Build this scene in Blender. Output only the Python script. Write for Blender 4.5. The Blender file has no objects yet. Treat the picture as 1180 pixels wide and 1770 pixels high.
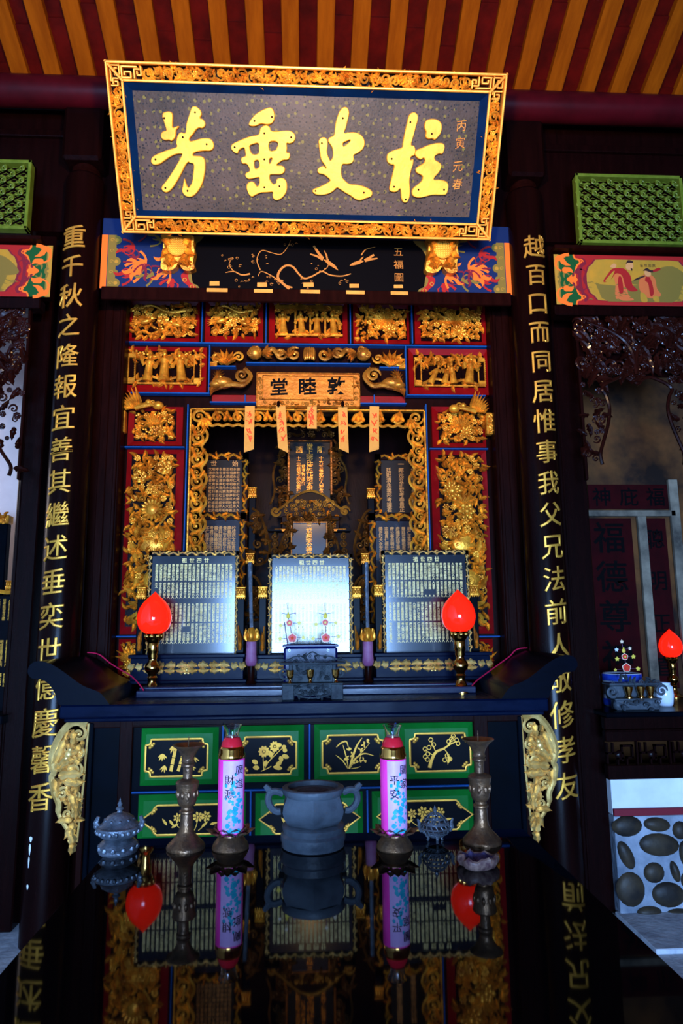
import bpy, bmesh, math, random
from mathutils import Vector, Matrix
from mathutils.geometry import tessellate_polygon
PI = math.pi
S = bpy.context.scene
COL = S.collection

# ------------------------------------------------------------------ camera
F = 1180.0                       # focal length in pixels of the 1180x1770 frame (24 mm on a full-frame body)
EYE = Vector((0, 0, 1.7))
_up = Vector((-65, 7085, 1180)).normalized()
_dp = Vector((-62, -195, 1180)); _dp = (_dp - _up * _dp.dot(_up)).normalized()
_rt = _up.cross(_dp); _rt = _rt if _rt.x > 0 else -_rt
CR = Vector((_rt.x, _dp.x, _up.x)); CU = Vector((_rt.y, _dp.y, _up.y)); CF = Vector((_rt.z, _dp.z, _up.z))
cam_d = bpy.data.cameras.new('camera'); cam = bpy.data.objects.new('camera', cam_d); COL.objects.link(cam)
cam_d.sensor_fit = 'VERTICAL'; cam_d.sensor_height = 36; cam_d.lens = 36 * F / 1770
cam_d.clip_start = 0.02; cam_d.clip_end = 60
m = Matrix.Identity(4)
for i in range(3):
    m[i][0] = CR[i]; m[i][1] = CU[i]; m[i][2] = -CF[i]; m[i][3] = EYE[i]
cam.matrix_world = m
S.camera = cam

# ------------------------------------------------------------------ light and exposure
S.view_settings.view_transform = 'Standard'; S.view_settings.look = 'None'
S.view_settings.exposure = 0.0; S.view_settings.gamma = 1.0; S.view_settings.use_curve_mapping = False
W = bpy.data.worlds.new('world'); S.world = W; W.use_nodes = True
W.node_tree.nodes['Background'].inputs[0].default_value = (0.35, 0.55, 1, 1)
W.node_tree.nodes['Background'].inputs[1].default_value = 0.02

def aim(o, to):
    o.rotation_euler = (Vector(to) - o.location).to_track_quat('-Z', 'Y').to_euler()
def area(name, loc, to, sx, sy, power, color):
    l = bpy.data.lights.new(name, 'AREA'); l.shape = 'RECTANGLE'; l.size = sx; l.size_y = sy
    l.energy = power; l.color = color
    o = bpy.data.objects.new(name, l); COL.objects.link(o); o.location = loc; aim(o, to); return o
def spot(name, loc, to, power, color, angle, blend, size):
    l = bpy.data.lights.new(name, 'SPOT'); l.energy = power; l.color = color
    l.spot_size = math.radians(angle); l.spot_blend = blend; l.shadow_soft_size = size
    o = bpy.data.objects.new(name, l); COL.objects.link(o); o.location = loc; aim(o, to); return o
# open courtyard doorway behind the photographer, the window of the left bay, an added unseen warm spot for plaque and rafters
area('doorway_daylight', (0.0, -5.95, 1.35), (0.0, 0, 1.35), 3.2, 2.5, 2250, (0.28, 0.52, 1.0))
area('side_window_daylight', (-3.12, 4.6, 2.55), (-1.9, 5.2, 2.0), 0.6, 1.2, 13, (1.0, 0.86, 0.80))
spot('warm_plaque_spot', (0.05, 0.9, 3.3), (-0.02, 4.0, 4.75), 760, (1.0, 0.60, 0.24), 98, 1.0, 0.10)

# ------------------------------------------------------------------ pixel rays: where a point of the photo lies on a plane of the hall
def ray(u, v):
    return CR * (u - 590) + CU * (885 - v) + CF * F
def P(u, v, Y):
    r = ray(u, v); return EYE + r * (Y / r.y)
def PZ(u, v, Z):
    r = ray(u, v); return EYE + r * ((Z - EYE.z) / r.z)
def PP(u, v, o, n):
    r = ray(u, v); return EYE + r * ((o - EYE).dot(n) / r.dot(n))
def R(u0, v0, u1, v1, Y):
    um, vm = (u0 + u1) / 2, (v0 + v1) / 2
    return P(u0, vm, Y).x, P(u1, vm, Y).x, P(um, v1, Y).z, P(um, v0, Y).z
def K(Y):                      # metres per pixel at depth Y
    return Y / F

# ------------------------------------------------------------------ objects
def tag(o, label, cat, group=None, kind=None):
    o['label'] = label; o['category'] = cat
    if group: o['group'] = group
    if kind: o['kind'] = kind
    return o
def T(name, label, cat, loc, group=None):
    o = bpy.data.objects.new(name, None); o.empty_display_size = 0.05; COL.objects.link(o)
    o.location = loc
    return tag(o, label, cat, group)
def dup(o, parent=None):
    c = o.copy(); COL.objects.link(c)
    if parent: c.parent = parent
    for ch in list(o.children): dup(ch, c)
    return c

class Fr:                      # a working plane: a to the right, b up, c towards the viewer
    def __init__(s, o, A=(1, 0, 0), B=(0, 0, 1)):
        s.o = Vector(o); s.A = Vector(A).normalized(); s.B = Vector(B).normalized(); s.N = s.A.cross(s.B)
    def __call__(s, a, b, c=0.0):
        return s.o + s.A * a + s.B * b + s.N * c
def FY(Y): return Fr((0, Y, 0))

class MB:
    def __init__(s): s.v = []; s.f = []; s.sm = []
    def add(s, vs, fs, smooth=True):
        n = len(s.v); s.v.extend(Vector(p) for p in vs)
        for f in fs: s.f.append([i + n for i in f]); s.sm.append(smooth)
    def box(s, x0, x1, y0, y1, z0, z1, ch=0.0, fr=None):
        x0, x1 = min(x0, x1), max(x0, x1); y0, y1 = min(y0, y1), max(y0, y1); z0, z1 = min(z0, z1), max(z0, z1)
        g = (lambda a, b, c: fr(a, b, c)) if fr else (lambda a, b, c: Vector((a, b, c)))
        ch = min(ch, (x1 - x0) / 3, (y1 - y0) / 3, (z1 - z0) / 3)
        if ch <= 0:
            vs = [g(x, y, z) for x in (x0, x1) for y in (y0, y1) for z in (z0, z1)]
            fs = [(0, 1, 3, 2), (4, 6, 7, 5), (0, 4, 5, 1), (2, 3, 7, 6), (0, 2, 6, 4), (1, 5, 7, 3)]
            s.add(vs, fs, False); return
        xs, ys, zs = (x0, x1), (y0, y1), (z0, z1); d = (1, -1); vs = []; idx = {}
        for i in range(2):
            for j in range(2):
                for k in range(2):
                    for a in range(3):
                        p = [xs[i] + d[i] * ch, ys[j] + d[j] * ch, zs[k] + d[k] * ch]
                        p[a] = (xs[i], ys[j], zs[k])[a]
                        idx[i, j, k, a] = len(vs); vs.append(g(*p))
        fs = []
        for a in range(3):
            o = [t for t in range(3) if t != a]
            for e in range(2):
                q = []
                for (p0, p1) in ((0, 0), (1, 0), (1, 1), (0, 1)):
                    c = [0, 0, 0]; c[a] = e; c[o[0]] = p0; c[o[1]] = p1; q.append(idx[tuple(c) + (a,)])
                fs.append(q)
        for a in range(3):
            o = [t for t in range(3) if t != a]
            for p0 in range(2):
                for p1 in range(2):
                    c0 = [0, 0, 0]; c0[o[0]] = p0; c0[o[1]] = p1; c1 = list(c0); c1[a] = 1
                    fs.append((idx[tuple(c0) + (o[0],)], idx[tuple(c1) + (o[0],)], idx[tuple(c1) + (o[1],)], idx[tuple(c0) + (o[1],)]))
        for i in range(2):
            for j in range(2):
                for k in range(2): fs.append([idx[i, j, k, a] for a in range(3)])
        s.add(vs, fs, False)
    def poly(s, fr, pts, c0, c1=None, holes=(), smooth=False):       # flat polygon at c0, or a slab c0..c1
        loops = [pts] + list(holes)
        flat = [p for l in loops for p in l]
        tri = tessellate_polygon([[Vector((p[0], p[1], 0)) for p in l] for l in loops])
        top = c0 if c1 is None else c1
        s.add([fr(p[0], p[1], top) for p in flat], [list(t) for t in tri], False)
        if c1 is not None:
            s.add([fr(p[0], p[1], c0) for p in flat], [list(t) for t in tri], False)
            for l in loops:
                n = len(l)
                s.add([fr(p[0], p[1], c) for p in l for c in (c0, c1)],
                      [(2 * i, 2 * ((i + 1) % n), 2 * ((i + 1) % n) + 1, 2 * i + 1) for i in range(n)], smooth)
    def tube(s, pts, rad, n=6, flat=1.0, N=None, closed=False):
        pts = [Vector(p) for p in pts]; m_ = len(pts)
        if not hasattr(rad, '__len__'): rad = [rad] * m_
        vs = []; fs = []; pu = None
        for i, p in enumerate(pts):
            if closed: t = pts[(i + 1) % m_] - pts[i - 1]
            else: t = pts[min(i + 1, m_ - 1)] - pts[max(i - 1, 0)]
            if t.length < 1e-9: t = Vector((0, 0, 1))
            t.normalize()
            if N is not None: u = N - t * N.dot(t)
            else:
                u = pu if pu is not None else (Vector((0, -1, 0)) if abs(t.y) < .9 else Vector((1, 0, 0)))
                u = u - t * u.dot(t)
            if u.length < 1e-6: u = t.orthogonal()
            u.normalize(); pu = u; w = t.cross(u)
            for k in range(n):
                a = 2 * PI * k / n
                vs.append(p + (u * math.cos(a) * flat + w * math.sin(a)) * rad[i])
        rng = m_ if closed else m_ - 1
        for i in range(rng):
            j = (i + 1) % m_
            for k in range(n):
                k2 = (k + 1) % n
                fs.append((i * n + k, i * n + k2, j * n + k2, j * n + k))
        if not closed: fs.append(list(range(n))[::-1]); fs.append([(m_ - 1) * n + k for k in range(n)])
        s.add(vs, fs)
    def lathe(s, prof, o, n=24, ax=Vector((0, 0, 1)), sx=1, sy=1, rot=0, a0=0, a1=2 * PI):
        o = Vector(o); ax = Vector(ax); vs = []; fs = []; e1 = ax.orthogonal().normalized() if abs(ax.z) < .99 else Vector((1, 0, 0)); e2 = ax.cross(e1)
        full = abs(a1 - a0 - 2 * PI) < 1e-6; nn = n if full else n + 1
        for (r, h) in prof:
            for k in range(nn):
                a = a0 + (a1 - a0) * k / n + rot
                vs.append(o + ax * h + e1 * (r * math.cos(a) * sx) + e2 * (r * math.sin(a) * sy))
        for i in range(len(prof) - 1):
            for k in range(n):
                k2 = (k + 1) % nn
                fs.append((i * nn + k, i * nn + k2, (i + 1) * nn + k2, (i + 1) * nn + k))
        if full:
            if prof[0][0] > 1e-5: fs.append(list(range(n))[::-1])
            if prof[-1][0] > 1e-5: fs.append([(len(prof) - 1) * n + k for k in range(n)])
        s.add(vs, fs)
    def ell(s, c, rx, ry, rz, n=8, m_=5, X=Vector((1, 0, 0)), Z=Vector((0, 0, 1))):
        c = Vector(c); Yv = Z.cross(X); vs = []; fs = []
        vs.append(c - Z * rz)
        for i in range(1, m_):
            t = -PI / 2 + PI * i / m_
            for k in range(n):
                a = 2 * PI * k / n
                vs.append(c + X * (rx * math.cos(t) * math.cos(a)) + Yv * (ry * math.cos(t) * math.sin(a)) + Z * (rz * math.sin(t)))
        vs.append(c + Z * rz); L = len(vs) - 1
        for k in range(n):
            k2 = (k + 1) % n
            fs.append((0, 1 + k2, 1 + k)); fs.append((L, L - n + k, L - n + k2))
            for i in range(m_ - 2): fs.append((1 + i * n + k, 1 + i * n + k2, 1 + (i + 1) * n + k2, 1 + (i + 1) * n + k))
        s.add(vs, fs)
    # ---- ornament in relief
    def stroke(s, fr, pts, w, c=0.001):                              # flat painted ribbon
        n = len(pts)
        if not hasattr(w, '__len__'): w = [w] * n
        s.lay = getattr(s, 'lay', 0) + 1; c += (s.lay % 60) * 1.3e-5; vs = []
        for i, p in enumerate(pts):
            q0 = pts[max(i - 1, 0)]; q1 = pts[min(i + 1, n - 1)]
            tx, ty = q1[0] - q0[0], q1[1] - q0[1]; l = math.hypot(tx, ty) or 1
            nx, ny = -ty / l * w[i] / 2, tx / l * w[i] / 2
            vs += [fr(p[0] + nx, p[1] + ny, c), fr(p[0] - nx, p[1] - ny, c)]
        s.add(vs, [(2 * i + 1, 2 * i + 3, 2 * i + 2, 2 * i) for i in range(n - 1)])
    def disc(s, fr, a, b, ra, rb=None, c=0.001, n=10, rot=0):
        s.lay = getattr(s, 'lay', 0) + 1; c += (s.lay % 60) * 1.3e-5; rb = rb or ra; pts = []
        for k in range(n):
            t = 2 * PI * k / n; x, y = ra * math.cos(t), rb * math.sin(t)
            pts.append(fr(a + x * math.cos(rot) - y * math.sin(rot), b + x * math.sin(rot) + y * math.cos(rot), c))
        s.add(pts, [list(range(n))])
    def leaf(s, fr, a, b, c, ang, L, Wd, curl=0.6, h=0.012, lobes=3, n=8):
        vs = []; x, y, t = a, b, ang; dl = L / n
        for i in range(n + 1):
            q = i / n
            w = Wd * math.sin(PI * min(1, .08 + .92 * q ** .75)) * (1 + .32 * math.sin(2 * PI * lobes * q)) * .5 + L * .004
            nx, ny = -math.sin(t), math.cos(t)
            hh = h * math.sin(PI * min(1, .25 + .75 * q)) + h * .35
            for k, (o, z) in enumerate(((-1, .0), (-.55, .95), (0, .55), (.55, .95), (1, .0))):
                vs.append(fr(x + nx * w * o, y + ny * w * o, c + hh * z))
            x += math.cos(t) * dl; y += math.sin(t) * dl; t += curl / n
        s.add(vs, [(i * 5 + k, (i + 1) * 5 + k, (i + 1) * 5 + k + 1, i * 5 + k + 1) for i in range(n) for k in range(4)])
    def scroll(s, fr, a, b, c, Rr, turns=1.4, st=0.0, d=1, r0=.25, h=1.0, n=None):
        n = n or int(12 * turns) + 4; pts = []; rad = []
        for i in range(n + 1):
            q = i / n; r = Rr * (1 - .86 * q); t = st + d * turns * 2 * PI * q
            pts.append(fr(a + r * math.cos(t), b + r * math.sin(t), c + Rr * .12 * q)); rad.append(Rr * r0 * (1 - .55 * q) * (0.35 + .65 * min(1, q * 6)))
        s.tube(pts, rad, 6, h, fr.N)
        s.ell(fr(a, b, c + Rr * .1), Rr * .2, Rr * .2, Rr * .2, 6, 4)
    def flower(s, fr, a, b, c, Rr, n=8, layers=2, rot=0.0, dome=.34):
        for l in range(layers):
            rr = Rr * (1 - .34 * l); m_ = n
            for k in range(m_):
                t = rot + 2 * PI * (k + .5 * l) / m_
                X = fr.A * math.cos(t) + fr.B * math.sin(t); Zv = (fr.N * .9 - X * .42).normalized(); X2 = (X - Zv * X.dot(Zv)).normalized()
                s.ell(fr(a + math.cos(t) * rr * .62, b + math.sin(t) * rr * .62, c + Rr * (.10 + .16 * l)), rr * .42, rr * PI * .56 / m_ + rr * .05, rr * .16, 6, 4, X2, Zv)
        s.ell(fr(a, b, c + Rr * .22), Rr * dome, Rr * dome, Rr * .22, 8, 5, fr.A, fr.N)
    def peony(s, fr, a, b, c, Rr, rng):
        for l in range(3):
            n = 7 - l; rr = Rr * (1 - .3 * l)
            for k in range(n):
                t = 2 * PI * (k + .5 * l) / n + rng.uniform(-.2, .2)
                X = fr.A * math.cos(t) + fr.B * math.sin(t); Zv = (fr.N - X * .25 * (3 - l)).normalized(); X2 = (X - Zv * X.dot(Zv)).normalized()
                s.ell(fr(a + math.cos(t) * rr * .58, b + math.sin(t) * rr * .58, c + Rr * .14 * (l + .4)), rr * .42, rr * .40, rr * .22, 6, 4, X2, Zv)
    def figure(s, fr, a, b, c, H, lean=0.0, arm=0):
        def pt(x, y, z): return fr(a + x + lean * y, b + y, c + z)
        d = H * .1
        s.tube([pt(0, 0, d * .6), pt(0, H * .25, d * .7), pt(0, H * .5, d * .8), pt(0, H * .68, d * .8), pt(0, H * .78, d * .7)], [H * .19, H * .15, H * .125, H * .135, H * .05], 9)
        for k in (-1, 0, 1):
            s.tube([pt(k * H * .09, 0, d * 1.9), pt(k * H * .06, H * .3, d * 1.8), pt(k * H * .03, H * .5, d * 1.7)], H * .022, 5)
        s.ell(pt(0, H * .86, d), H * .075, H * .085, H * .095, 8, 6)
        s.tube([pt(0, H * .92, d), pt(0, H * 1.0, d)], [H * .085, H * .05], 8)
        for sd in (-1, 1):
            ex = sd * H * .2; hy = H * (.45 if (arm == 0 or sd * arm < 0) else .72)
            s.tube([pt(sd * H * .1, H * .7, d * .8), pt(ex, H * .56, d * 1.4), pt(sd * H * .1 if arm == 0 else ex * 1.2, hy, d * 2.2)], [H * .06, H * .055, H * .075], 7)
    def build(s, name, mat, parent=None, mats=None, loc=None, tagv=None, flatall=False):
        me = bpy.data.meshes.new(name)
        o = bpy.data.objects.new(name, me); COL.objects.link(o)
        off = Vector((0, 0, 0))
        if parent is not None:
            p = parent
            while p is not None: off += p.location; p = p.parent
            o.parent = parent
        elif loc is not None: off = Vector(loc); o.location = off
        me.from_pydata([p - off for p in s.v], [], s.f)
        me.polygons.foreach_set('use_smooth', [False] * len(s.f) if flatall else s.sm)
        me.materials.append(mat)
        me.update()
        if any(s.sm):
            try: me.set_sharp_from_angle(angle=math.radians(42))
            except Exception: pass
        return o

def cat(pts, per=6, closed=False):                                    # Catmull-Rom through points of any dimension
    n = len(pts); out = []
    for i in range(n if closed else n - 1):
        p = [pts[(i + k) % n] if closed else pts[max(0, min(n - 1, i + k))] for k in (-1, 0, 1, 2)]
        for j in range(per):
            t = j / per
            out.append(tuple(.5 * (2 * b + (c - a) * t + (2 * a - 5 * b + 4 * c - d) * t * t + (3 * b - a - 3 * c + d) * t ** 3)
                             for a, b, c, d in zip(*p)))
    if not closed: out.append(tuple(pts[-1]))
    return out

# ------------------------------------------------------------------ writing
_tc = bpy.data.curves.new('writing', 'FONT'); _to = bpy.data.objects.new('writing', _tc); COL.objects.link(_to)
_gl = {}
def glyph(ch, ext=0.0, bev=0.0, off=0.0, res=2, cut=0):
    k = (ch, ext, bev, off, res, cut)
    if k not in _gl:
        _tc.body = ch; _tc.extrude = ext; _tc.bevel_depth = bev; _tc.offset = off; _tc.resolution_u = res; _tc.bevel_resolution = 0
        dg = bpy.context.evaluated_depsgraph_get(); dg.update()
        me = bpy.data.meshes.new_from_object(_to.evaluated_get(dg))
        if cut:                                                       # slice into upright strips so that the writing can follow a round shaft
            bm = bmesh.new(); bm.from_mesh(me)
            for i in range(1, cut): bmesh.ops.bisect_plane(bm, geom=bm.verts[:] + bm.edges[:] + bm.faces[:], plane_co=(i / cut, 0, 0), plane_no=(1, 0, 0), dist=1e-5)
            bm.to_mesh(me); bm.free()
        _gl[k] = ([(v.co.x - .5, v.co.y - .38, v.co.z) for v in me.vertices], [list(p.vertices) for p in me.polygons])
        bpy.data.meshes.remove(me)
    return _gl[k]
def write(mb, ch, fn, size, ext=0, bev=0, off=0, shear=0.0, sx=1.0, res=2, cut=0):
    vs, fs = glyph(ch, ext, bev, off, res, cut)
    mb.add([fn(x * size * sx, (y + shear * x) * size, z * size) for x, y, z in vs], fs, False)

# ------------------------------------------------------------------ materials
def mat(name, col, rough=.5, metal=0.0, col2=None, scale=8.0, bump=0.0, bscale=30.0, coat=0.0, crough=.06, emit=None, es=0.0, trans=0.0, spec=.18, lo=.35, hi=.65, stretch=(1, 1, 1), rough2=None):
    M = bpy.data.materials.new(name); M.use_nodes = True; nt = M.node_tree; b = nt.nodes['Principled BSDF']
    b.inputs['Base Color'].default_value = (*col, 1); b.inputs['Roughness'].default_value = rough; b.inputs['Metallic'].default_value = metal
    b.inputs['Coat Weight'].default_value = coat; b.inputs['Coat Roughness'].default_value = crough; b.inputs['Transmission Weight'].default_value = trans
    b.inputs['Specular IOR Level'].default_value = spec
    if emit: b.inputs['Emission Color'].default_value = (*emit, 1); b.inputs['Emission Strength'].default_value = es
    if col2 or bump or rough2 is not None:
        tc = nt.nodes.new('ShaderNodeTexCoord'); mp = nt.nodes.new('ShaderNodeMapping'); mp.inputs['Scale'].default_value = stretch
        nt.links.new(tc.outputs['Object'], mp.inputs['Vector'])
    if col2 or rough2 is not None:
        nz = nt.nodes.new('ShaderNodeTexNoise'); nz.inputs['Scale'].default_value = scale; nz.inputs['Detail'].default_value = 6; nz.inputs['Roughness'].default_value = .62
        nt.links.new(mp.outputs[0], nz.inputs['Vector'])
        rp = nt.nodes.new('ShaderNodeMapRange'); rp.inputs[1].default_value = lo; rp.inputs[2].default_value = hi
        nt.links.new(nz.outputs['Fac'], rp.inputs[0])
        if col2:
            mx = nt.nodes.new('ShaderNodeMix'); mx.data_type = 'RGBA'; mx.inputs[6].default_value = (*col, 1); mx.inputs[7].default_value = (*col2, 1)
            nt.links.new(rp.outputs[0], mx.inputs[0]); nt.links.new(mx.outputs[2], b.inputs['Base Color'])
        if rough2 is not None:
            mr = nt.nodes.new('ShaderNodeMapRange'); mr.inputs[3].default_value = rough; mr.inputs[4].default_value = rough2
            nt.links.new(rp.outputs[0], mr.inputs[0]); nt.links.new(mr.outputs[0], b.inputs['Roughness'])
    if bump:
        n2 = nt.nodes.new('ShaderNodeTexNoise'); n2.inputs['Scale'].default_value = bscale; n2.inputs['Detail'].default_value = 4
        nt.links.new(mp.outputs[0], n2.inputs['Vector'])
        bp = nt.nodes.new('ShaderNodeBump'); bp.inputs['Strength'].default_value = bump; bp.inputs['Distance'].default_value = .01
        nt.links.new(n2.outputs['Fac'], bp.inputs['Height']); nt.links.new(bp.outputs[0], b.inputs['Normal'])
    return M
GOLD = mat('gold_leaf', (.90, .37, .028), .33, .55, (.36, .10, .007), 13, .25, 60)
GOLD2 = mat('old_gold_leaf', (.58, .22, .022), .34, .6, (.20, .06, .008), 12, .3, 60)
GOLDP = mat('gold_paint', (.72, .36, .045), .42, .6, (.50, .22, .03), 9)
GOLDB = mat('pale_gold_leaf', (.95, .62, .20), .38, .6, (.55, .30, .07), 12, .2, 60)
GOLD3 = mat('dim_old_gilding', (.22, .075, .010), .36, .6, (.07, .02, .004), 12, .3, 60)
GOLDT = mat('pale_gold_writing', (.92, .70, .30), .55, .15, (.75, .52, .16), 30)
NAMEG = mat('orange_gilt_board', (.50, .17, .016), .45, .3, (.34, .10, .008), 9, .4, 40)
PLAST2 = mat('warm_white_plaster', (.46, .38, .36), .85, 0, (.40, .33, .31), 3, .1, 40)
BRPT = mat('brown_gold_paint', (.42, .15, .025), .5)
GOLDF = mat('bright_gold_board', (.86, .42, .035), .42, .25, (.72, .26, .02), 5, .1, 40)
WOOD = mat('dark_lacquered_wood', (.0035, .0007, .0007), .24, 0, (.006, .0011, .001), 5, .03, 20, stretch=(6, 6, .6), spec=.08)
WOOD2 = mat('brown_lacquered_wood', (.006, .0010, .0007), .34, 0, (.011, .0018, .0012), 6, .05, 25, stretch=(4, 4, .8), spec=.035)
CARVE = mat('carved_brown_wood', (.022, .0035, .002), .16, 0, (.010, .002, .0013), 10, coat=.16, spec=.08)
REDL = mat('red_lacquer', (.20, .002, .003), .34, 0, (.14, .0015, .002), 6, .06, 40)
BEAMR = mat('red_beam_lacquer', (.05, .002, .004), .30, 0, (.025, .0015, .0025), 4, spec=.1)
BLUE = mat('blue_paint', (.004, .065, .25), .42, 0, (.003, .05, .18), 6)
NAVY = mat('navy_lacquer', (.0002, .0008, .0018), .3, 0, (.0003, .0014, .0036), 5, spec=.03)
NAVYB = mat('navy_frame_paint', (.001, .014, .050), .4, 0, (.001, .008, .03), 5, spec=.06)
GREEN = mat('green_lacquer', (.003, .105, .010), .3, 0, (.004, .13, .015), 7, .05, 30, spec=.12)
BLACK = mat('black_lacquer', (.0012, .0015, .003), .3, 0, spec=.05)
GOLDR = mat('gilt_rim_bar', (1.0, .46, .06), .36, .4, (.80, .28, .03), 6, .1, 40)
TABLET = mat('tablet_lacquer', (.002, .004, .010), .32, 0, spec=.10, coat=1.0, crough=.125)
TABOLD = mat('old_tablet_lacquer', (.005, .0035, .003), .4, 0, (.008, .005, .004), 6, spec=.12)
TOP = mat('polished_black_table_top', (.0012, .0012, .0016), .03, 0, spec=.30)
ALTAR = mat('altar_lacquer', (.0003, .0022, .010), .22, 0, (.0006, .0036, .016), 5, .03, 20, rough2=.32, stretch=(1, 3, 3), spec=.035)
ENDW = mat('dark_end_lacquer', (.0003, .0011, .0035), .24, 0, (.0005, .0016, .005), 5, .03, 20, stretch=(1, 3, 3), spec=.06)
LEDGE = mat('blue_sheen_ledge_lacquer', (.004, .008, .03), .2, 0, (.008, .012, .04), 5, .03, 20, rough2=.3, stretch=(1, 3, 3), spec=.25)
PURP = mat('purple_wrapped_paper', (.20, .05, .12), .5, 0, (.30, .12, .20), 12)
RAFT = mat('orange_rafter_wood', (.27, .055, .0015), .6, 0, (.19, .034, .001), 4, .15, 14, stretch=(5, .7, .7), spec=.03)
TILE = mat('dark_red_clay_tile', (.085, .003, .0015), .42, 0, (.035, .002, .0012), 6, .2, 25, spec=.08)
PLAST = mat('white_plaster', (.72, .72, .72), .85, 0, (.58, .58, .60), 3, .15, 40)
CERG = mat('green_glazed_ceramic', (.070, .105, .007), .42, 0, (.11, .15, .014), 18, .1, 40)
BRASS = mat('polished_brass', (.78, .42, .10), .14, 1.0, (.62, .30, .06), 8)
BRONZE = mat('worn_bronze', (.20, .10, .045), .36, .7, (.075, .045, .03), 22, .3, 70)
PEWTER = mat('blue_grey_pewter', (.16, .18, .21), .40, .6, (.06, .07, .085), 22, .4, 60)
STONE = mat('grey_carved_stone', (.04, .05, .055), .6, 0, (.012, .015, .02), 14, .5, 50)
BURN = mat('dark_grey_stone', (.060, .072, .085), .45, 0, (.016, .020, .026), 4, .25, 40, spec=.2)
ASH = mat('incense_ash', (.03, .03, .035), .95, 0, (.06, .06, .07), 60, .8, 120)
REDLAMP = mat('glowing_red_glass', (.6, .01, .004), .08, 0, emit=(1.0, .016, .003), es=1.0, coat=.5)
PORC = mat('white_porcelain', (.62, .68, .78), .12, 0, coat=.4)
BPORC = mat('blue_glaze', (.01, .03, .30), .12, 0, (.02, .07, .45), 30, coat=.4)
COBALT = mat('dark_cobalt_glaze', (.003, .004, .045), .25, 0, (.005, .006, .06), 20, spec=.15)
PINK = mat('pink_candle_wax', (.85, .03, .30), .3, 0, (.9, .06, .38), 6)
LABELM = mat('white_candle_label', (.62, .36, .56), .35, 0, (.52, .26, .52), 9)
CYAN = mat('cyan_print', (.012, .24, .34), .4, 0, (.02, .34, .42), 30)
REDN = mat('red_candle_neck', (.50, .01, .02), .2, 0)
GLASS = mat('clear_glass', (.9, .95, .95), .03, 0, trans=1.0)
INK = mat('black_ink', (.002, .0016, .002), .5, spec=.03)
PAPER = mat('aged_yellow_paper', (.62, .27, .045), .85, 0, (.50, .20, .03), 10, spec=.2)
REDP = mat('red_ink', (.62, .045, .006), .7)
REDPAP = mat('red_paper', (.028, .0012, .002), .8, 0, (.014, .001, .0015), 5, spec=.05)
CORD = mat('red_cord', (.55, .01, .06), .5)
FLOOR = mat('grey_stone_floor', (.50, .51, .53), .7, 0, (.26, .27, .30), 7, .3, 30)
PEBB = mat('river_stone', (.045, .030, .016), .5, 0, (.014, .011, .009), 9, .2, 30)
MORT = mat('pale_mortar', (.30, .32, .36), .9, 0, (.10, .12, .15), 3, .6, 30)
ORNG = mat('orange_paint', (.75, .13, .012), .5); OLIV = mat('olive_paint', (.17, .11, .018), .5)
REDPT = mat('red_paint', (.30, .010, .008), .6); GRNPT = mat('green_paint', (.006, .06, .012), .5)
BLUPT = mat('deep_blue_paint', (.004, .014, .06), .5); PURPT = mat('maroon_paint', (.15, .010, .018), .5)
YELPT = mat('ochre_paint', (.36, .18, .018), .6); CREAM = mat('cream_paint', (.44, .20, .014), .6, 0, (.30, .17, .016), 7)
SKIN = mat('painted_skin', (.50, .22, .07), .6); ROBE = mat('painted_orange_robe', (.50, .11, .025), .6); LINE = mat('dark_line_paint', (.03, .012, .010), .5)
AMET = mat('amethyst_crystal', (.02, .015, .05), .2, 0, (.06, .045, .11), 40, .6, 60); AGAT = mat('pale_agate_rim', (.20, .12, .09), .4, 0, (.05, .02, .025), 40)
YELF = mat('yellow_petal', (.72, .50, .06), .4); REDF = mat('red_petal', (.62, .03, .02), .4); CRMF = mat('cream_petal', (.75, .55, .36), .4); STEM = mat('purple_wire', (.09, .03, .07), .4)
SMOKE = mat('smoke_stained_plaster', (.12, .042, .009), .8, 0, (.010, .004, .002), 1.6, lo=.38, hi=.6, spec=.2)
PADD = mat('pale_trim_plaster', (.24, .19, .13), .8, 0, (.03, .025, .02), 3)
# ================================================================== the setting
def struct(o, label=None, cat=None):
    o['kind'] = 'structure'
    if label: o['label'] = label
    if cat: o['category'] = cat
    return o
rng = random.Random(7)
b = MB(); b.box(-3.2, 3.4, -6, 6, -.1, 0); struct(b.build('floor', FLOOR), 'grey stone floor of the hall', 'floor')
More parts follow.
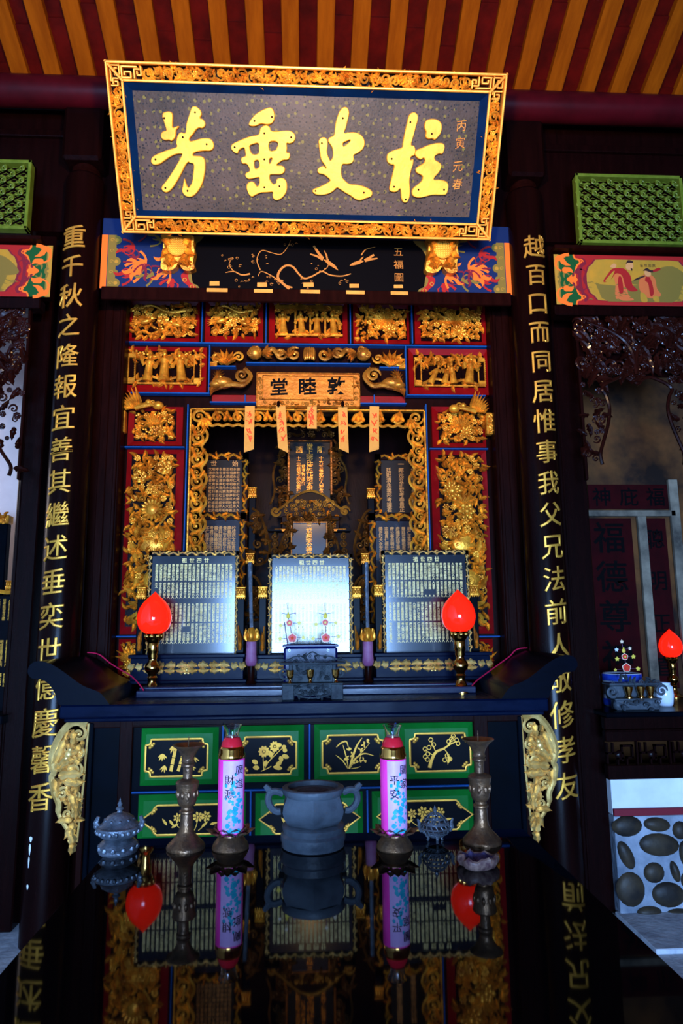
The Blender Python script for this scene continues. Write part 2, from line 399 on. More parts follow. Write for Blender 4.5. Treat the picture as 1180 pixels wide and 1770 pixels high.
# gabled roof: clay tiles on orange rafters, falling towards the shrine
SL = math.radians(25); YB = 4.12; ZB = P(560, 143, YB).z
RF = Fr((0, YB, ZB), (1, 0, 0), (0, -math.cos(SL), math.sin(SL)))      # b runs up the slope, N points down into the hall
if RF.N.z > 0: RF.N = -RF.N
b = MB()
xs = []
px_b = [(35, 131), (91.5, 131), (150.3, 131), (202, 108), (263.7, 108), (324, 109), (384, 110), (444, 113), (502.6, 115), (561.6, 117), (620, 118), (680, 121), (740, 123), (795, 126), (854.6, 128), (904, 147), (960, 148), (1016, 151), (1070, 155), (1125, 159)]
Nn = RF.N
for u, v in px_b: xs.append(PP(u, v, RF.o, Nn).x)
step = (xs[-1] - xs[0]) / (len(xs) - 1)
xs = [xs[0] - step * k for k in range(9, 0, -1)] + xs + [xs[-1] + step * k for k in range(1, 6)]
for i in range(len(xs) - 1):                                             # tile courses between the rafters
    q = rng.uniform(0, .3); prev = -.4; s0 = -.4
    while s0 < 5.2:
        s1 = min(s0 + .46 + rng.uniform(-.03, .03) if s0 > -.4 else s0 + .15 + q, 5.2)
        mid = (xs[i] + xs[i + 1]) / 2; hw = step / 2; dz = rng.uniform(0, .012)
        b.add([RF(mid - hw, s0, -.052 - dz), RF(mid + hw, s0, -.052 - dz), RF(mid + hw, s1, -.03 - dz), RF(mid - hw, s1, -.03 - dz),
               RF(mid - hw, s0, -.09), RF(mid + hw, s0, -.09), RF(mid + hw, s1, -.09), RF(mid - hw, s1, -.09)],
              [(0, 1, 2, 3), (0, 4, 5, 1), (3, 2, 6, 7), (4, 7, 6, 5)], False)
        s0 = s1
RIDGE = RF(0, 5.2, 0)
b.add([RF(-3.3, -.4, -.1), RF(3.5, -.4, -.1), RF(3.5, 5.2, -.1), RF(-3.3, 5.2, -.1)], [(0, 1, 2, 3)], False)
b.add([Vector((-3.3, RIDGE.y, RIDGE.z + .1)), Vector((3.5, RIDGE.y, RIDGE.z + .1)), Vector((3.5, -6.2, 4.0)), Vector((-3.3, -6.2, 4.0))], [(0, 1, 2, 3)], False)
ceil = struct(b.build('ceiling', TILE), 'tiled roof of red clay tiles carried by orange rafters', 'ceiling')
for x in xs:
    b = MB(); w = step * .245
    b.box(x - w, x + w, -.25, 5.15, -.06, 0, .004, RF if RF.A.cross(RF.B).dot(RF.N) > 0 else RF)
    b.build('rafter', RAFT, ceil)
# round purlin and head beam above the shrine
b = MB(); zt = P(560, 143, 4.0).z; zl = P(560, 189, 4.0).z; rr = (zt - zl) / 2
b.lathe([(rr, -3.2), (rr, 3.4)], (0, 4.04, (zt + zl) / 2), 28, Vector((1, 0, 0)))
tag(b.build('roof_beam', BEAMR), 'dark red round purlin running across below the rafters', 'beam')
b = MB(); b.box(-3.2, 3.4, 4.24, 4.34, P(560, 410, 4.24).z, zt + .25)
for z in (P(560, 250, 4.22).z, P(560, 205, 4.22).z): b.box(-3.2, 3.4, 4.21, 4.24, z, z + .05, .006)
struct(b.build('wall_back', WOOD), 'dark timber wall above the shrine behind the plaque', 'wall')
# solid walls of the hall and the doorway behind the photographer
b = MB(); b.box(-3.3, -3.2, -6, 6, 0, 7); struct(b.build('wall_left', PLAST))
b = MB(); b.box(3.4, 3.5, -6, 6, 0, 7); struct(b.build('wall_right', SMOKE))
b = MB(); b.box(-3.3, -1.65, -6.1, -6, 0, 5); b.box(1.65, 3.5, -6.1, -6, 0, 5); b.box(-1.65, 1.65, -6.1, -6, 2.65, 5)
struct(b.build('wall_front', WOOD2))
b = MB()
for x in (-1.65, 1.55): b.box(x, x + .1, -6.08, -5.98, 0, 2.65, .01)
b.box(-1.65, 1.65, -6.08, -5.98, 2.6, 2.7, .01); struct(b.build('door_1', WOOD2))

# side bays -----------------------------------------------------------------
YS = 4.12
b = MB(); b.box(-3.2, -1.62, 5.2, 5.3, 0, 4.2); struct(b.build('wall_left_bay', PLAST2), 'white plaster wall of the bay left of the shrine', 'wall')
b = MB(); b.box(1.55, 3.4, 4.95, 5.05, 0, 4.4); struct(b.build('wall_right_bay', SMOKE), 'smoke-browned plaster wall of the bay right of the shrine', 'wall')
def xat(u, v, Y): return P(u, v, Y).x
# partitions that separate the bays from the shrine (they run back from the posts)
b = MB(); b.box(-1.72, -1.62, 4.43, 5.6, 0, 4.3); struct(b.build('wall_shrine_left', WOOD))
b = MB(); b.box(1.60, 1.70, 4.43, 5.6, 0, 4.3); struct(b.build('wall_shrine_right', WOOD))
def member(x0, x1, z0, z1, y0=4.3, y1=4.42, name='timber_post', label='', cat_='post', m=None, ch=.008):
    b = MB(); b.box(x0, x1, y0, y1, z0, z1, ch)
    b.box(x0 + (x1 - x0) * .12, x0 + (x1 - x0) * .2, y0 - .006, y0, z0, z1, .002)
    return tag(b.build(name, m or WOOD), label, cat_)
xl0, xl1 = xat(33, 800, 4.3), xat(72, 800, 4.3); xr0, xr1 = xat(977, 1000, 4.3), xat(1026, 1000, 4.3)
zh = P(100, 395, 4.1).z
member(xl0, xl1, 0, zh + .4, label='flat dark timber post left of the left inscribed column')
member(xr0, xr1, 0, zh + .4, label='flat dark timber post right of the right inscribed column')
# pilasters between columns and shrine
for (ua, ub, side) in ((148, 206, 'left'), (858, 912, 'right')):
    x0, x1 = xat(ua, 800, 4.36), xat(ub, 800, 4.36)
    b = MB(); b.box(x0, x1, 4.36, 4.47, 0, P(500, 470, 4.36).z, .008); w = (x1 - x0)
    b.box(x0 + w * .06, x0 + w * .16, 4.34, 4.36, 0, P(500, 470, 4.36).z, .004); b.box(x1 - w * .16, x1 - w * .06, 4.34, 4.36, 0, P(500, 470, 4.36).z, .004)
    b.box(x0 + w * .38, x0 + w * .62, 4.348, 4.36, 0, P(500, 470, 4.36).z, .004)
    tag(b.build('timber_pilaster', WOOD2), 'moulded dark timber pilaster between the %s column and the shrine' % side, 'pilaster')

def green_window(x0, x1, z0, z1, Y, label):
    t = T('ceramic_vent_window', label, 'window', ((x0 + x1) / 2, Y, z0))
    b = MB(); w = .022
    for q in ((x0, x1, z0, z0 + w), (x0, x1, z1 - w, z1), (x0, x0 + w, z0, z1), (x1 - w, x1, z0, z1)): b.box(q[0], q[1], Y - .04, Y + .02, q[2], q[3], .004)
    b.build('window_frame', CERG, t)
    b = MB(); dx = 32 * K(Y) / 1.0; dz = 12.3 * K(Y); fr = FY(Y); j = 0; z = z1 - w - dz * .8
    while z > z0 + w * .5:
        x = x0 + w * .6 + (dx * .5 if j % 2 else 0)
        while x < x1:
            if x0 + .012 < x < x1 - .012:
                b.tube([fr(x, z + dz * .95, -.002), fr(x, z + dz * .5, .020), fr(x, z, .016)], [dx * .075, dx * .10, dx * .095], 7)
                n = 10; b.tube([fr(x + dx * .13 * math.cos(2 * PI * k / n), z - dz * .05 + dx * .13 * math.sin(2 * PI * k / n), .034) for k in range(n)], dx * .04, 5, closed=True)
                
            for sd in (-1, 1):
                xa, xb = x + sd * dx * .12, x + sd * dx * .5
                if x0 < min(xa, xb) and max(xa, xb) < x1:
                    b.tube([fr(xa, z, .006), fr((xa + xb) / 2, z - dz * .12, .018), fr(xb, z - dz * .0, .002)], [dx * .05, dx * .075, dx * .045], 6)
                    b.stroke(fr, [(xa, z + dz * .1), (xb, z + dz * .6)], dx * .022, .006); b.stroke(fr, [(xa, z - dz * .1), (xb, z - dz * .6)], dx * .022, .006)
            x += dx
        z -= dz; j += 1
    b.build('lattice', CERG, t)
    b = MB(); b.box(x0, x1, Y + .021, Y + .05, z0, z1); b.build('backing', WOOD, t)
    return t
x0, x1, z0, z1 = R(992, 311, 1176, 429, 4.06); green_window(x0, x1, z0, z1, 4.04, 'green glazed ceramic lattice vent high on the right, above the panel of two figures')
x1b = P(57, 345, 4.06).x; zz = P(30, 286, 4.06).z, P(30, 404, 4.06).z
green_window(x1b - (x1 - x0), x1b, zz[1], zz[0], 4.04, 'green glazed ceramic lattice vent high on the left, cut by the photo edge')

# painted beams of the side bays
def vine(mb, fr, x, z, s, rot=0.0, n=9, w=.010, c=.0015, mir=1):
    pts = [(0, 0)]; a = rot; px_, pz = 0.0, 0.0
    for i in range(n):
        a += mir * (.12 + i * .085); px_ += math.cos(a) * s / n * 1.25; pz += math.sin(a) * s / n * 1.25; pts.append((px_, pz))
    mb.stroke(fr, [(x + p, z + q) for p, q in pts], [w * (1 - .6 * i / n) for i in range(n + 1)], c)
    i = n // 3
    for (sd, k, L) in ((1, i, .5), (-1, i + 2, .42), (-1, n, .3)):
        k = min(k, n); bx, bz = x + pts[k][0], z + pts[k][1]; a2 = rot + mir * sd * (1.0 + .2 * k)
        q = [(bx + math.cos(a2 + mir * sd * t * .9) * s * L * t, bz + math.sin(a2 + mir * sd * t * .9) * s * L * t) for t in (0, .25, .5, .75, 1)]
        mb.stroke(fr, q, [w * .6, w * 1.4, w * 1.5, w * .9, w * .1], c + .0002)
    mb.disc(fr, x + pts[-1][0], z + pts[-1][1], w * .9, c=c + .0004)
def side_beam(u_in, side, label):
    Y = 4.06; fr = FY(Y - .001)
    if side > 0: x0 = P(959, 485, Y).x; x1 = P(1245, 485, Y).x; z0, z1 = P(1070, 528, Y).z, P(1070, 442, Y).z
    else: x1 = P(89, 468, Y).x; x0 = x1 - (P(1245, 485, Y).x - P(959, 485, Y).x); z0, z1 = P(45, 513, Y).z, P(45, 424, Y).z
    t = T('painted_beam', label, 'beam', ((x0 + x1) / 2, Y, z0)); k = K(Y); H = z1 - z0; zc = (z0 + z1) / 2; cx = (x0 + x1) / 2
    b = MB(); b.box(x0, x1, Y, Y + .06, z0, z1, .003); b.build('timber', WOOD, t); b = MB(); b.poly(fr, [(x0, z0), (x1, z0), (x1, z1), (x0, z1)], .0002); b.build('green_ground', GRNPT, t)
    m_ = [MB() for _ in range(9)]; OR, OL, RD, PU, YE, CR_, LI, MA, RO = m_
    for sd in (1, -1):
        X = lambda q: cx - sd * (cx - x0 - q)                 # q metres in from the end
        YE.poly(fr, [(X(0), z0), (X(8 * k), z0), (X(8 * k), z1), (X(0), z1)], .0005)
        OL.poly(fr, [(X(8 * k), z0), (X(10 * k), z0), (X(10 * k), z1), (X(8 * k), z1)], .0006)
        OR.disc(fr, X(33 * k), zc, 11 * k, 6 * k); OR.disc(fr, X(33 * k), zc, 6 * k, 10 * k)
        for s2 in (1, -1):
            vine(OR, fr, X(30 * k), zc + s2 * H * .5, H * .5, PI if sd > 0 else 0, 8, 7 * k, .0015, s2 * sd)
            vine(PU, fr, X(34 * k), zc + s2 * 6 * k, H * .36, s2 * 1.3 if sd > 0 else PI - s2 * 1.3, 8, 3.5 * k, .0012, -s2 * sd)
            vine(OL, fr, X(28 * k), zc + s2 * 9 * k, H * .25, PI - s2 * .9 if sd > 0 else s2 * .9, 7, 3 * k, .0013, s2 * sd)
        arch = [(40, -.5), (52, -.5), (52, -.36), (46, -.30), (42, -.16), (41, 0), (42, .16), (46, .30), (52, .36), (52, .5), (40, .5)]
        out = cat([(38, -.5), (41, -.42), (48, -.40), (50, -.33), (44, -.28), (40, -.15), (39, 0), (40, .15), (44, .28), (50, .33), (48, .40), (41, .42), (38, .5)], 4)
        RD.poly(fr, [(X(p * k), zc + q * H) for p, q in out] + [(cx, z1), (cx, z0)], .0007)
        OR.stroke(fr, [(X(p * k), zc + q * H) for p, q in out], 3.2 * k, .0012)
        MA.stroke(fr, [(X((p + 9) * k), zc + q * H) for p, q in out[6:-6]], 6 * k, .0012)
        for s2 in (-1, 1):
            OR.stroke(fr, [(X(52 * k) + 5 * k * math.cos(a_ * .7) * (1 - a_ * .08), zc + s2 * H * .36 + 5 * k * math.sin(a_ * .7) * (1 - a_ * .08)) for a_ in range(11)], 2.2 * k, .0014)
    hw = cx - x0
    def cart(off): return [(cx + a * (hw - off * k), zc + q * (H * .5 - off * .12 * k)) for a, q in ((.99, 0), (.985, .28), (.95, .5), (.93, .62), (.86, .74), (.80, .94), (.6, .97), (-.6, .97), (-.80, .94), (-.86, .74), (-.93, .62), (-.95, .5), (-.985, .28), (-.99, 0), (-.985, -.28), (-.95, -.5), (-.93, -.62), (-.86, -.74), (-.80, -.94), (-.6, -.97), (.6, -.97), (.80, -.94), (.86, -.74), (.93, -.62), (.95, -.5), (.985, -.28))]
    MA.poly(fr, cart(56), .0016); YE.poly(fr, cart(60), .0019); CR_.poly(fr, cart(65), .0022)
    rg = random.Random(3)
    for i in range(90):                                        # grass and hills of the little landscape
        a = rg.uniform(-.62, .62) * hw; q = rg.uniform(-.42, .0) * H
        OL.stroke(fr, [(cx + a - 4 * k, zc + q), (cx + a, zc + q + 1.5 * k), (cx + a + 5 * k, zc + q)], [.4 * k, 2.2 * k, .4 * k], .0024)
    OL.poly(fr, cat([(cx - .1 * hw, zc - .05 * H), (cx + .15 * hw, zc + .18 * H), (cx + .42 * hw, zc + .3 * H), (cx + .62 * hw, zc + .06 * H), (cx + .6 * hw, zc - .08 * H), (cx + .2 * hw, zc - .1 * H)], 4, True), .0023)
    def fp(pts, mb, c): mb.poly(fr, cat([(fx + p * k * 1.17, zc + q * k * 1.12) for p, q in pts], 4, True), c)
    OL.poly(fr, [(cx - .46 * hw, zc - .36 * H), (cx - .38 * hw, zc - .43 * H), (cx + .38 * hw, zc - .43 * H), (cx + .46 * hw, zc - .36 * H), (cx + .52 * hw, zc - .10 * H), (cx + .2 * hw, zc - .06 * H), (cx - .2 * hw, zc - .12 * H), (cx - .52 * hw, zc - .08 * H)], .00225)
    SK = MB(); YL = MB()
    if side > 0:
        fx = cx - 34 * k                                       # bending bearded man in a red robe
        fp([(-2, 22), (8, 20), (16, 8), (18, -8), (26, -18), (14, -20), (6, -12), (2, 8), (-8, 12), (-16, 2), (-26, -4), (-30, -2), (-22, 10), (-14, 20)], RD, .0030)
        fp([(-12, 8), (-2, 12), (4, 2), (8, -10), (10, -26), (18, -36), (-8, -36), (-12, -24), (-10, -8)], RO, .0027)
        fp([(-4, 6), (1, 4), (2, -20), (-4, -24), (-6, -8)], RD, .0032); fp([(-27, -2), (-14, 14), (-10, 16), (-18, 0)], CR_, .0034); fp([(-17, 24), (-11, 30), (-6, 28), (-9, 22)], SK, .0034)
        fp([(9, 24), (12, 33), (20, 33), (22, 25), (17, 19), (11, 20)], SK, .0034); fp([(10, 30), (14, 37), (22, 35), (21, 32), (14, 32)], LI, .0036); fp([(17, 22), (20, 21), (19, 17)], LI, .0036)
        fx = cx + 18 * k                                       # kneeling boy with a flute
        fp([(-10, 8), (2, 12), (12, 4), (14, -14), (20, -26), (8, -32), (-6, -30), (-14, -20), (-16, -6)], RO, .0030)
        fp([(-2, 8), (2, 8), (6, -2), (8, -22), (2, -28), (0, -6), (-5, 0)], RD, .0033); fp([(-14, -22), (-6, -26), (-4, -38), (-14, -38)], CR_, .0031); fp([(6, -30), (14, -28), (16, -38), (8, -38)], CR_, .0031)
        fp([(-4, 10), (-4, 18), (4, 19), (6, 11), (1, 7)], SK, .0034); fp([(-7, 18), (0, 23), (8, 19), (20, 24), (22, 20), (8, 15), (-2, 18)], LI, .0036); fp([(10, 19), (20, 24), (22, 20), (12, 16)], RD, .0038)
        fp([(-22, 2), (-6, 9), (-5, 7), (-21, 0)], LI, .0036)
        for i, ch in enumerate('童牧笛高'):
            write(LI, ch, lambda x, y, z, i=i: fr(cx + (8 + i * 8) * k + x, zc + 31 * k + y, .0036), 7 * k)
    else:
        for (p, q) in ((26, -6), (40, -18)):
            fx = cx + p * k; fp([(-12, q - 4), (2, q + 8), (14, q), (4, q - 8)], RD, .003); fp([(-6, q + 2), (2, q + 6), (6, q), (0, q - 3)], RO, .0032)
    for mb, mt, nm in ((YE, YELPT, 'border_band'), (OL, OLIV, 'olive_ornament'), (OR, ORNG, 'orange_scrolls'), (RD, REDPT, 'red_field'), (MA, PURPT, 'maroon_band'), (CR_, CREAM, 'cartouche'), (PU, PURPT, 'maroon_scrolls'), (RO, ROBE, 'painted_robe'), (LI, LINE, 'painted_lines'), (SK, SKIN, 'painted_face')):
        if mb.v: mb.build(nm, mt, t)
    return t
side_beam(0, 1, 'painted beam right of the right column with a red-robed man and kneeling boy on yellow')
side_beam(0, -1, 'painted beam left of the left column, its cream cartouche cut by the photo edge')
for nm, sd, lab in (('left', -1, 'thin dark rail under the left green vent'), ('right', 1, 'thin dark rail under the right green vent')):
    b = MB(); u = 1080 if sd > 0 else 45; vv = 436 if sd > 0 else 418; z = P(u, vv, 4.06).z
    xa, xb = (xr0 - .05, 3.2) if sd > 0 else (-3.1, xl1 + .02)
    b.box(xa, xb, 4.0, 4.1, z - .012, z + .012, .004); tag(b.build('timber_rail', WOOD2), lab, 'rail')
    b = MB(); zt_ = P(u, 528 if sd > 0 else 513, 4.06).z; zb = P(u, 545 if sd > 0 else 532, 4.06).z
    b.box(xa, xb, 4.06, 4.15, zb, zt_, .006); tag(b.build('timber_lintel', WOOD), 'dark lintel under the painted beam of the %s bay' % nm, 'lintel')

# carved dark wood arches of the side bays
def carved_arch(side, label):
    Y = 4.10; fr = FY(Y); k = K(Y)
    if side > 0: xo = P(1006, 700, Y).x; zt_ = P(1100, 545, Y).z; sc = 1
    else: xo = P(44, 640, Y).x; zt_ = P(20, 530, Y).z; sc = 1
    sg = side
    t = T('carved_arch', label, 'arch', (xo + sg * 100 * k, Y, zt_ - 300 * k))
    # outline of the opening, in pixels from the inner top corner (mirrored for the second half)
    half = cat([(28, -290), (26, -270), (34, -245), (44, -215), (49, -185), (44, -160), (38, -148), (45, -138), (60, -130), (78, -124), (95, -130), (104, -136)], 5)
    if side < 0: half = cat([(14, -312), (12, -295), (30, -268), (46, -238), (60, -205), (70, -170), (78, -150), (90, -138), (100, -134)], 5)
    cx = 104
    full = half + [(2 * cx - p, q) for p, q in half[::-1][1:]]
    pts = [(xo + sg * p * k, zt_ + q * k) for p, q in full]
    b = MB(); b.tube([fr(p, q, .012) for p, q in pts], 3.2 * k, 6); b.build('arch_moulding', CARVE, t)
    def floor_of(p):
        p = min(p, 2 * cx - p); best = -500
        for (a, q), (c, d) in zip(half, half[1:]):
            if min(a, c) <= p <= max(a, c) and abs(c - a) > 1e-6: best = max(best, q + (d - q) * (p - a) / (c - a))
        return best if p > 12 else -295
    def solid(p, q):
        pp = min(p, 2 * cx - p)
        if q > -146 and side > 0 or q > -150 and side < 0: return q > floor_of(p) + 5
        xs_ = [a + (c - a) * (q - y0) / (y1 - y0) for (a, y0), (c, y1) in zip(half, half[1:]) if min(y0, y1) <= q <= max(y0, y1) and abs(y1 - y0) > 1e-6]
        return bool(xs_) and pp < max(xs_) - 3
    b = MB(); rg = random.Random(5 if side > 0 else 9)
    for i in range(330):
        p = rg.uniform(2, 206); q = rg.uniform(-300, -4)
        if i < 150: q = rg.uniform(-135, -4)
        if i > 270: p = rg.choice((rg.uniform(2, 44), rg.uniform(164, 206)))
        if not solid(p, q): continue
        a, z = xo + sg * p * k, zt_ + q * k; ty = rg.random(); s_ = rg.uniform(1.0, 1.65) * (1 if q > -135 else .75)
        dens = 1 if q > -110 else .8
        if ty < .45: b.leaf(fr, a, z, rg.uniform(-.004, .014), rg.uniform(0, 2 * PI), 24 * k * s_, 10 * k * s_, rg.uniform(-1.4, 1.4), .016, 3)
        elif ty < .78: b.scroll(fr, a, z, .006, 9 * k * s_ * dens, 1.3, rg.uniform(0, 6.28), rg.choice((-1, 1)), .26)
        else: b.peony(fr, a, z, .008, 8 * k * s_ * dens, rg)
    for sd in (0, 1):                                          # two sweeping stems that meet over the opening
        q = [(104, -120), (100, -80), (88, -56), (66, -38), (40, -26), (18, -18)]
        q = cat([(2 * cx - p if sd else p, z) for p, z in q], 5)
        b.tube([fr(xo + sg * p * k, zt_ + z * k, .018) for p, z in q], [4.2 * k * (1 - .6 * i / len(q)) for i in range(len(q))], 6)
    b.build('openwork_carving', CARVE, t)
    b = MB(); w = 5 * k; a0, a1 = sorted((xo - sg * 3 * k, xo + sg * (2 * cx + 3) * k))
    b.box(a0, a1, Y - .005, Y + .03, zt_ - w * .2, zt_ + w, .004)
    for e in (a0, a1 - w): b.box(e, e + w, Y - .005, Y + .03, zt_ - 318 * k, zt_, .004)
    b.build('arch_frame', WOOD2, t)
    if side > 0:
        b = MB(); b.box(a0, a1, Y + .034, Y + .05, zt_ - 118 * k, zt_); b.build('backing_board', WOOD, t)
    return t
carved_arch(1, 'dark openwork wooden arch of peonies and leaves over the right bay niche')
carved_arch(-1, 'dark openwork wooden arch before the white wall at left edge')

# right bay: cobble plinth, plaster band, altar shelf ------------------------------------------------
YW = 4.24
zA, zB_, zC, zD = P(1110, 1338, YW).z, P(1110, 1396, YW).z, P(1110, 1408, YW).z, 0.0
xw0, xw1 = xr1 - .01, 3.4
b = MB(); b.box(xw0, xw1, YW, YW + .1, zC, zA + .035, .003); struct(b.build('wall_right_plinth', PLAST), 'white plaster band under the altar shelf in the right bay', 'wall')
pl = T('cobble_plinth', 'pale mortared plinth set with dark oval river stones under the right bay shelf', 'plinth', (xw0 + .9, YW, 0))
b = MB(); b.box(xw0, xw1, YW - .012, YW + .08, 0, zC - .004, .004); b.build('mortar', MORT, pl)
fr = FY(YW - .012)
for (u, v, w, h, rot) in ((1082, 1427, 49, 32, .05), (1133, 1424, 44, 22, -.1), (1173, 1434, 26, 28, 0), (1080, 1477, 22, 46, .42), (1137, 1459, 66, 35, -.08), (1128, 1507, 34, 31, .1), (1164, 1505, 14, 33, .25), (1088, 1536, 46, 52, .1), (1153, 1545, 54, 38, -.1), (1182, 1475, 20, 40, .1), (1195, 1520, 40, 34, 0), (1120, 1575, 40, 18, 0), (1210, 1450, 40, 30, .2), (1170, 1578, 40, 16, 0)):
    p = P(u, v, YW); b = MB(); kk = K(YW) * .5
    X = fr.A * math.cos(rot) + fr.B * math.sin(rot)
    b.ell((p.x, YW - .010, p.z), w * kk * 1.05, h * kk * 1.05, .032, 16, 8, X, fr.N); b.build('river_stone', PEBB, pl)
b = MB(); b.box(xw0, xw1, YW - .022, YW, zC - .002, zB_, .003); struct(b.build('trim_1', PURPT), 'dark red painted line between plaster band and cobble plinth', 'trim')
b = MB(); b.box(xw0 - .02, xw1, 3.78, YW + .02, 0, .028, .004); struct(b.build('trim_2', FLOOR), 'grey stone step along the right bay plinth', 'step')
YT = 4.12; zs = P(1110, 1231, YT).z
sh = T('side_altar_shelf', 'dark wooden altar shelf with fretwork apron in the right bay', 'shelf', (2.4, YT, zA))
b = MB(); b.box(xr1 - .06, 3.38, YT, 4.9, zs - .03, zs, .006); b.build('shelf_top', NAVY, sh)
b = MB(); z1_ = P(1110, 1262, YT).z; z2_ = P(1110, 1283, YT).z; z3_ = P(1110, 1324, YT).z
b.box(xr1 - .06, 3.38, YT + .03, YT + .08, z1_, zs - .03, .004); b.box(xr1 - .06, 3.38, YT + .015, YT + .06, z1_ - .008, z1_, .002); b.box(xr1 - .06, 3.38, YT + .03, YT + .08, z2_, z1_ - .008, .004)
b.box(xr1 - .06, 3.38, YT + .03, YT + .08, zA - .01, z3_, .004)
b.build('apron_rail', WOOD, sh)
b = MB(); fr = FY(YT + .05); k = K(YT); x = xr1 - .05; i = 0; H = z2_ - z3_
while x < 3.3:
    for (a, q, c, d) in ((0, .1, 0, .9), (0, .5, 26, .5), (10, .5, 10, .9), (26, .2, 26, .8), (26, .8, 44, .8), (44, .3, 44, .8), (34, .3, 44, .3), (34, .0, 34, .3), (52, 0, 52, 1), (18, .0, 18, .28), (18, .28, 26, .28)):
        b.box(x + min(a, c) * k - 1.5 * k, x + max(a, c) * k + 1.5 * k, YT + .042, YT + .062, z3_ + min(q, d) * H - 1.5 * k, z3_ + max(q, d) * H + 1.5 * k)
    b.ell((x + 22 * k, YT + .05, z3_ + H * .4), 8 * k, .01, 9 * k, 8, 5); x += 58 * k; i += 1
b.build('fretwork', WOOD, sh)
# red paper couplets and pale trims on the niche wall
YN = 4.94; k = K(YN); fr = FY(YN)
def px(u, v): p = P(u, v, YN); return p.x, p.z
def red_sheet(u0, v0, u1, v1, text, label, vert=True, m_=REDPAP):
    a0, a1, q0, q1 = R(u0, v0, u1, v1, YN); t = T('red_paper_sheet', label, 'paper', ((a0 + a1) / 2, YN, q0))
    b = MB(); b.box(a0, a1, YN - .006, YN, q0, q1); b.build('sheet', m_, t)
    n = len(text)
    for i, ch in enumerate(text):
        b = MB()
        if vert: cx_, cz = (a0 + a1) / 2, q1 - (q1 - q0) * (i + .5) / n; s_ = min((a1 - a0) * .8, (q1 - q0) / n * .85)
        else: cx_, cz = a1 - (a1 - a0) * (i + .5) / n, (q0 + q1) / 2; s_ = (q1 - q0) * .8
        write(b, ch, lambda x, y, z: fr(cx_ + x, cz + y, .0075), s_, off=.012); b.build('brushed_character', INK, t)
    return t
red_sheet(1019, 896, 1100, 1170, '福德尊神', 'wide dark red paper with four large black characters in the right bay')
red_sheet(1117, 896, 1161, 1190, '聰明正直', 'narrow dark red paper strip with black characters right of the pale upright trim')
red_sheet(1016, 838, 1155, 880, '福庇神', 'horizontal dark red paper above the two upright red papers', False)
b = MB()
a0, a1, q0, q1 = R(1012, 883, 1164, 893, YN); b.box(a0, a1, YN - .03, YN, q0, q1, .003); struct(b.build('trim_3', PADD), 'pale horizontal trim above the red papers in the right bay', 'trim')
b = MB(); a0 = P(1107, 1000, YN).x; a1 = P(1122, 1000, YN).x; b.box(a0, a1, YN - .03, YN, zs, q0, .003); struct(b.build('trim_4', PADD), 'pale upright trim between the two red papers', 'trim')
b = MB(); a0 = P(1166, 1000, YN).x; b.box(a0, a0 + .07, YN - .03, YN, zs, P(1165, 830, YN).z, .003); struct(b.build('trim_5', PADD), 'pale upright trim at the right edge of the niche', 'trim')

# left bay shelf and window
t = T('side_altar_shelf', 'dark altar shelf of the left bay, mostly hidden behind the left post', 'shelf', (-2.4, 4.2, 0))
b = MB(); b.box(-3.18, xl0 + .04, 4.22, 5.15, 1.15, 1.199, .005); b.build('shelf_top', BLACK, t)
b = MB(); b.box(-3.18, xl0 + .02, 4.28, 4.4, 0, 1.15, .005); b.build('front_panel', WOOD, t)
b = MB()
for q in ((4.2, 4.26, 1.9, 3.2), (4.94, 5.0, 1.9, 3.2), (4.2, 5.0, 1.9, 1.96), (4.2, 5.0, 3.14, 3.2)): b.box(-3.21, -3.16, q[0], q[1], q[2], q[3], .004)
struct(b.build('window_1', WOOD2))
# ================================================================== columns with gilt couplets
def column(side, text, cpx, label):
    ys = 4.05; p0 = P(cpx[0][0], cpx[0][1], ys); p1 = P(cpx[1][0], cpx[1][1], ys)
    r = 35 * K(ys); xc = (p0.x + p1.x) / 2; yc = ys + r; ztop = P(143 if side < 0 else 912, 290 if side < 0 else 318, ys).z
    off = .018 if side < 0 else -.018                             # the characters sit a little off the column's centre line
    t = T('inscribed_column', label, 'column', (xc + off, yc, 0)); xo = xc + off
    b = MB(); b.lathe([(r * 1.0, 0), (r * 1.0, ztop - .03), (r * .93, ztop - .008), (r * .8, ztop)], (xo, yc, 0), 40); b.build('shaft', WOOD, t)
    b = MB(); b.lathe([(r * .62, ztop), (r * .62, ztop + .02), (r * .74, ztop + .03), (r * .74, ztop + .05), (r * .6, ztop + .06), (r * .6, ztop + .07)], (xo, yc, 0), 32); b.build('neck_ring', WOOD2, t)
    b = MB(); b.box(xo - r * 1.05, xo + r * 1.05, yc - r, yc + r, ztop + .07, ztop + .5, .02); b.build('bracket_block', WOOD, t)
    n = len(text); size = 47 * K(ys)
    for i, ch in enumerate(text):
        z = p0.z + (p1.z - p0.z) * i / (n - 1)
        def fn(x, y, q):
            a = (x - off) / r; rr = r + .001 + q
            return Vector((xo + rr * math.sin(a), yc - rr * math.cos(a), z + y))
        b = MB(); rg = random.Random(i); write(b, ch, fn, size * rg.uniform(.95, 1.04), .02, .016, -.006, .11, .98, 2, 12); b.build('gilt_character', GOLDP, t)
    return t
lc = column(-1, '重千秋之隆報宜善其繼述垂奕世億慶馨香', ((126, 409), (68, 1378)), 'dark round column left of the shrine with a vertical line of gold characters')
column(1, '越百口而同居惟事我父兄法前人敬修孝友', ((925, 425), (981, 1358)), 'dark round column right of the shrine with a vertical line of gold characters')
b = MB(); fr0 = lc.location                                      # chipped paint near the foot of the left column
